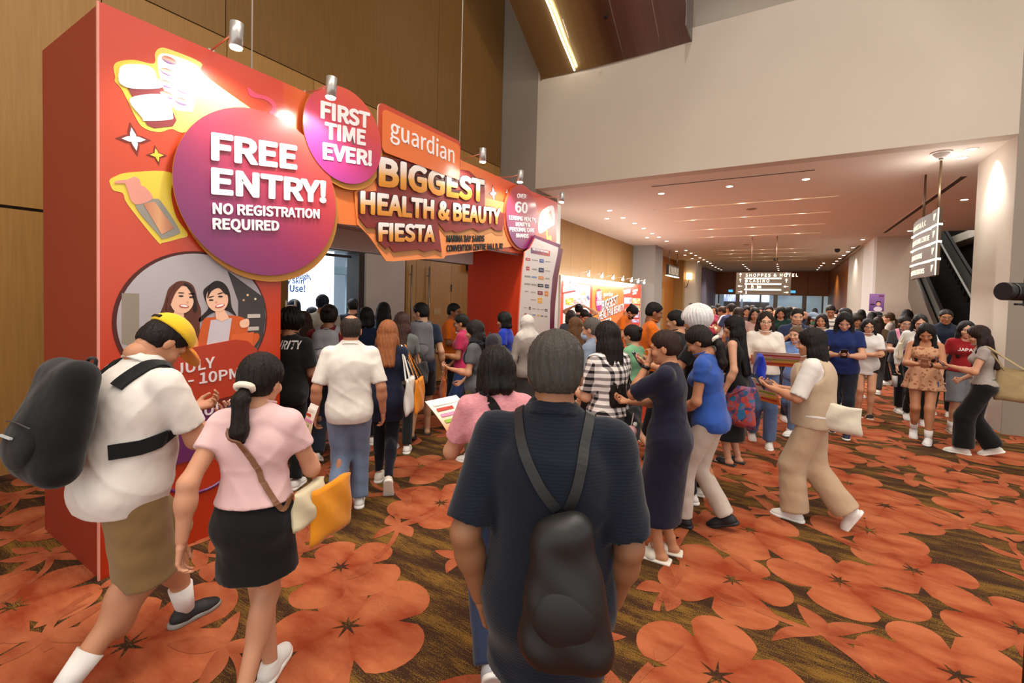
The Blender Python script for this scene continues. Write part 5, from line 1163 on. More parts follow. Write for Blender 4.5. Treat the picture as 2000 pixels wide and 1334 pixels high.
    for i in (0, 1):
        hd_ = tfm(hand_part(hk[i], -1 if i else 1, hh), hR[i], wr[i]+unit(wr[i]-el[i])*.018*s, s*(1.0 if m else .93)); parts.append(hd_); att.append(np.full((len(hd_[0]), 3), 9.0))
    shc, solec, shk = shoes
    bare = shk in ('slides', 'mules', 'bare')
    if bare:
        for i in (0, 1):
            fp_ = tfm(shoe_parts('foot', max(.006, hh*1.3))[0], ftR[i], ank[i]); parts.append(fp_); att.append(np.full((len(fp_[0]), 3), 9.0))
    body = put('body', np_mesh('body', parts, np.concatenate(att)), skin_mat(skin, hair[1] if hair[0] != 'hijab' else '#2a1c16'), root)
    wr_amp = .0026 if dep < 9 else 0
    ph = rng.uniform(0, 6, 8)
    def fold(X, Y, Z):
        if not wr_amp: return 0
        q1 = np.sin(X*13+Z*10+ph[0]+1.3*np.sin(Z*8+ph[1])+.8*np.sin(Y*9)); q2 = np.sin(Z*15-X*9+ph[2]+1.1*np.sin(X*11+Y*8+ph[3])); m1 = .5+.5*np.sin(Z*7-X*6+Y*5+ph[4]); m2 = .5+.5*np.sin(X*8+Z*5+ph[5])
        return (-wr_amp*2.3*((1-np.abs(q1))**3*m1+(1-np.abs(q2))**3*m2)+wr_amp*.9).astype(np.float32)
    def legfold(X, Y, Z):
        return (wr_amp*(1.2*np.sin(X*40+Y*26+Z*4+ph[4])*np.sin(Z*9+ph[5])+.5*np.sin(Z*46+X*18+ph[6]))).astype(np.float32) if wr_amp else 0
    bvs = [body]
    # upper garment
    kind, tc = tp[0], tp[1]; tm = cloth(tc, tp[2] if len(tp) > 2 else 'knit', tp[3] if len(tp) > 3 else None)
    g0 = {'tee': .012, 'polo': .012, 'loose': .018, 'tank': .006, 'long': .010, 'dress': .016, 'flare': .010, 'fit': .005, 'shirt': .016}[kind]
    sl = sleeve if sleeve is not None else {'tee': .62, 'polo': .62, 'loose': .78, 'tank': 0, 'long': 1.95, 'dress': .85, 'flare': 0, 'fit': .42, 'shirt': .85}[kind]
    hm_ = hem if hem is not None else {'tee': -.06, 'polo': -.06, 'loose': -.10, 'tank': .0, 'long': -.06, 'dress': -.48, 'flare': -.16, 'fit': .03, 'shirt': -.12}[kind]
    G = Fld(); torso(G, g0, g0+.012)
    hemz = P0[2]+hm_*s
    if kind in ('tee', 'polo', 'long', 'loose', 'shirt'):
        G.cap(C+Rc @ V3(0, -.005, .0) if (m or kind != 'tee') else W, V3(P0[0], P0[1]-.005, hemz-.03), (.150 if m else .128)*bw+g0, (.142 if m else .135)*bw+g0+(.012 if kind in ('loose', 'shirt') else 0), k=.05, sq=((0, 1, 0), 1.22))
    if kind in ('polo', 'shirt'): G.cap(NB+Rc @ V3(0, -.004, -.07*s), NB+Rc @ V3(0, .010*s, .012*s), (.084 if m else .074)*s, (.070 if m else .060)*s, k=.04)
    if kind == 'dress': G.cap(W, V3(P0[0], P0[1], P0[2]-.05), .12*bw+g0, .155*bw+g0, k=.05, sq=((0, 1, 0), 1.2)).cap(V3(0, 0, P0[2]-.05), V3((knee[0][0]+knee[1][0])/2, (knee[0][1]+knee[1][1])/2*.7, hemz-.03), .155*bw+g0, .165*bw+g0+.01, k=.05, sq=((0, 1, 0), 1.15)); [leg(G, i, .02, min(1.0, max(.3, -hm_/.42))) for i in (0, 1)]
    if kind == 'flare': G.cap(W+Rp @ V3(0, 0, .02), V3(P0[0], P0[1], hemz-.03), .11*bw+g0, .22*bw+g0, k=.04, sq=((0, 1, 0), 1.15))
    if sl > 0: [arm(G, i, g0*.75+(.010 if kind in ('loose', 'shirt', 'dress') else .006), sl, k=.03) for i in (0, 1)]
    nc = NB+Rc @ V3(0, ((.034 if m else .040) if hpitch < 30 else .055)*s, (.052 if m else .044)*s); _ = G.cut_ell(nc, (.070*s, .068*s, .040*s), Rc @ Rx(-.42)) if kind not in ('polo', 'shirt') else None; cu = [((0, 0, hemz), (0, 0, -1))]
    if kind not in ('polo', 'shirt') and hpitch < 30: G.cut_ell(NB+Rc @ V3(0, .062*s, .008*s), (.056*s, .058*s, .040*s), Rc)
    if kind in ('tank', 'flare'):
        for q in (-1, 1): G.cut_ell(sh[(q+1)//2]+Rc @ V3(q*.035*s, 0, .01), (.062*s, .13*s, .10*s), Rc)
        G.cut_ell(NB+Rc @ V3(0, .05*s, -.0), (.10*s, .085*s, .09*s), Rc)
    def disp_t(X, Y, Z):
        d = fold(X, Y, Z)
        if kind in ('flare',):
            an = np.arctan2(Y-P0[1], X-P0[0]); w_ = np.clip((W[2]+.02-Z)/.25, 0, 1); d = d-w_*.022*np.sin(an*9)
        return d
    top_o = put({'dress': 'dress', 'polo': 'polo_shirt', 'tank': 'tank_top', 'shirt': 'shirt', 'flare': 'blouse'}.get(kind, 'shirt'), np_mesh('top', [G.mesh(h, disp_t, cu)]), tm, root); bvs.append(top_o)
    if kind in ('polo', 'shirt'):
        K = Fld(); Rk = Rc @ Rx(-.38); cc = NB+Rc @ V3(0, .012*s, .022*s); up_ = Rk @ V3(0, 0, 1); r0 = (.076 if m else .066)*s*(.6+.4*b)
        K.cap(cc-up_*.02, cc+up_*.03, r0+.008, r0-.006, k=.0, cuts=((cc-up_*.022, -up_), (cc+up_*.018, up_)))
        put('collar', np_mesh('collar', [K.mesh(max(h*.55, .006))]), tm, root)
    elif not far and kind not in ('tank', 'flare', 'dress'):
        rp = [Vector(nc+Rc @ Rx(-.25) @ V3(.070*s*math.cos(R(a)), .068*s*math.sin(R(a)), -.008)) for a in range(0, 360, 18)]
        B().tube(rp, .0055, 6, True).build('neckband', tm, root)
    # lower garment
    kb, bc = bt[0], bt[1]; bm_ = cloth(bc, bt[2] if len(bt) > 2 else 'knit', bt[3] if len(bt) > 3 else None)
    if kb != 'none':
        K = Fld(); w0 = P0+Rp @ V3(0, 0, .0)
        K.cap(P0+Rp @ V3(-.055*s, 0, .03*s), P0+Rp @ V3(.055*s, 0, .03*s), .108*bw+.006, k=.04).ell(P0+Rp @ V3(0, 0, .09*s), (.122*bw, .095*bw, .09*s), Rp, k=.05)
        for q in (-1, 1): K.ell(P0+Rp @ V3(q*.06*s, -.055*bw, -.02*s), (.075*bw+.005, .065*bw+.005, .08*s), Rp, k=.05)
        cu = [(P0+V3(0, 0, .13*s), (0, 0, 1))]
        if kb == 'pants': [leg(K, i, .012, 1.97, flare=.008) for i in (0, 1)]
        elif kb == 'slim': [leg(K, i, .006, 1.95, flare=-.006) for i in (0, 1)]
        elif kb == 'jeans': [leg(K, i, .016, 1.99, flare=.020, knee_g=.006) for i in (0, 1)]
        elif kb == 'wide': [leg(K, i, .020, 1.99, flare=.052, knee_g=.026, k=.03) for i in (0, 1)]
        elif kb == 'shorts': [leg(K, i, .020, .86, flare=.012) for i in (0, 1)]
        elif kb == 'longshorts': [leg(K, i, .022, 1.0, flare=.024) for i in (0, 1)]
        elif kb == 'hotpants': [leg(K, i, .010, .30, flare=.0) for i in (0, 1)]
        elif kb in ('skirt', 'mini', 'midi'):
            zl = {'skirt': .40, 'mini': .27, 'midi': .62}[kb]; r1 = {'skirt': .165, 'mini': .165, 'midi': .17}[kb]
            K.cap(P0+V3(0, 0, .03), V3((knee[0][0]+knee[1][0])/4, (knee[0][1]+knee[1][1])/4, P0[2]-zl*s-.05), .125*bw+.015, r1*bw+.02, k=.05, sq=((0, 1, 0), 1.15)); [leg(K, i, .015, min(1, zl/.42)) for i in (0, 1)]; cu.append((V3(0, 0, P0[2]-zl*s), (0, 0, -1)))
        lo_ = put({'skirt': 'skirt', 'mini': 'skirt', 'midi': 'skirt', 'shorts': 'shorts', 'longshorts': 'shorts', 'hotpants': 'shorts'}.get(kb, 'trousers'), np_mesh('low', [K.mesh(h, legfold, cu)]), bm_, root); bvs.append(lo_)
    # shoes
    for i in (0, 1):
        T4 = Matrix.Translation(ank[i]) @ Matrix(ftR[i].tolist()).to_4x4()
        if bare:
            if shk == 'bare': continue
            S = B(); c_ = plain(shc, .7, name='shoe_upper')
            S.box((-.045, -.085, -.088), (.048, .16, -.066)); o = S.build('sandal', plain(solec, .7, name='sole'), root, .01); o.matrix_local = T4
            K = Fld().cap((-.01, .05, -.055), (.01, .09, -.058), .044, .044, k=.01, sq=((0, 0, 1), 1.1)); u = put('upper', np_mesh('u', [K.mesh(.008, None, (((0, 0, -.075), (0, 0, -1)),))]), c_, o)
            continue
        up, so = shoe_parts(shk if shk == 'low' else 'shoe', .006 if dep < 3.2 else .009 if dep < 8 else .014)
        ks = 'me_'+str((shk, shc, dep < 3.2, dep < 8))
        if ks not in CACHE: CACHE[ks] = (np_mesh('shoe', [up]), np_mesh('sole', [so])); CACHE[ks][0].materials.append(plain(shc, .6, name='shoe_upper', noise=.12))
        so_me = CACHE[ks][1] if (ks, solec) not in CACHE else CACHE[(ks, solec)]
        if (ks, solec) not in CACHE: so_me = CACHE[ks][1].copy(); so_me.materials.append(plain(solec, .6, name='sole')); CACHE[(ks, solec)] = so_me
        o = put('shoe', CACHE[ks][0], None, root); o.matrix_local = T4; so_ = put('sole', so_me, None, o)
        if dep < 4.5:
            for q in range(4): B().tube([(-.02, .035+q*.016, -.022-q*.006), (0, .038+q*.016, -.012-q*.006), (.02, .035+q*.016, -.022-q*.006)], .0028, 5).build('lace', plain('#cfcac4', .7, name='lace'), o)
        if socks:
            a = ank[i]; k_ = unit(knee[i]-ank[i]); S = B().cyl(a-k_*.02, a+k_*socks[1], .040*s, .046*s*bb_**.5, 18).build('sock', cloth(socks[0]), root)
    # hair
    hst, hcol = hair[0], hair[1]; hm = hair_mat(hcol); HF = Fld(); hv = max(hd*1.4, .006)
    def hpt(x, y, z): return HC+RH @ V3(x, y, z)*hs
    dn = V3(0, 0, -1)
    if hst not in ('none', 'hijab'):
        thick = {'short': .004, 'bald': .0005, 'fluffy': .03, 'buzz': .002}.get(hst, .010)
        HF.ell(hpt(0, -.016, .034), ((.079+thick)*hs, (.096+thick)*hs, (.088+thick)*hs), RH, k=.01)
        if hst in ('short', 'bald', 'buzz'):
            HF.ell(hpt(0, -.045, -.02), ((.070+thick*.5)*hs, (.060+thick*.5)*hs, .062*hs), RH, k=.03)
            HF.cut_ell(hpt(0, .094, -.045), (.10*hs, .098*hs, .114*hs), RH); HF.cut_ell(hpt(0, -.0, -.095), (.1*hs, .12*hs, .045*hs), RH)
            for q in (-1, 1): HF.cut_ell(hpt(q*.092, .018, -.045), (.036*hs, .058*hs, .066*hs), RH)
            if hst == 'bald': HF.cut_ell(hpt(0, -.035, .116), (.052*hs, .070*hs, .046*hs), RH)
        elif hst == 'fluffy':
            for q in range(9):
                a = q*.7; HF.ell(hpt(.06*math.cos(a), -.01+.075*math.sin(a), .04+.01*(q % 3)), (.045*hs, .05*hs, .045*hs), RH, k=.02)
            HF.cut_ell(hpt(0, .115, -.055), (.085*hs, .085*hs, .095*hs), RH); HF.cut_ell(hpt(0, .02, -.115), (.1*hs, .14*hs, .06*hs), RH)
        elif hst in ('bob', 'mid', 'long', 'vlong'):
            Ld = {'bob': .10, 'mid': .24, 'long': .36, 'vlong': .50}[hst]*s
            for q in (-1, 1):
                a = hpt(q*.070, -.020, .0); e = hpt(q*.074, -.02, -.07); f_ = e*.4+.6*(a+dn*.09)
                HF.cap(a, f_, .030*hs, .034*hs, k=.03)
                if hst != 'bob':
                    g_ = f_+dn*(Ld*.35)+Rc @ V3(q*.02, .01, 0); HF.cap(f_, g_, .034*hs, .036*hs, k=.03); g2 = C+Rc @ V3(q*.085*bw, .085*bw if (Ld > .3) else .03, .17*s-Ld*.72); HF.cap(g_, g2, .034*hs, .018*hs, k=.03)
            a = hpt(0, -.060, .0); HF.cap(hpt(-.03, -.055, .0), hpt(-.035, -.055, -.09), .045*hs, .045*hs, k=.03).cap(hpt(.03, -.055, .0), hpt(.035, -.055, -.09), .045*hs, .045*hs, k=.03)
            if hst != 'bob':
                e = C+Rc @ V3(0, -(.085+.03)*bw, .19*s-Ld*.8)
                for q in (-1, 0, 1): HF.cap(hpt(q*.04, -.055, -.06), e+Rc @ V3(q*.055, 0, 0), .044*hs, .030*hs, k=.04)
            HF.cut_ell(hpt(0, .112, -.030), (.064*hs, .090*hs, .112*hs), RH); HF.cut_ell(hpt(.0, .10, .055), (.022*hs, .045*hs, .050*hs), RH)
        elif hst in ('pony', 'bun', 'lowpony'):
            HF.ell(hpt(0, -.045, -.02), (.072*hs, .062*hs, .062*hs), RH, k=.03); HF.cut_ell(hpt(0, .095, -.04), (.095*hs, .090*hs, .105*hs), RH); HF.cut_ell(hpt(0, .02, -.10), (.1*hs, .12*hs, .045*hs), RH)
            for q in (-1, 1): HF.cut_ell(hpt(q*.085, .02, -.04), (.03*hs, .04*hs, .055*hs), RH)
            if hst == 'bun': HF.ell(hpt(0, -.115, .055), (.035*hs, .032*hs, .032*hs), RH, k=.012)
            else:
                z0_ = .0 if hst == 'pony' else -.035; p0 = hpt(0, -.108, z0_); p1 = p0+Rc @ V3(0, -.035, -.05)*s; p2 = p1+Rc @ V3(.0, -.01, -.14)*s; p3 = p2+Rc @ V3(.01, .02, -.16 if hst == 'pony' else -.05)*s
                HF.cap(p0, p1, .018*s, .036*s, k=.01).cap(p1, p2, .036*s, .038*s, k=.02).cap(p2, p3, .038*s, .012*s, k=.02)
        def hd_(X, Y, Z):
            if far: return 0
            an = np.arctan2(Y-HC[1], X-HC[0]); return ((2.6 if hst == 'fluffy' else 1.0)*.0030*np.sin(an*23+Z*14+ph[0])*np.sin(Z*30+an*3+ph[1])+.0018*np.sin(an*47+ph[2]+Z*20)).astype(np.float32)
        ho = put('hair', np_mesh('hair', [HF.mesh(hv, hd_)]), hm, root); bvs.append(ho)
        if hst in ('pony', 'lowpony') and dep < 4.5:
            p0 = Vector(hpt(0, -.112, .0 if hst == 'pony' else -.035)); d_ = Vector(Rc @ V3(0, -.6, -.8)); q_ = d_.to_track_quat('Z', 'Y')
            B().tube([p0+q_ @ Vector((.030*math.cos(R(a))*(1+.12*math.sin(a)), .030*math.sin(R(a)), 0)) for a in range(0, 360, 20)], .014, 8, True).build('hair_tie', cloth('#e6dcca'), root)
        if hst == 'bun' and dep < 6.5: B().tube([Vector(hpt(.028*math.cos(R(a)), -.10, .05+.028*math.sin(R(a)))) for a in range(0, 360, 30)], .008, 6, True).build('hair_tie', plain('#c23a6a', .5, name='hair_tie'), root)
    elif hst == 'hijab':
        HF.ell(hpt(0, -.016, .034), (.092*hs, .108*hs, .100*hs), RH, k=.02).cap(hpt(0, -.01, -.03), hpt(0, -.03, -.16), .085*hs, .10*hs, k=.04).cap(sh[0]+V3(.05, 0, .02), sh[1]+V3(-.05, 0, .02), .085*s, k=.06).ell(C+Rc @ V3(0, .02, .06), (.15*bw, .135*bw, .10), Rc, k=.05)
        HF.cut_ell(hpt(0, .11, -.03), (.056*hs, .075*hs, .078*hs), RH)
        ho = put('headscarf', np_mesh('hair', [HF.mesh(max(hv, .008), fold)]), cloth(hcol), root); bvs.append(ho)
    HT = Matrix.Translation(HC) @ Matrix((RH*hs).tolist()).to_4x4()
    if glasses:
        gmm = plain(glasses, .3, .5, noise=0, name='spectacles'); g_ = B()
        for q in (-1, 1):
            g_.tube([(q*.033+.0235*math.cos(R(a)), .094, .0+.019*math.sin(R(a))) for a in range(0, 360, 24)], .0019, 6, True); g_.tube([(q*.056, .092, .005), (q*.078, .06, .006), (q*.083, -.01, .004)], .0018, 6)
        g_.tube([(-.011, .096, .004), (0, .099, .006), (.011, .096, .004)], .0018, 6); o = g_.build('spectacles', gmm, root); o.matrix_local = HT
    if mask:
        K = Fld().ell((0, .055, -.058), (.060, .060, .048), k=.02).ell((0, .09, -.04), (.022, .022, .025), k=.03); o = put('face_mask', np_mesh('mask', [K.mesh(.006, None, (((0, .03, 0), (0, -1, 0)),))]), cloth(mask), root); o.matrix_local = HT
    if cap:
        K = Fld().ell((0, -.012, .050), (.094, .112, .088), k=.01); o = put('cap', np_mesh('cap', [K.mesh(.0065 if dep < 4 else .01, None, (((0, 0, .048), (0, .10, -1)),))]), cloth(cap[0]), root); o.matrix_local = HT
        K = Fld().ell((0, .105, .040), (.075, .085, .030), k=.01); K.cut_ell((0, .095, .022), (.085, .10, .030)); o2 = put('visor', np_mesh('visor', [K.mesh(.0055 if dep < 4 else .009, None, (((0, .07, 0), (0, -1, 0)),))]), cloth(cap[1]), root); o2.matrix_local = HT
        B().box((-.03, -.125, .045), (.03, -.105, .06)).build('strap', black_m, root).matrix_local = HT
    # surface for straps and bags
    vs, fs, off = [], [], 0
    info = dict(root=root, s=s, P0=P0, W=W, C=C, Rc=Rc, Rp=Rp, sh=sh, el=el, wr=wr, HC=HC, RH=RH, NB=NB, HT=HT, hR=hR, bvs=bvs, dep=dep, bw=bw, label=label, knee=knee, ank=ank, mw=Matrix.Translation(base) @ Matrix.Rotation(-az, 4, 'Z'))
    return info
def surf(I):
    if 'bvh' in I: return I['bvh']
    V_, F_, off = [], [], 0
    for o in I['bvs'][1:]:
        me = o.data; n = len(me.vertices); a = np.empty(n*3, np.float32); me.vertices.foreach_get('co', a); V_.append(a.reshape(-1, 3)); F_ += [tuple(i+off for i in p.vertices) for p in me.polygons]; off += n
    I['bvh'] = BVHTree.FromPolygons([tuple(v) for v in np.concatenate(V_)], F_); return I['bvh']
def spline(pts, n=40):
    pts = [Vector(p) for p in pts]; out = []; P = [pts[0]]+pts+[pts[-1]]; m_ = len(pts)-1
    for i in range(n+1):
        u = i/n*m_; k = min(int(u), m_-1); t = u-k; a, b_, c, d = P[k], P[k+1], P[k+2], P[k+3]
        out.append(.5*((2*b_)+(-a+c)*t+(2*a-5*b_+4*c-d)*t*t+(-a+3*b_-3*c+d)*t**3))
    return out
def strap(I, name, pts, w=.02, th=.006, mat=None, parent=None, snap=True, n=36, T=None):
    """band that lies on the clothes through the given points (person space)"""
    bv = surf(I) if snap else None; cen = Vector(I['C']); P = []; N = []
    for p in spline(pts, n):
        nn = None
        if snap:
            ax_ = Vector((0, 0, p.z))
            o_ = Vector((I['C'][0]*.5, I['C'][1]*.5, p.z)); d = Vector((p.x-o_.x, p.y-o_.y, 0))
            l, nr, idx, ds = bv.find_nearest(p)
            if l is not None and ds < .12:
                if nr.dot(l-o_) < 0: nr = -nr
                nn = nr; p = l+nr*th*.7
        P.append(p); N.append(nn)
    V_, F_ = [], []
    for i, p in enumerate(P):
        t_ = (P[min(i+1, len(P)-1)]-P[max(i-1, 0)]).normalized(); n_ = N[i] if N[i] is not None else (p-cen).normalized()
        if N[i] is not None and i > 0 and N[i-1] is not None: n_ = (n_+N[i-1]).normalized()
        s_ = t_.cross(n_).normalized()*w/2; o_ = n_*th/2
        V_ += [p-s_-o_, p+s_-o_, p+s_+o_, p-s_+o_]
    for i in range(len(P)-1):
        for k in range(4): F_.append((4*i+k, 4*i+(k+1) % 4, 4*i+4+(k+1) % 4, 4*i+4+k))
    F_ += [(3, 2, 1, 0), (4*len(P)-4, 4*len(P)-3, 4*len(P)-2, 4*len(P)-1)]
    if T is not None: V_ = [T @ v for v in V_]
    return put(name, mesh(V_, F_, False), mat, parent)
def held(I, name, label, cat, local, rot=None, group=None):
    """an Empty for a thing carried by a person; children are given in its own space"""
    o = bpy.data.objects.new(name, None); COL.objects.link(o); o.empty_display_size = .1
    Rm = Matrix(rot.tolist()).to_4x4() if rot is not None else Matrix.Identity(4)
    o.matrix_world = I['mw'] @ Matrix.Translation(Vector(local)) @ Rm; tag(o, label, cat, group); o['T'] = 0; del o['T']
    inv = (Matrix.Translation(Vector(local)) @ Rm).inverted(); return o, inv
def phone(I, label, i=None, mat='#14161c'):
    a = I['wr'][0]+(I['wr'][0]-I['el'][0])*.30; c = I['wr'][1]+(I['wr'][1]-I['el'][1])*.30
    p = (a+c)/2 if i is None else (a if i == 0 else c); p = p+V3(0, .03, .025)
    o, inv = held(I, 'phone', label, 'phone', p, Rx(R(55)))
    B().box((-.038, -.078, -.004), (.038, .078, .004)).build('case', plain(mat, .3, noise=0, name='phone_case'), o, .003); boxo('screen', (-.034, -.072, .004), (.034, .072, .0052), plain('#22304a', .1, noise=0, name='phone_glass'), o); return o
def backpack(I, label, color, w=.30, hgt=.44, d=.17, lift=.0, strapw=.055, accent=None, c2=None, pocket=True, side=1):
    s = I['s']; cm = cloth(color); Rc = I['Rc']; bk = -.11*I['bw']-.02; cen = I['C']+Rc @ V3(0, bk-d*.5-.012, -.03*s+lift)
    o, inv = held(I, 'backpack', label, 'backpack', cen, Rc)
    K = Fld(); r_ = .055; K.cap((-w/2+r_, 0, -hgt/2+r_), (w/2-r_, 0, -hgt/2+r_), r_+.015, k=.08, sq=((0, 1, 0), 1.0)); K.cap((-w/2+r_+.02, 0, hgt/2-r_-.02), (w/2-r_-.02, 0, hgt/2-r_-.02), r_, k=.08); K.ell((0, 0, -.02), (w/2, d/2, hgt/2-.01), None, k=.06); K.ell((0, -.02, -.08), (w/2-.02, d/2, hgt*.28), None, k=.05)
    K.cap((-w/2+r_, 0, -hgt/2+r_), (-w/2+r_+.02, 0, hgt/2-r_-.02), r_, k=.06).cap((w/2-r_, 0, -hgt/2+r_), (w/2-r_-.02, 0, hgt/2-r_-.02), r_, k=.06)
    hv = .008 if I['dep'] < 4 else .013; put('bag_body', np_mesh('bag', [K.mesh(hv)]), cm, o)
    if pocket:
        K = Fld(); K.ell((0, -d*.42, -hgt*.2), (w*.38, .045, hgt*.22), None, k=.03); put('front_pocket', np_mesh('pocket', [K.mesh(hv)]), cloth(c2 or color), o)
        B().tube(spline([(-w*.34, -d*.42-.045+.02, -hgt*.06), (0, -d*.42-.04, -hgt*.035), (w*.34, -d*.42-.045+.02, -hgt*.06)], 12), .003, 5).build('zipper', plain('#55555a', .4, .6, name='zip'), o)
    B().tube(spline([(-.04, d*.3, hgt/2-.05), (-.03, d*.3, hgt/2+.0), (.03, d*.3, hgt/2+.0), (.04, d*.3, hgt/2-.05)], 10), .008, 6).build('grab_handle', cm, o)
    if accent: B().box((-.05, -d*.42-.055, -hgt*.16), (.05, -d*.42-.045, -hgt*.145)).build('tag', plain(accent, .4, name='tag'), o)
    for q in (-1, 1):
        C, sh = I['C'], I['sh'][(q+1)//2]; pts = [C+Rc @ V3(q*.09*I['bw'], bk-.01, .10*s+lift*.5), C+Rc @ V3(q*.10*I['bw'], -.06, .19*s), C+Rc @ V3(q*.105*I['bw'], .02, .215*s), C+Rc @ V3(q*.11*I['bw'], .11*I['bw'], .10*s), C+Rc @ V3(q*.125*I['bw'], .10*I['bw'], -.05*s), C+Rc @ V3(q*.155*I['bw'], .0, -.14*s), C+Rc @ V3(q*.12*I['bw'], bk, -.18*s)]
        strap(I, 'shoulder_strap', pts, strapw, .012, cm, o, True, 32, inv)
    return o
def tote(I, label, color, local, w=.30, hgt=.34, d=.07, yaw_=0, color2=None, kind='knit', strap_to=None, name='tote_bag', cat='bag', kindp=None, mp=None, hand=.016):
    cm = cloth(color, kind, color2); o, inv = held(I, name, label, cat, local, Rz(R(yaw_)))
    n1, n2 = 12, 12; V_, F_ = [], []
    for sg_ in (1, -1):
        for j in range(n2+1):
            v = -1+2*j/n2
            for i_ in range(n1+1):
                u = -1+2*i_/n1; wv = w/2*(1-.05*v-.03*math.cos(v*2.2)); rc = 1-.06*max(0, abs(v)-.85)/.15 if v < 0 else 1
                dd = d*.55*max(0, 1-abs(u)**3)**.6*(.30+.70*max(0, 1-max(0, v+.2)**2/1.6))*(max(0, 1-max(0, -v-.75)/.25)**.5)+.003
                V_.append((u*wv*rc, sg_*dd+.006*math.sin(u*5+v*4), v*hgt/2+.008*math.sin(u*3.1)*(1 if v > 0 else .4)))
    N_ = (n1+1)*(n2+1)
    for s_ in (0, 1):
        for j in range(n2):
            for i_ in range(n1):
                q_ = s_*N_+j*(n1+1)+i_; f_ = (q_, q_+1, q_+n1+2, q_+n1+1); F_.append(f_ if s_ == 0 else f_[::-1])
    for j in range(n2):
        for i_ in (0, n1):
            q_ = j*(n1+1)+i_; F_.append((q_, q_+n1+1, q_+n1+1+N_, q_+N_))
    for i_ in range(n1): F_.append((i_, i_+1, i_+1+N_, i_+N_)); q_ = n2*(n1+1)+i_; F_.append((q_, q_+1, q_+1+N_, q_+N_))
    me = mesh(V_, F_, True); bm = bmesh.new(); bm.from_mesh(me); bmesh.ops.recalc_face_normals(bm, faces=bm.faces); bm.to_mesh(me); bm.free(); put('bag_body', me, cm, o)
    if strap_to is not None:
        T_ = Vector(strap_to)
        for q in (-1, 1):
            a = Vector(local)+Vector(Rz(R(yaw_)) @ V3(-w*.28, q*.02, hgt/2-.02)); b_ = Vector(local)+Vector(Rz(R(yaw_)) @ V3(w*.28, q*.02, hgt/2-.02)); strap(I, 'handle', [a, a.lerp(T_, .55), T_+Vector((0, 0, .01*q)), b_.lerp(T_, .55), b_], hand*1.6, .004, cm, o, False, 20, inv)
    return o
def leaflet(I, label, local, w=.21, hgt=.30, rot=None, fold_=False, i=0):
    o, inv = held(I, 'event_leaflet', label, 'leaflet', local, rot if rot is not None else Rx(R(60)))
    pm = coat(grad([(0, '#e2703c'), (.25, '#e88a4c'), (.6, '#f0d8c0'), (1, '#f4efe6')], (0.2, 1, 0), 'leaflet_print'), .3, .3); wm = plain('#ece6dc', .5, name='paper')
    n = 8; V_, F_ = [], []
    for j in range(n+1):
        y = hgt*(j/n-.5); z = .012*math.sin(j/n*3.1)
        V_ += [(-w/2, y, z), (w/2, y, z+.004), (w/2, y, z+.006), (-w/2, y, z+.002)]
    for j in range(n):
        for k in range(4): F_.append((4*j+k, 4*j+(k+1) % 4, 4*j+4+(k+1) % 4, 4*j+4+k))
    F_ += [(3, 2, 1, 0), (4*n, 4*n+1, 4*n+2, 4*n+3)]
    put('sheet', mesh(V_, F_), pm, o)
    for k, c in enumerate(('#c23a28', '#e6d24a', '#8fb23a', '#d98ab0', '#b83a28', '#f2e9dc')):
        yy = hgt*(-.38+.14*k); z = .012*math.sin((yy/hgt+.5)*3.1)
        B().box((-w*.4, yy, z+.006), (w*(.4 if k % 2 else .1), yy+hgt*.07, z+.0085)).build('print_block', plain(c, .5, name='print'), o)
        B().box((-w*.4, yy, z-.003), (w*(.1 if k % 2 else .4), yy+hgt*.07, z-.0005)).build('print_block', plain(c, .5, name='print'), o)
    return o
def watch(I, i, label='dark wristwatch'):
    w_ = I['wr'][i]; d = unit(I['wr'][i]-I['el'][i]); B().cyl(w_-d*.035, w_-d*.012, .033*I['s'], .031*I['s'], 18).build('wristwatch', plain('#1c1c20', .3, .4, name='watch'), I['root'])
def btext(I, body, z, w, cap, col, back=True, x0=0, m=None):
    """lettering printed on a shirt, wrapped onto its surface"""
    bv = surf(I); s = -1 if back else 1
    T = text('lettering', body, Matrix.Identity(4), cap/.72, plain(col, .6, noise=0, name='shirt_print'), None, .03, .0)
    xs = [v.co.x for v in T.data.vertices]; mn, mx = min(xs), max(xs); C = Vector(I['C'])
    for v in T.data.vertices:
        u = (v.co.x-(mn+mx)/2)/(mx-mn)*w; x = C.x+x0+(u if back else -u); p = Vector((x, C.y+s*.4, C.z+z+v.co.y)); h_ = bv.ray_cast(p, Vector((0, -s, 0)))
        v.co = (h_[0]+Vector((0, s*.004, 0))) if h_[0] is not None else Vector((x, C.y+s*.13, p.z))
    T.parent = I['root']; return T
# ------------------------------------------------------------------ the crowd
BLK = '#17110f'; BRN = '#2b1a12'; SK1 = '#d09c7c'; SK2 = '#c08664'; SK3 = '#96633f'
NAVY = '#161b2e'; WH = '#d9d2cb'; BK = '#141416'
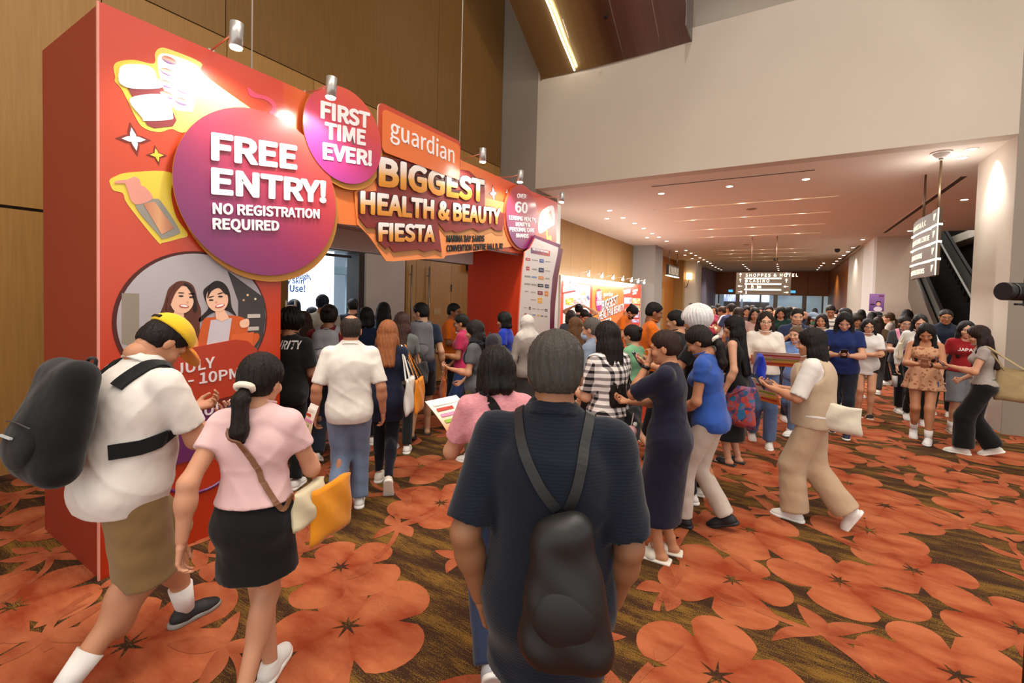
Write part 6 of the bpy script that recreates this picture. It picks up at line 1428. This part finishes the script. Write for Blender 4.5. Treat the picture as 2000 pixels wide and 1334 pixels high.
# --- nearest walkers
I = person('heavy man in yellow cap and white polo walking right with a black backpack', 240, dep=2.12, H=1.83, face=66, sex='m', b=1.32, skin='#b98263', hair=('short', BLK), tp=('polo', '#dcd5ce'), bt=('longshorts', '#8a6f48'), shoes=('#1c1d1f', '#8d8a84', 'shoe'), legs='walkL', arms=('phone1', 'phone'), hpitch=42, lean=12, cap=('#e0b628', '#d9842c'), socks=('#e4e0dc', .13), sleeve=.78, hem=-.09)
backpack(I, 'large black backpack worn by the man in the yellow cap', '#0f1012', .32, .50, .22, -.02, .065, '#b9bcc0')
phone(I, 'dark phone held low by the man in the yellow cap', 1)
I = person('woman in pink tee and black skirt with a long black ponytail, seen from behind', 497, dep=1.98, top=692, face=22, b=1.05, skin='#c08a6c', hair=('lowpony', BLK), tp=('tee', '#d9b4b4'), bt=('mini', '#0e0e10'), shoes=('#d8d6d2', '#ece9e4', 'low'), legs='crossL', arms=('back', 'phone1'), hpitch=10, hyaw=12, lean=4, sleeve=.5, hem=.10)
s = I['s']; C = I['C']; tan_l = plain('#7a5238', .5, name='tan_leather')
bag = tote(I, 'small cream shoulder bag on the hip of the pink shirted woman', '#cbbfa0', I['P0']+V3(.22, .05, .04), .22, .17, .07, 70)
strap(I, 'strap', [C+V3(-.10, -.14, .13), C+V3(0, -.17, .02), C+V3(.10, -.15, -.12), I['W']+V3(.16, -.08, -.06), I['P0']+V3(.20, .0, .12)], .022, .006, tan_l, bag, True, 30, (Matrix.Translation(Vector(I['P0']+V3(.22, .05, .04))) @ Matrix(Rz(R(70)).tolist()).to_4x4()).inverted())
tote(I, 'orange yellow tote hanging beside the pink shirted woman', '#d98a1c', I['P0']+V3(.30, .12, -.02), .26, .26, .04, 60)
leaflet(I, 'folded orange leaflet in the hand of the pink shirted woman', I['wr'][1]+V3(.02, .06, .10), .10, .20, Rz(R(-50)) @ Rx(R(78)))
I = person('balding man in white polo and blue jeans seen from behind', 683, dep=3.68, top=611, face=4, sex='m', b=1.05, skin='#b98062', hair=('bald', '#2b211c'), tp=('polo', '#dbd5cc'), bt=('jeans', '#5d7090', 'denim', '#8fa0bb'), shoes=('#dcdad6', '#eeeae6', 'shoe'), legs='stepR', arms=('down', 'down'), hpitch=6, sleeve=.88, hem=-.09)
I = person('woman with orange brown hair in a navy hooded dress, seen from behind', 755, dep=4.3, top=626, face=6, skin=SK1, hair=('mid', '#8a5230'), tp=('dress', '#15192e'), bt=('slim', '#12141f'), shoes=('#d9cfc0', '#e8e2d8', 'low'), legs='kickR', arms=('down', 'hold90'), hem=-.22, sleeve=1.0)
tote(I, 'white printed tote on the shoulder of the orange haired woman', '#d8d4cc', I['P0']+V3(.23, -.10, .04), .26, .34, .06, 75, None, 'knit', strap_to=I['sh'][1]+V3(.0, -.01, .06))
tote(I, 'bright orange tote beside the white tote of the orange haired woman', '#dd8418', I['P0']+V3(.31, -.0, .02), .26, .33, .05, 75, strap_to=I['sh'][1]+V3(.03, .02, .06))
I = person('big man in dark navy shirt seen from behind, nearest and largest figure', 1072, dep=1.38, top=628, face=4, sex='m', b=1.10, skin='#8f6245', hair=('short', '#3d3935'), tp=('shirt', '#0b111d', 'seersucker', '#131d2f'), bt=('pants', '#0f1013'), shoes=('#2a2a2c', '#3a3a3c', 'shoe'), legs='stepR', arms=(((.03, -.02, -.49), (.5, -1, 0), 'relax'), ((.02, .05, -.50), (.5, -1, 0), 'relax')), hpitch=6, sleeve=.9, hem=-.20)
C = I['C']; Rc = I['Rc']; o, inv = held(I, 'sling_bag', 'black leather sling bag across the back of the big navy shirted man', 'bag', C+Rc @ V3(.06, -.20, -.20), Rc)
K = Fld(); K.cap((-.055, 0, -.17), (.065, 0, -.17), .055, k=.06).cap((-.045, 0, .10), (.02, 0, .13), .038, k=.06).cap((-.055, 0, -.16), (-.05, 0, .10), .05, .036, k=.06).cap((.065, 0, -.16), (.02, 0, .12), .05, .036, k=.06).ell((0, 0, -.06), (.10, .06, .14), None, k=.05)
lt = plain('#0c0c0e', .5, name='black_leather'); put('bag_body', np_mesh('bag', [K.mesh(.007, lambda X, Y, Z: (.003*np.sin(X*40+Z*18)*np.sin(Z*35)).astype(np.float32))]), lt, o); K = Fld().ell((0, -.045, -.08), (.085, .03, .09), None, k=.03); put('front_pocket', np_mesh('p', [K.mesh(.007)]), lt, o)
for pts in ([C+Rc @ V3(-.11, .10, .12), C+Rc @ V3(-.11, .0, .21), C+Rc @ V3(-.085, -.12, .13), C+Rc @ V3(-.02, -.16, .02), C+Rc @ V3(.03, -.17, -.04)], [C+Rc @ V3(.12, .10, .12), C+Rc @ V3(.115, .0, .21), C+Rc @ V3(.10, -.12, .13), C+Rc @ V3(.08, -.16, .02), C+Rc @ V3(.06, -.17, -.04)]): strap(I, 'strap', pts, .03, .006, lt, o, True, 30, inv)
I = person('woman with black bob in pink tee and dark jeans, half behind the big navy man', 968, dep=2.28, top=680, face=-12, b=1.08, skin='#bd8768', hair=('bob', '#15110f'), tp=('tee', '#c26f7a', 'melange', '#e0a8ae'), bt=('jeans', '#1c2438', 'denim', '#2d3a58'), shoes=('#8d8d92', '#c9c6c2', 'shoe'), legs='kickL', arms=('phone1', 'down'), hpitch=14, sleeve=.7)
o, inv = held(I, 'crossbody_bag', 'wide black strap and small bag worn by the woman in the pink tee', 'bag', I['P0']+V3(.22, .08, .0), np.eye(3)); C = I['C']; Rc = I['Rc']
strap(I, 'strap', [C+Rc @ V3(-.09, .06, .17), C+Rc @ V3(-.075, -.02, .20), C+Rc @ V3(-.03, -.12, .12), C+Rc @ V3(.06, -.15, 0), C+Rc @ V3(.15, -.06, -.15), I['P0']+V3(.21, .04, .06)], .045, .006, cloth('#121214'), o, True, 36, inv)
put('bag_body', np_mesh('b', [Fld().ell((0, 0, 0), (.05, .11, .08), None, k=.02).mesh(.009)]), cloth('#121214'), o)
leaflet(I, 'orange and white event guide held out by the woman in the pink tee', I['wr'][0]+V3(-.05, .10, .05), .24, .32, Rz(R(35)) @ Rx(R(35)))
watch(I, 0)
I = person('woman in dark navy dress with short hair in profile, hand at her chin', 1308, dep=3.2, top=645, face=-82, b=1.05, skin='#b9815f', hair=('short', '#2a1813'), tp=('dress', '#14152a'), bt=('none', BK), shoes=('#d9d2c2', '#e8e2d4', 'mules'), legs='close', arms=('chin', 'phone'), hpitch=10, hem=-.62, sleeve=.95, lean=4)
watch(I, 0)
I = person('woman in royal blue knit top and cream trousers with a low ponytail', 1388, dep=3.62, top=640, face=-78, b=1.0, skin='#b57c5c', hair=('lowpony', '#1c1512'), tp=('tee', '#2c4f9c'), bt=('jeans', '#bfb2a6'), shoes=('#15161a', '#1a1a1c', 'low'), legs='stepL', arms=('low', 'low'), hpitch=24, lean=8, sleeve=.45)
phone(I, 'phone in a mustard case held low by the blue topped woman', 0, '#8a6a1c')
I = person('girl in white tee and beige wide trousers striding left with a phone', 1590, dep=3.78, top=640, face=-84, skin='#c28a68', hair=('vlong', '#14100f'), tp=('loose', '#d8d2cb'), bt=('wide', '#b89d80'), shoes=('#e4e1dc', '#ece9e4', 'shoe'), legs='kickR', arms=('phone1', 'hold90'), hpitch=6, sleeve=.95, hem=.04)
tote(I, 'cream canvas shoulder bag on the hip of the girl in beige trousers', '#cfc6b4', I['P0']+V3(-.10, -.16, .06), .34, .22, .09, 80)
phone(I, 'dark phone in the hand of the girl in beige trousers', 0)
leaflet(I, 'striped orange, white and lime leaflet of the girl in beige trousers', I['wr'][1]+V3(.02, .12, -.06), .22, .26, Rz(R(60)) @ Rx(R(60)))
o = Fld(); C = I['C']; W = I['W']; Rc = I['Rc']
o.ell(C+Rc @ V3(0, 0, .02), (.178, .150, .18), Rc, k=.03).cap(C, I['P0']+V3(0, 0, -.05), .178, .186, k=.05, sq=((0, 1, 0), 1.12)); o.cut_ell(I['NB']+Rc @ V3(0, .04, 0), (.12, .11, .12), Rc)
for q in (0, 1): o.cut_ell(I['sh'][q]+V3(.05*(2*q-1), 0, 0), (.10, .12, .13))
put('vest', np_mesh('vest', [o.mesh(.012, None, ((I['P0']+V3(0, 0, -.05), (0, 0, -1)),))]), cloth('#b8a288'), I['root'])
I = person('girl with long wavy black hair in a black and white plaid shirt', 1188, dep=3.6, top=624, face=-42, skin=SK1, hair=('vlong', '#1a1412'), tp=('shirt', '#cfc8c4', 'plaid'), bt=('skirt', '#4a494d'), shoes=('#d8d4ce', '#e4e0da', 'shoe'), legs='stepL', arms=('hold90', 'hold90'), hem=.04, hpitch=8)
leaflet(I, 'pink and yellow leaflet held by the girl in the plaid shirt', I['wr'][0]+V3(0, .06, .05), .2, .26)
tote(I, 'small black bag with pink charm at the hip of the plaid shirted girl', '#17171a', I['P0']+V3(.17, -.10, .02), .24, .16, .07, 20, strap_to=I['sh'][1]+V3(-.02, -.02, .05))
ch = held(I, 'bag_charm', 'pink fluffy ball charm hanging from the plaid shirted girl bag', 'charm', I['P0']+V3(.02, -.24, -.04))[0]
B().sph((0, 0, 0), .045, 20).build('ball', plain('#dca6a8', .8, name='pink_fluff'), ch); B().sph((.04, 0, .05), .018, 10).build('bead', white_m, ch); B().cyl((0, 0, .03), (.02, 0, .14), .004).build('cord', plain('#c8b8b0', .6, name='cord'), ch)
I = person('woman in pale green top with a hair bun and dark skirt facing left', 1238, dep=5.2, top=627, face=-60, skin=SK1, hair=('bun', '#1f1714'), tp=('fit', '#79ad86'), bt=('midi', '#34363b'), shoes=('#1c1c20', '#2a2a2c', 'low'), legs='walkL', arms=('hold90', 'down'), hem=.02, sleeve=.3)
I = person('older man in grey blue shirt wearing a pale blue face mask', 1160, dep=4.6, top=619, face=-68, sex='m', skin='#c29073', hair=('buzz', '#57504c'), tp=('polo', '#7c889c'), bt=('pants', '#26272d'), legs='stand', arms=('down', 'low'), mask='#a8bcd8', sleeve=.9)
I = person('staff member in orange tee in profile facing right by the white counter', 1266, dep=5.9, top=588, face=84, sex='m', b=.92, skin='#8a5a3c', hair=('short', '#0f0c0c'), tp=('tee', '#dc6c14'), bt=('pants', '#16171b'), legs='stand', arms=('down', 'hold90'), hpitch=14, sleeve=.75)
ct.location = depth_at(1322, 660, 7.0).xyz; ct.location.z = 0; ct.rotation_euler.z = .3
I = person('black haired man with glasses and black tee facing left behind the white haired person', 1324, dep=5.1, top=604, face=-76, sex='m', skin='#c08a6a', hair=('short', '#0f0c0c'), tp=('tee', BK), bt=('pants', '#1a1b20'), arms=('phone1', 'down'), glasses='#b09a78')
phone(I, 'phone held out by the black haired man with glasses', 0)
I = person('person with fluffy white hair and black tee in profile', 1366, dep=4.15, top=596, face=-80, sex='m', b=1.0, skin='#c48c6c', hair=('fluffy', '#d8d8d8'), tp=('tee', '#131315'), bt=('pants', '#16171a'), arms=('give', 'down'), hpitch=8)
watch(I, 0); phone(I, 'dark phone in the outstretched hand of the white haired person', 0)
I = person('tall girl with straight black hair, glasses and black tank top facing left', 1437, dep=5.1, top=616, face=-76, skin='#c9977a', hair=('vlong', '#0f0c0c'), tp=('tank', '#121214'), bt=('midi', '#17181c'), shoes=('#15161a', '#1c1c1e', 'slides'), legs='close', arms=('down', 'bagfwd'), glasses='#8a7a68')
tote(I, 'bright blue shopping bag beside the girl in the black tank top', '#1730a8', I['W']+V3(.20, -.20, .06), .32, .28, .10, 20)
tote(I, 'large patchwork print tote carried by the girl in the black tank top', '#27406e', I['P0']+V3(-.14, -.05, -.20), .40, .46, .12, 85, kind='patch', strap_to=I['wr'][0]+V3(0, 0, -.06))
I = person('smiling woman with glasses in a white tee and blue jeans facing the camera', 1490, dep=5.9, top=604, face=172, skin='#d6a486', hair=('long', '#241813'), tp=('loose', '#dcd5cc'), bt=('jeans', '#3b4c70', 'denim', '#6a7fa6'), shoes=('#d8d4cc', '#e8e4de', 'low'), legs='stepL', arms=('hold90', 'hold90'), glasses='#8a7a5c', hem=.0, sleeve=1.1, hpitch=5)
leaflet(I, 'big curled event guide sheet held by the smiling woman in white tee', (I['wr'][0]+I['wr'][1])/2+V3(-.10, .14, .02), .55, .34, Rx(R(35)))
I = person('young man with thick black fringe in a slate navy tee facing the camera', 1552, dep=7.0, top=600, face=170, sex='m', skin='#cc9a7c', hair=('short', '#141010'), tp=('tee', '#2a3350'), bt=('pants', '#20232c'), arms=('down', 'strap'))
I = person('child with light brown hair in a pale blue tee and jeans', 1556, dep=6.4, top=636, face=-150, skin='#d0a084', hair=('short', '#5a4632'), tp=('tee', '#6f8fc8'), bt=('jeans', '#3f587f', 'denim', '#7f97bd'), arms=('hold90', 'hold90'), legs='stepL')
I = person('woman with long black hair in a royal navy polo looking down at her phone', 1645, dep=6.4, top=611, face=178, b=1.18, skin='#c79478', hair=('long', '#100d0d'), tp=('polo', '#18275a'), bt=('pants', '#171a24'), shoes=('#1a2038', '#e8e4de', 'low'), legs='stepL', arms=('phone', 'phone'), hpitch=30)
phone(I, 'black phone held in both hands by the woman in the navy polo')
I = person('girl with round glasses in a long white tee with navy sleeves', 1692, dep=7.4, top=622, face=170, skin='#cc9878', hair=('mid', '#15100f'), tp=('loose', '#dcd8d4'), bt=('hotpants', '#16171b'), shoes=('#17171a', '#cfc4b0', 'slides'), legs='close', arms=('crossed', 'crossed'), glasses='#3a302c', hem=-.16)
I = person('laughing woman with glasses, charcoal tee and pink bag strap', 1762, dep=7.9, top=615, face=160, b=1.12, skin='#d0a084', hair=('bun', '#17110f'), tp=('tee', '#3b3d42'), bt=('pants', '#141519'), shoes=('#d9d4cc', '#e8e4de', 'shoe'), legs='stepR', arms=('phone1', 'hold90'), glasses='#5a4a44')
C = I['C']; o, inv = held(I, 'pink_bag', 'pink shoulder bag strap and purple pouch on the laughing woman', 'bag', C+V3(.02, .14, -.12), np.eye(3)); strap(I, 'strap', [C+V3(.09, -.02, .20), C+V3(.10, .10, .08), C+V3(.06, .14, -.06)], .05, .01, cloth('#d0879c'), o, True, 20, inv); put('pouch', np_mesh('b', [Fld().ell((0, .02, 0), (.13, .05, .07)).mesh(.015)]), cloth('#7a4aa8'), o)
I = person('girl in white long sleeved top with a cream bag, hand near her cheek', 1792, dep=7.2, top=611, face=172, skin='#cf9c80', hair=('long', '#181210'), tp=('long', '#d6d2cc'), bt=('pants', '#121317'), shoes=('#dcd8d2', '#e8e4de', 'shoe'), legs='stepL', arms=('face', 'down'))
tote(I, 'cream shoulder bag under the arm of the girl in the white long sleeves', '#cdbfa6', I['W']+V3(.22, .04, .05), .24, .26, .06, 80, strap_to=I['sh'][1]+V3(0, 0, .05))
bo = held(I, 'water_bottle', 'pale grey bottle hanging from the hand of the girl in white long sleeves', 'bottle', I['wr'][1]+V3(.02, .02, -.24))[0]
B().cyl((0, 0, -.10), (0, 0, .08), .035, seg=18).build('bottle_body', plain('#b9b4b4', .4, name='bottle'), bo); B().cyl((0, 0, .08), (0, 0, .12), .026, seg=18).build('bottle_cap', black_m, bo); B().tube([(-.02, 0, .11), (-.02, 0, .16), (.02, 0, .16), (.02, 0, .11)], .006, 6).build('loop', black_m, bo)
I = person('young woman in a rust floral ruffled top and denim shorts using her phone', 1805, dep=6.2, top=636, face=180, b=1.05, skin='#bd8460', hair=('long', '#15100f'), tp=('flare', '#a4674a', 'floral', '#c99a78'), bt=('hotpants', '#3f4c6c', 'denim', '#6a7a9c'), shoes=('#e4e2e0', '#eeecea', 'shoe'), legs='stepL', arms=('phone', 'phone'), hpitch=32, socks=('#e4e2de', .10))
phone(I, 'tan cased phone in the hands of the woman in the rust top', None, '#a0705a'); watch(I, 0)
I = person('man with glasses in a dark navy shirt holding a phone, near the escalator', 1842, dep=7.7, top=602, face=172, sex='m', b=1.2, skin='#a8724e', hair=('short', '#120f0e'), tp=('polo', '#151c2c'), bt=('pants', '#15161b'), arms=('phone1', 'down'), glasses='#5a4a40', sleeve=.85)
I = person('girl in a dark red tee and grey sweat shorts beside the pillar', 1882, dep=6.55, top=626, face=168, skin='#d0a082', hair=('long', '#14100f'), tp=('tee', '#8c1a20'), bt=('longshorts', '#6c6e74'), shoes=('#b9ad98', '#dcd4c4', 'shoe'), legs='stand', arms=('down', 'down'), hem=.03, socks=('#dcd8d4', .09), hpitch=5)
btext(I, 'JAPAN', .0, .20, .04, '#e0d8d4', False)
I = person('woman with long dark brown hair in a grey tee and wide black trousers facing left', 1922, dep=5.6, top=636, face=-96, skin='#c89274', hair=('long', '#241612'), tp=('fit', '#9c938c'), bt=('wide', '#0f0f11'), shoes=('#e0dcd2', '#ece8e0', 'shoe'), legs='stepL', arms=('phone1', 'bagfwd'), hem=.02, hpitch=16, lean=5)
tote(I, 'beige canvas tote behind the woman in wide black trousers', '#a8946c', I['P0']+V3(-.02, -.26, .06), .34, .40, .07, 90, strap_to=I['sh'][0]+V3(0, -.03, .05))
phone(I, 'dark blue phone in the hand of the woman in wide black trousers', 0, '#1c2450')
# --- group at the doors of the hall
I = person('guard in a black shirt with white back lettering beside the door handles', 562, dep=4.2, top=604, face=35, sex='m', skin='#9a6a4c', hair=('fluffy', '#0f0d0d'), tp=('loose', '#121314'), bt=('pants', '#15161a'), arms=('down', 'hold90'))
btext(I, 'SECURITY', .08, .34, .07, '#d8d4d0', True)
person('woman with blue black hair deepest in the doorway at left', 572, dep=7.2, top=584, face=20, skin=SK2, hair=('long', '#14182a'), tp=('tee', '#1a1c2a'), bt=('pants', '#17181d'))
person('woman with long brown hair beside the guard in black', 592, dep=5.4, top=608, face=-10, skin=SK2, hair=('long', '#3a281c'), tp=('long', '#3a3636'), bt=('pants', '#22242a'))
person('tall man with blue black hair and a pale tee walking into the hall', 628, dep=6.4, top=573, face=6, sex='m', skin='#b07a58', hair=('short', '#121629'), tp=('tee', '#b9b4a4'), bt=('pants', '#1d2130'), arms=('down', 'back'))
person('girl with dark hair and face half turned in the doorway', 612, dep=7.8, top=600, face=-50, skin=SK1, hair=('mid', '#17171f'), tp=('tee', '#c9782c'), bt=('pants', '#22242c'))
I = person('person in a dark red shirt carrying a grey and white backpack', 640, dep=4.9, top=592, face=8, b=1.12, skin='#8f6044', hair=('bun', '#15100f'), tp=('tee', '#6d1c22'), bt=('jeans', '#23262e', 'denim', '#3a4050'), arms=('hold90', 'hold90'), legs='stepR', sleeve=.9)
backpack(I, 'grey and white backpack on the dark red shirted person', '#8f8f94', .26, .36, .13, .03, .05, None, '#c9c9cc')
person('man with short black hair in the doorway ahead of the queue', 688, dep=7.4, top=582, face=0, sex='m', skin=SK2, hair=('short', '#0f0d0d'), tp=('tee', '#22242c'), bt=('pants', '#1c1d22'))
person('woman with a black bob and dark navy top near the open door leaf', 713, dep=5.45, top=600, face=2, skin=SK2, hair=('bob', '#0f0d0e'), tp=('tee', '#131f38'), bt=('pants', '#15171e'))
I = person('woman with long black hair and a light blue collar by the grey door leaf', 747, dep=6.5, top=590, face=10, skin=SK2, hair=('long', '#0f0d0e'), tp=('tee', '#6f9cae'), bt=('pants', '#1c2028'))
I = person('woman with brown hair in a grey tee and a black shoulder bag', 782, dep=5.2, top=610, face=14, skin=SK2, hair=('mid', '#3a241c'), tp=('tee', '#5c5e5c'), bt=('pants', '#1c1d22'), arms=('down', 'hold90'))
tote(I, 'black shoulder bag with grey strap on the brown haired woman', '#17171a', I['P0']+V3(.24, -.0, .05), .28, .26, .08, 70, strap_to=I['sh'][1]+V3(0, 0, .06))
I = person('young man in navy tee and dark shorts with a grey backpack, head turned left', 822, dep=5.72, top=587, face=6, sex='m', skin='#c09070', hair=('short', '#100e0d'), tp=('tee', '#1d2233'), bt=('shorts', '#1b1c20'), shoes=('#1c1c20', '#2c2c2e', 'slides'), legs='stepR', hyaw=-70, arms=('strap', 'down'))
backpack(I, 'big grey backpack on the young man in the navy tee', '#5c5a5e', .33, .48, .20, .0, .05, None, '#6c6a6e')
I = person('staff member in orange tee with glasses standing at the wooden doors', 880, dep=7.05, top=591, face=112, sex='m', skin='#8f6042', hair=('short', '#0f0d0d'), tp=('tee', '#d96a14'), bt=('slim', '#15171e'), shoes=('#b9b0a8', '#e4e0da', 'shoe'), arms=('hold90', 'hold90'), glasses='#1c1c1e', sleeve=.8)
btext(I, 'BIGGEST', -.02, .24, .035, '#f0e8e0', False)
person('woman with glasses in a magenta pink top facing left', 905, dep=6.1, top=613, face=-80, skin='#b07a58', hair=('short', '#15110f'), tp=('tee', '#b02a52'), bt=('jeans', '#1f3058', 'denim', '#33508a'), arms=('hold90', 'low'), glasses='#3a2c28')
I = person('girl in a charcoal tee and olive trousers facing left with a patterned hood bag', 932, dep=5.0, top=626, face=-72, skin='#c48e6e', hair=('mid', '#17120f'), tp=('tee', '#57585c'), bt=('pants', '#5f5a34'), arms=('hold90', 'low'))
backpack(I, 'black backpack with pink and grey print on the girl in charcoal tee', '#2a2830', .26, .34, .14, .12, .04, None, '#9a7f94')
tote(I, 'small rust orange bag held by the girl in the charcoal tee', '#a5511c', I['wr'][0]+V3(0, .08, -.22), .24, .24, .05, 30, strap_to=I['wr'][0]+V3(0, .04, .03))
I = person('girl with a black bob, blue top and red strap by the arch leg', 988, dep=6.5, top=609, face=-70, skin='#b98464', hair=('bob', '#0f0d0d'), tp=('tee', '#1c34a0'), bt=('pants', '#1a1b22'))
person('person in a white headscarf by the logo board', 1030, dep=5.9, top=616, face=-25, skin=SK2, hair=('hijab', '#cfc6be'), tp=('long', '#8a7f78'), bt=('midi', '#3c3836'))
# --- in front of the event guide wall
person('girl with black hair raising both hands to her head by the guide wall', 1128, dep=10.2, top=593, face=20, skin=SK1, hair=('bun', '#0f0d0d'), tp=('tee', '#2a2c34'), bt=('pants', '#1c1d22'), arms=('head', 'head'))
person('person with brown black hair in shade left of the guide wall crowd', 1113, dep=8.2, top=606, face=10, skin=SK2, hair=('bob', '#241a14'), tp=('tee', '#3a3a40'), bt=('pants', '#1c1d22'))
person('woman in orange staff tee bending her head by the guide wall', 1137, dep=9.0, top=610, face=150, skin=SK1, hair=('bun', '#17110f'), tp=('tee', '#d96a14'), bt=('pants', '#1c1d22'), hpitch=35)
person('woman with light brown hair just left of the masked older man', 1124, dep=6.0, top=620, face=-30, skin=SK1, hair=('mid', '#5a3c22'), tp=('tee', '#2d2b2e'), bt=('pants', '#1c1d22'))
person('staff member in orange tee and black mask leaning over at the guide wall', 1206, dep=8.8, top=598, face=110, skin='#b98464', hair=('bun', '#0f0d0d'), tp=('tee', '#d96a14'), bt=('pants', '#16171b'), hpitch=38, lean=22, mask='#141416', arms=('hold90', 'hold90'))
# --- farther people of the corridor
FAR = [
 ('dark haired man far off by the pale column', 1349, 591, 18, 'm', 200, 'short', BLK, ('tee', '#2a2a30')), ('small far figure in black beside the lilac wall', 1373, 596, 20, 'm', 190, 'short', BLK, ('tee', '#1c1c22')),
 ('far woman in a dark pink top near the lilac wall', 1388, 597, 13.5, 'f', 150, 'short', BLK, ('tee', '#a02c48')), ('far person in brown just right of the dark pink top', 1396, 600, 14.5, 'f', 210, 'mid', BRN, ('tee', '#5a3a2c')),
 ('tall far man in black by the first dark door frame', 1401, 591, 16, 'm', 10, 'short', BLK, ('tee', '#14151c')), ('far woman in a white tee turned left', 1413, 600, 12, 'f', -80, 'bun', '#3a2418', ('tee', '#cfc8c4')),
 ('man in a slate blue tee leaning over, back to camera', 1428, 591, 10, 'm', -40, 'short', '#2a1c16', ('tee', '#454a72')), ('woman with brown hair and a grey top behind the tank top girl', 1438, 598, 9.2, 'f', 20, 'mid', '#34221a', ('tee', '#57504e')),
 ('person in a pale cap and dark jacket in the far crowd', 1447, 604, 13, 'm', 170, 'short', '#8a8a8c', ('tee', '#3c3c40')), ('far woman with a pale face and brown jacket', 1456, 598, 12, 'f', 175, 'long', BLK, ('tee', '#4a3a30')),
 ('far man with dark hair and a red brown shirt', 1468, 594, 13, 'm', 185, 'short', BLK, ('tee', '#5a2c24')), ('woman with long black hair facing the camera behind the smiling woman', 1471, 600, 8.6, 'f', 176, 'long', '#120f0e', ('tee', '#b9958c')),
 ('tall man in black with a high forehead behind the smiling woman', 1499, 596, 10.5, 'm', 178, 'short', BLK, ('tee', '#16161a')), ('smiling far woman in dark green with folded arms', 1522, 598, 10.2, 'f', 178, 'long', '#120f0e', ('tee', '#173028')),
 ('person in black with a raised arm left of the slate tee man', 1537, 598, 10.6, 'f', 20, 'mid', BLK, ('tee', '#131316')), ('woman with a pale blue cap and a green face mask', 1584, 610, 8.8, 'f', 160, 'mid', BRN, ('tee', '#cfc8b8')),
 ('woman with long dark brown hair right of the green masked woman', 1603, 611, 8.4, 'f', 190, 'long', '#1c1412', ('tee', '#c9c2ba')), ('man in a striped white tee with his hand on his face', 1619, 596, 9.8, 'm', 178, 'short', '#1c1412', ('tee', '#d0c8be', 'stripe', '#3a3638')),
 ('man with a receding hairline and green shirt in profile', 1652, 600, 7.9, 'm', -95, 'short', '#181210', ('tee', '#2c4a44')), ('curly dark haired person behind the navy polo woman', 1667, 612, 9.2, 'f', 150, 'fluffy', '#241814', ('tee', '#33393a')),
 ('far person with black hair under the purple poster, left one', 1680, 604, 12, 'f', 0, 'mid', BLK, ('tee', '#2c3c3c')), ('far person with black hair under the purple poster, middle one', 1699, 611, 11.5, 'f', 20, 'mid', BLK, ('tee', '#1c1c20')),
 ('far man in a black cap and olive shirt under the purple poster', 1712, 608, 12.5, 'm', 160, 'short', '#17171a', ('tee', '#3c3424')), ('woman with long brown hair and a khaki shirt seen from behind', 1712, 619, 9.0, 'f', 10, 'long', '#2a1a14', ('tee', '#5c4a34')),
 ('woman with a fair brown ponytail in a pale checked top facing left', 1738, 610, 10.5, 'f', -90, 'lowpony', '#4a3420', ('tee', '#a89a94')), ('far person with dark straight hair above the laughing woman', 1766, 604, 11.0, 'f', 20, 'mid', BLK, ('tee', '#3c3a38')),
 ('far man in a black shirt past the middle door frame', 1484, 600, 15, 'm', 180, 'short', BLK, ('tee', '#1c1c22')), ('far woman in a beige top at the end of the corridor', 1512, 602, 16, 'f', 180, 'mid', BRN, ('tee', '#8f7a64')),
 ('far man in dark blue before the right hand glass doors', 1566, 601, 17, 'm', 10, 'short', BLK, ('tee', '#1f2a44')), ('far person in grey before the right hand glass doors', 1590, 603, 18, 'f', 10, 'mid', BLK, ('tee', '#4c4c50')),
 ('small far person in white beyond the striped tee man', 1632, 604, 17, 'm', 0, 'short', BLK, ('tee', '#b9b2aa')), ('far woman in black right of the white tee woman', 1420, 603, 17, 'f', 170, 'mid', BLK, ('tee', '#1a1a1e')),
]
def spot_free(px, dp_):
    c = depth_at(px, 700, dp_); return all(math.hypot(c.x-o.location.x, c.y-o.location.y) > .52 for o in bpy.data.objects if o.parent is None and o.get('category') == 'person')
for k, (lb, px, top, dp_, sx_, fc, hr, hc, tpp) in enumerate(FAR):
    bpy.context.view_layer.update()
    for st in range(60):
        dd = dp_+.2*((st+1)//2)*(1 if st % 2 else -1)
        if dd > 7.6 and spot_free(px, dd): dp_ = dd; break
    arms = ('phone', 'phone') if k % 4 == 1 else ('crossed', 'crossed') if 'folded' in lb else ('face', 'down') if 'hand on' in lb else ('down', 'head') if 'raised' in lb else ('phone1', 'down') if k % 3 == 0 else ('down', 'down')
    person(lb, px, dep=dp_, top=top, face=fc, sex=sx_, skin=(SK1, SK2, '#b07a5a')[k % 3], hair=(hr, hc), tp=tpp, bt=('pants', ('#1c1d23', '#2a3148', '#17171a', '#3c3a3a')[k % 4]), arms=arms, legs=('stand', 'stepL', 'close')[k % 3], hpitch=25 if arms[0] == 'phone' else 6,
           cap=(('#7f8da0', '#7f8da0') if 'pale blue cap' in lb else ('#17171a', '#17171a') if 'black cap' in lb else None), mask='#5f9a80' if 'green masked woman' not in lb and 'green face mask' in lb else None)
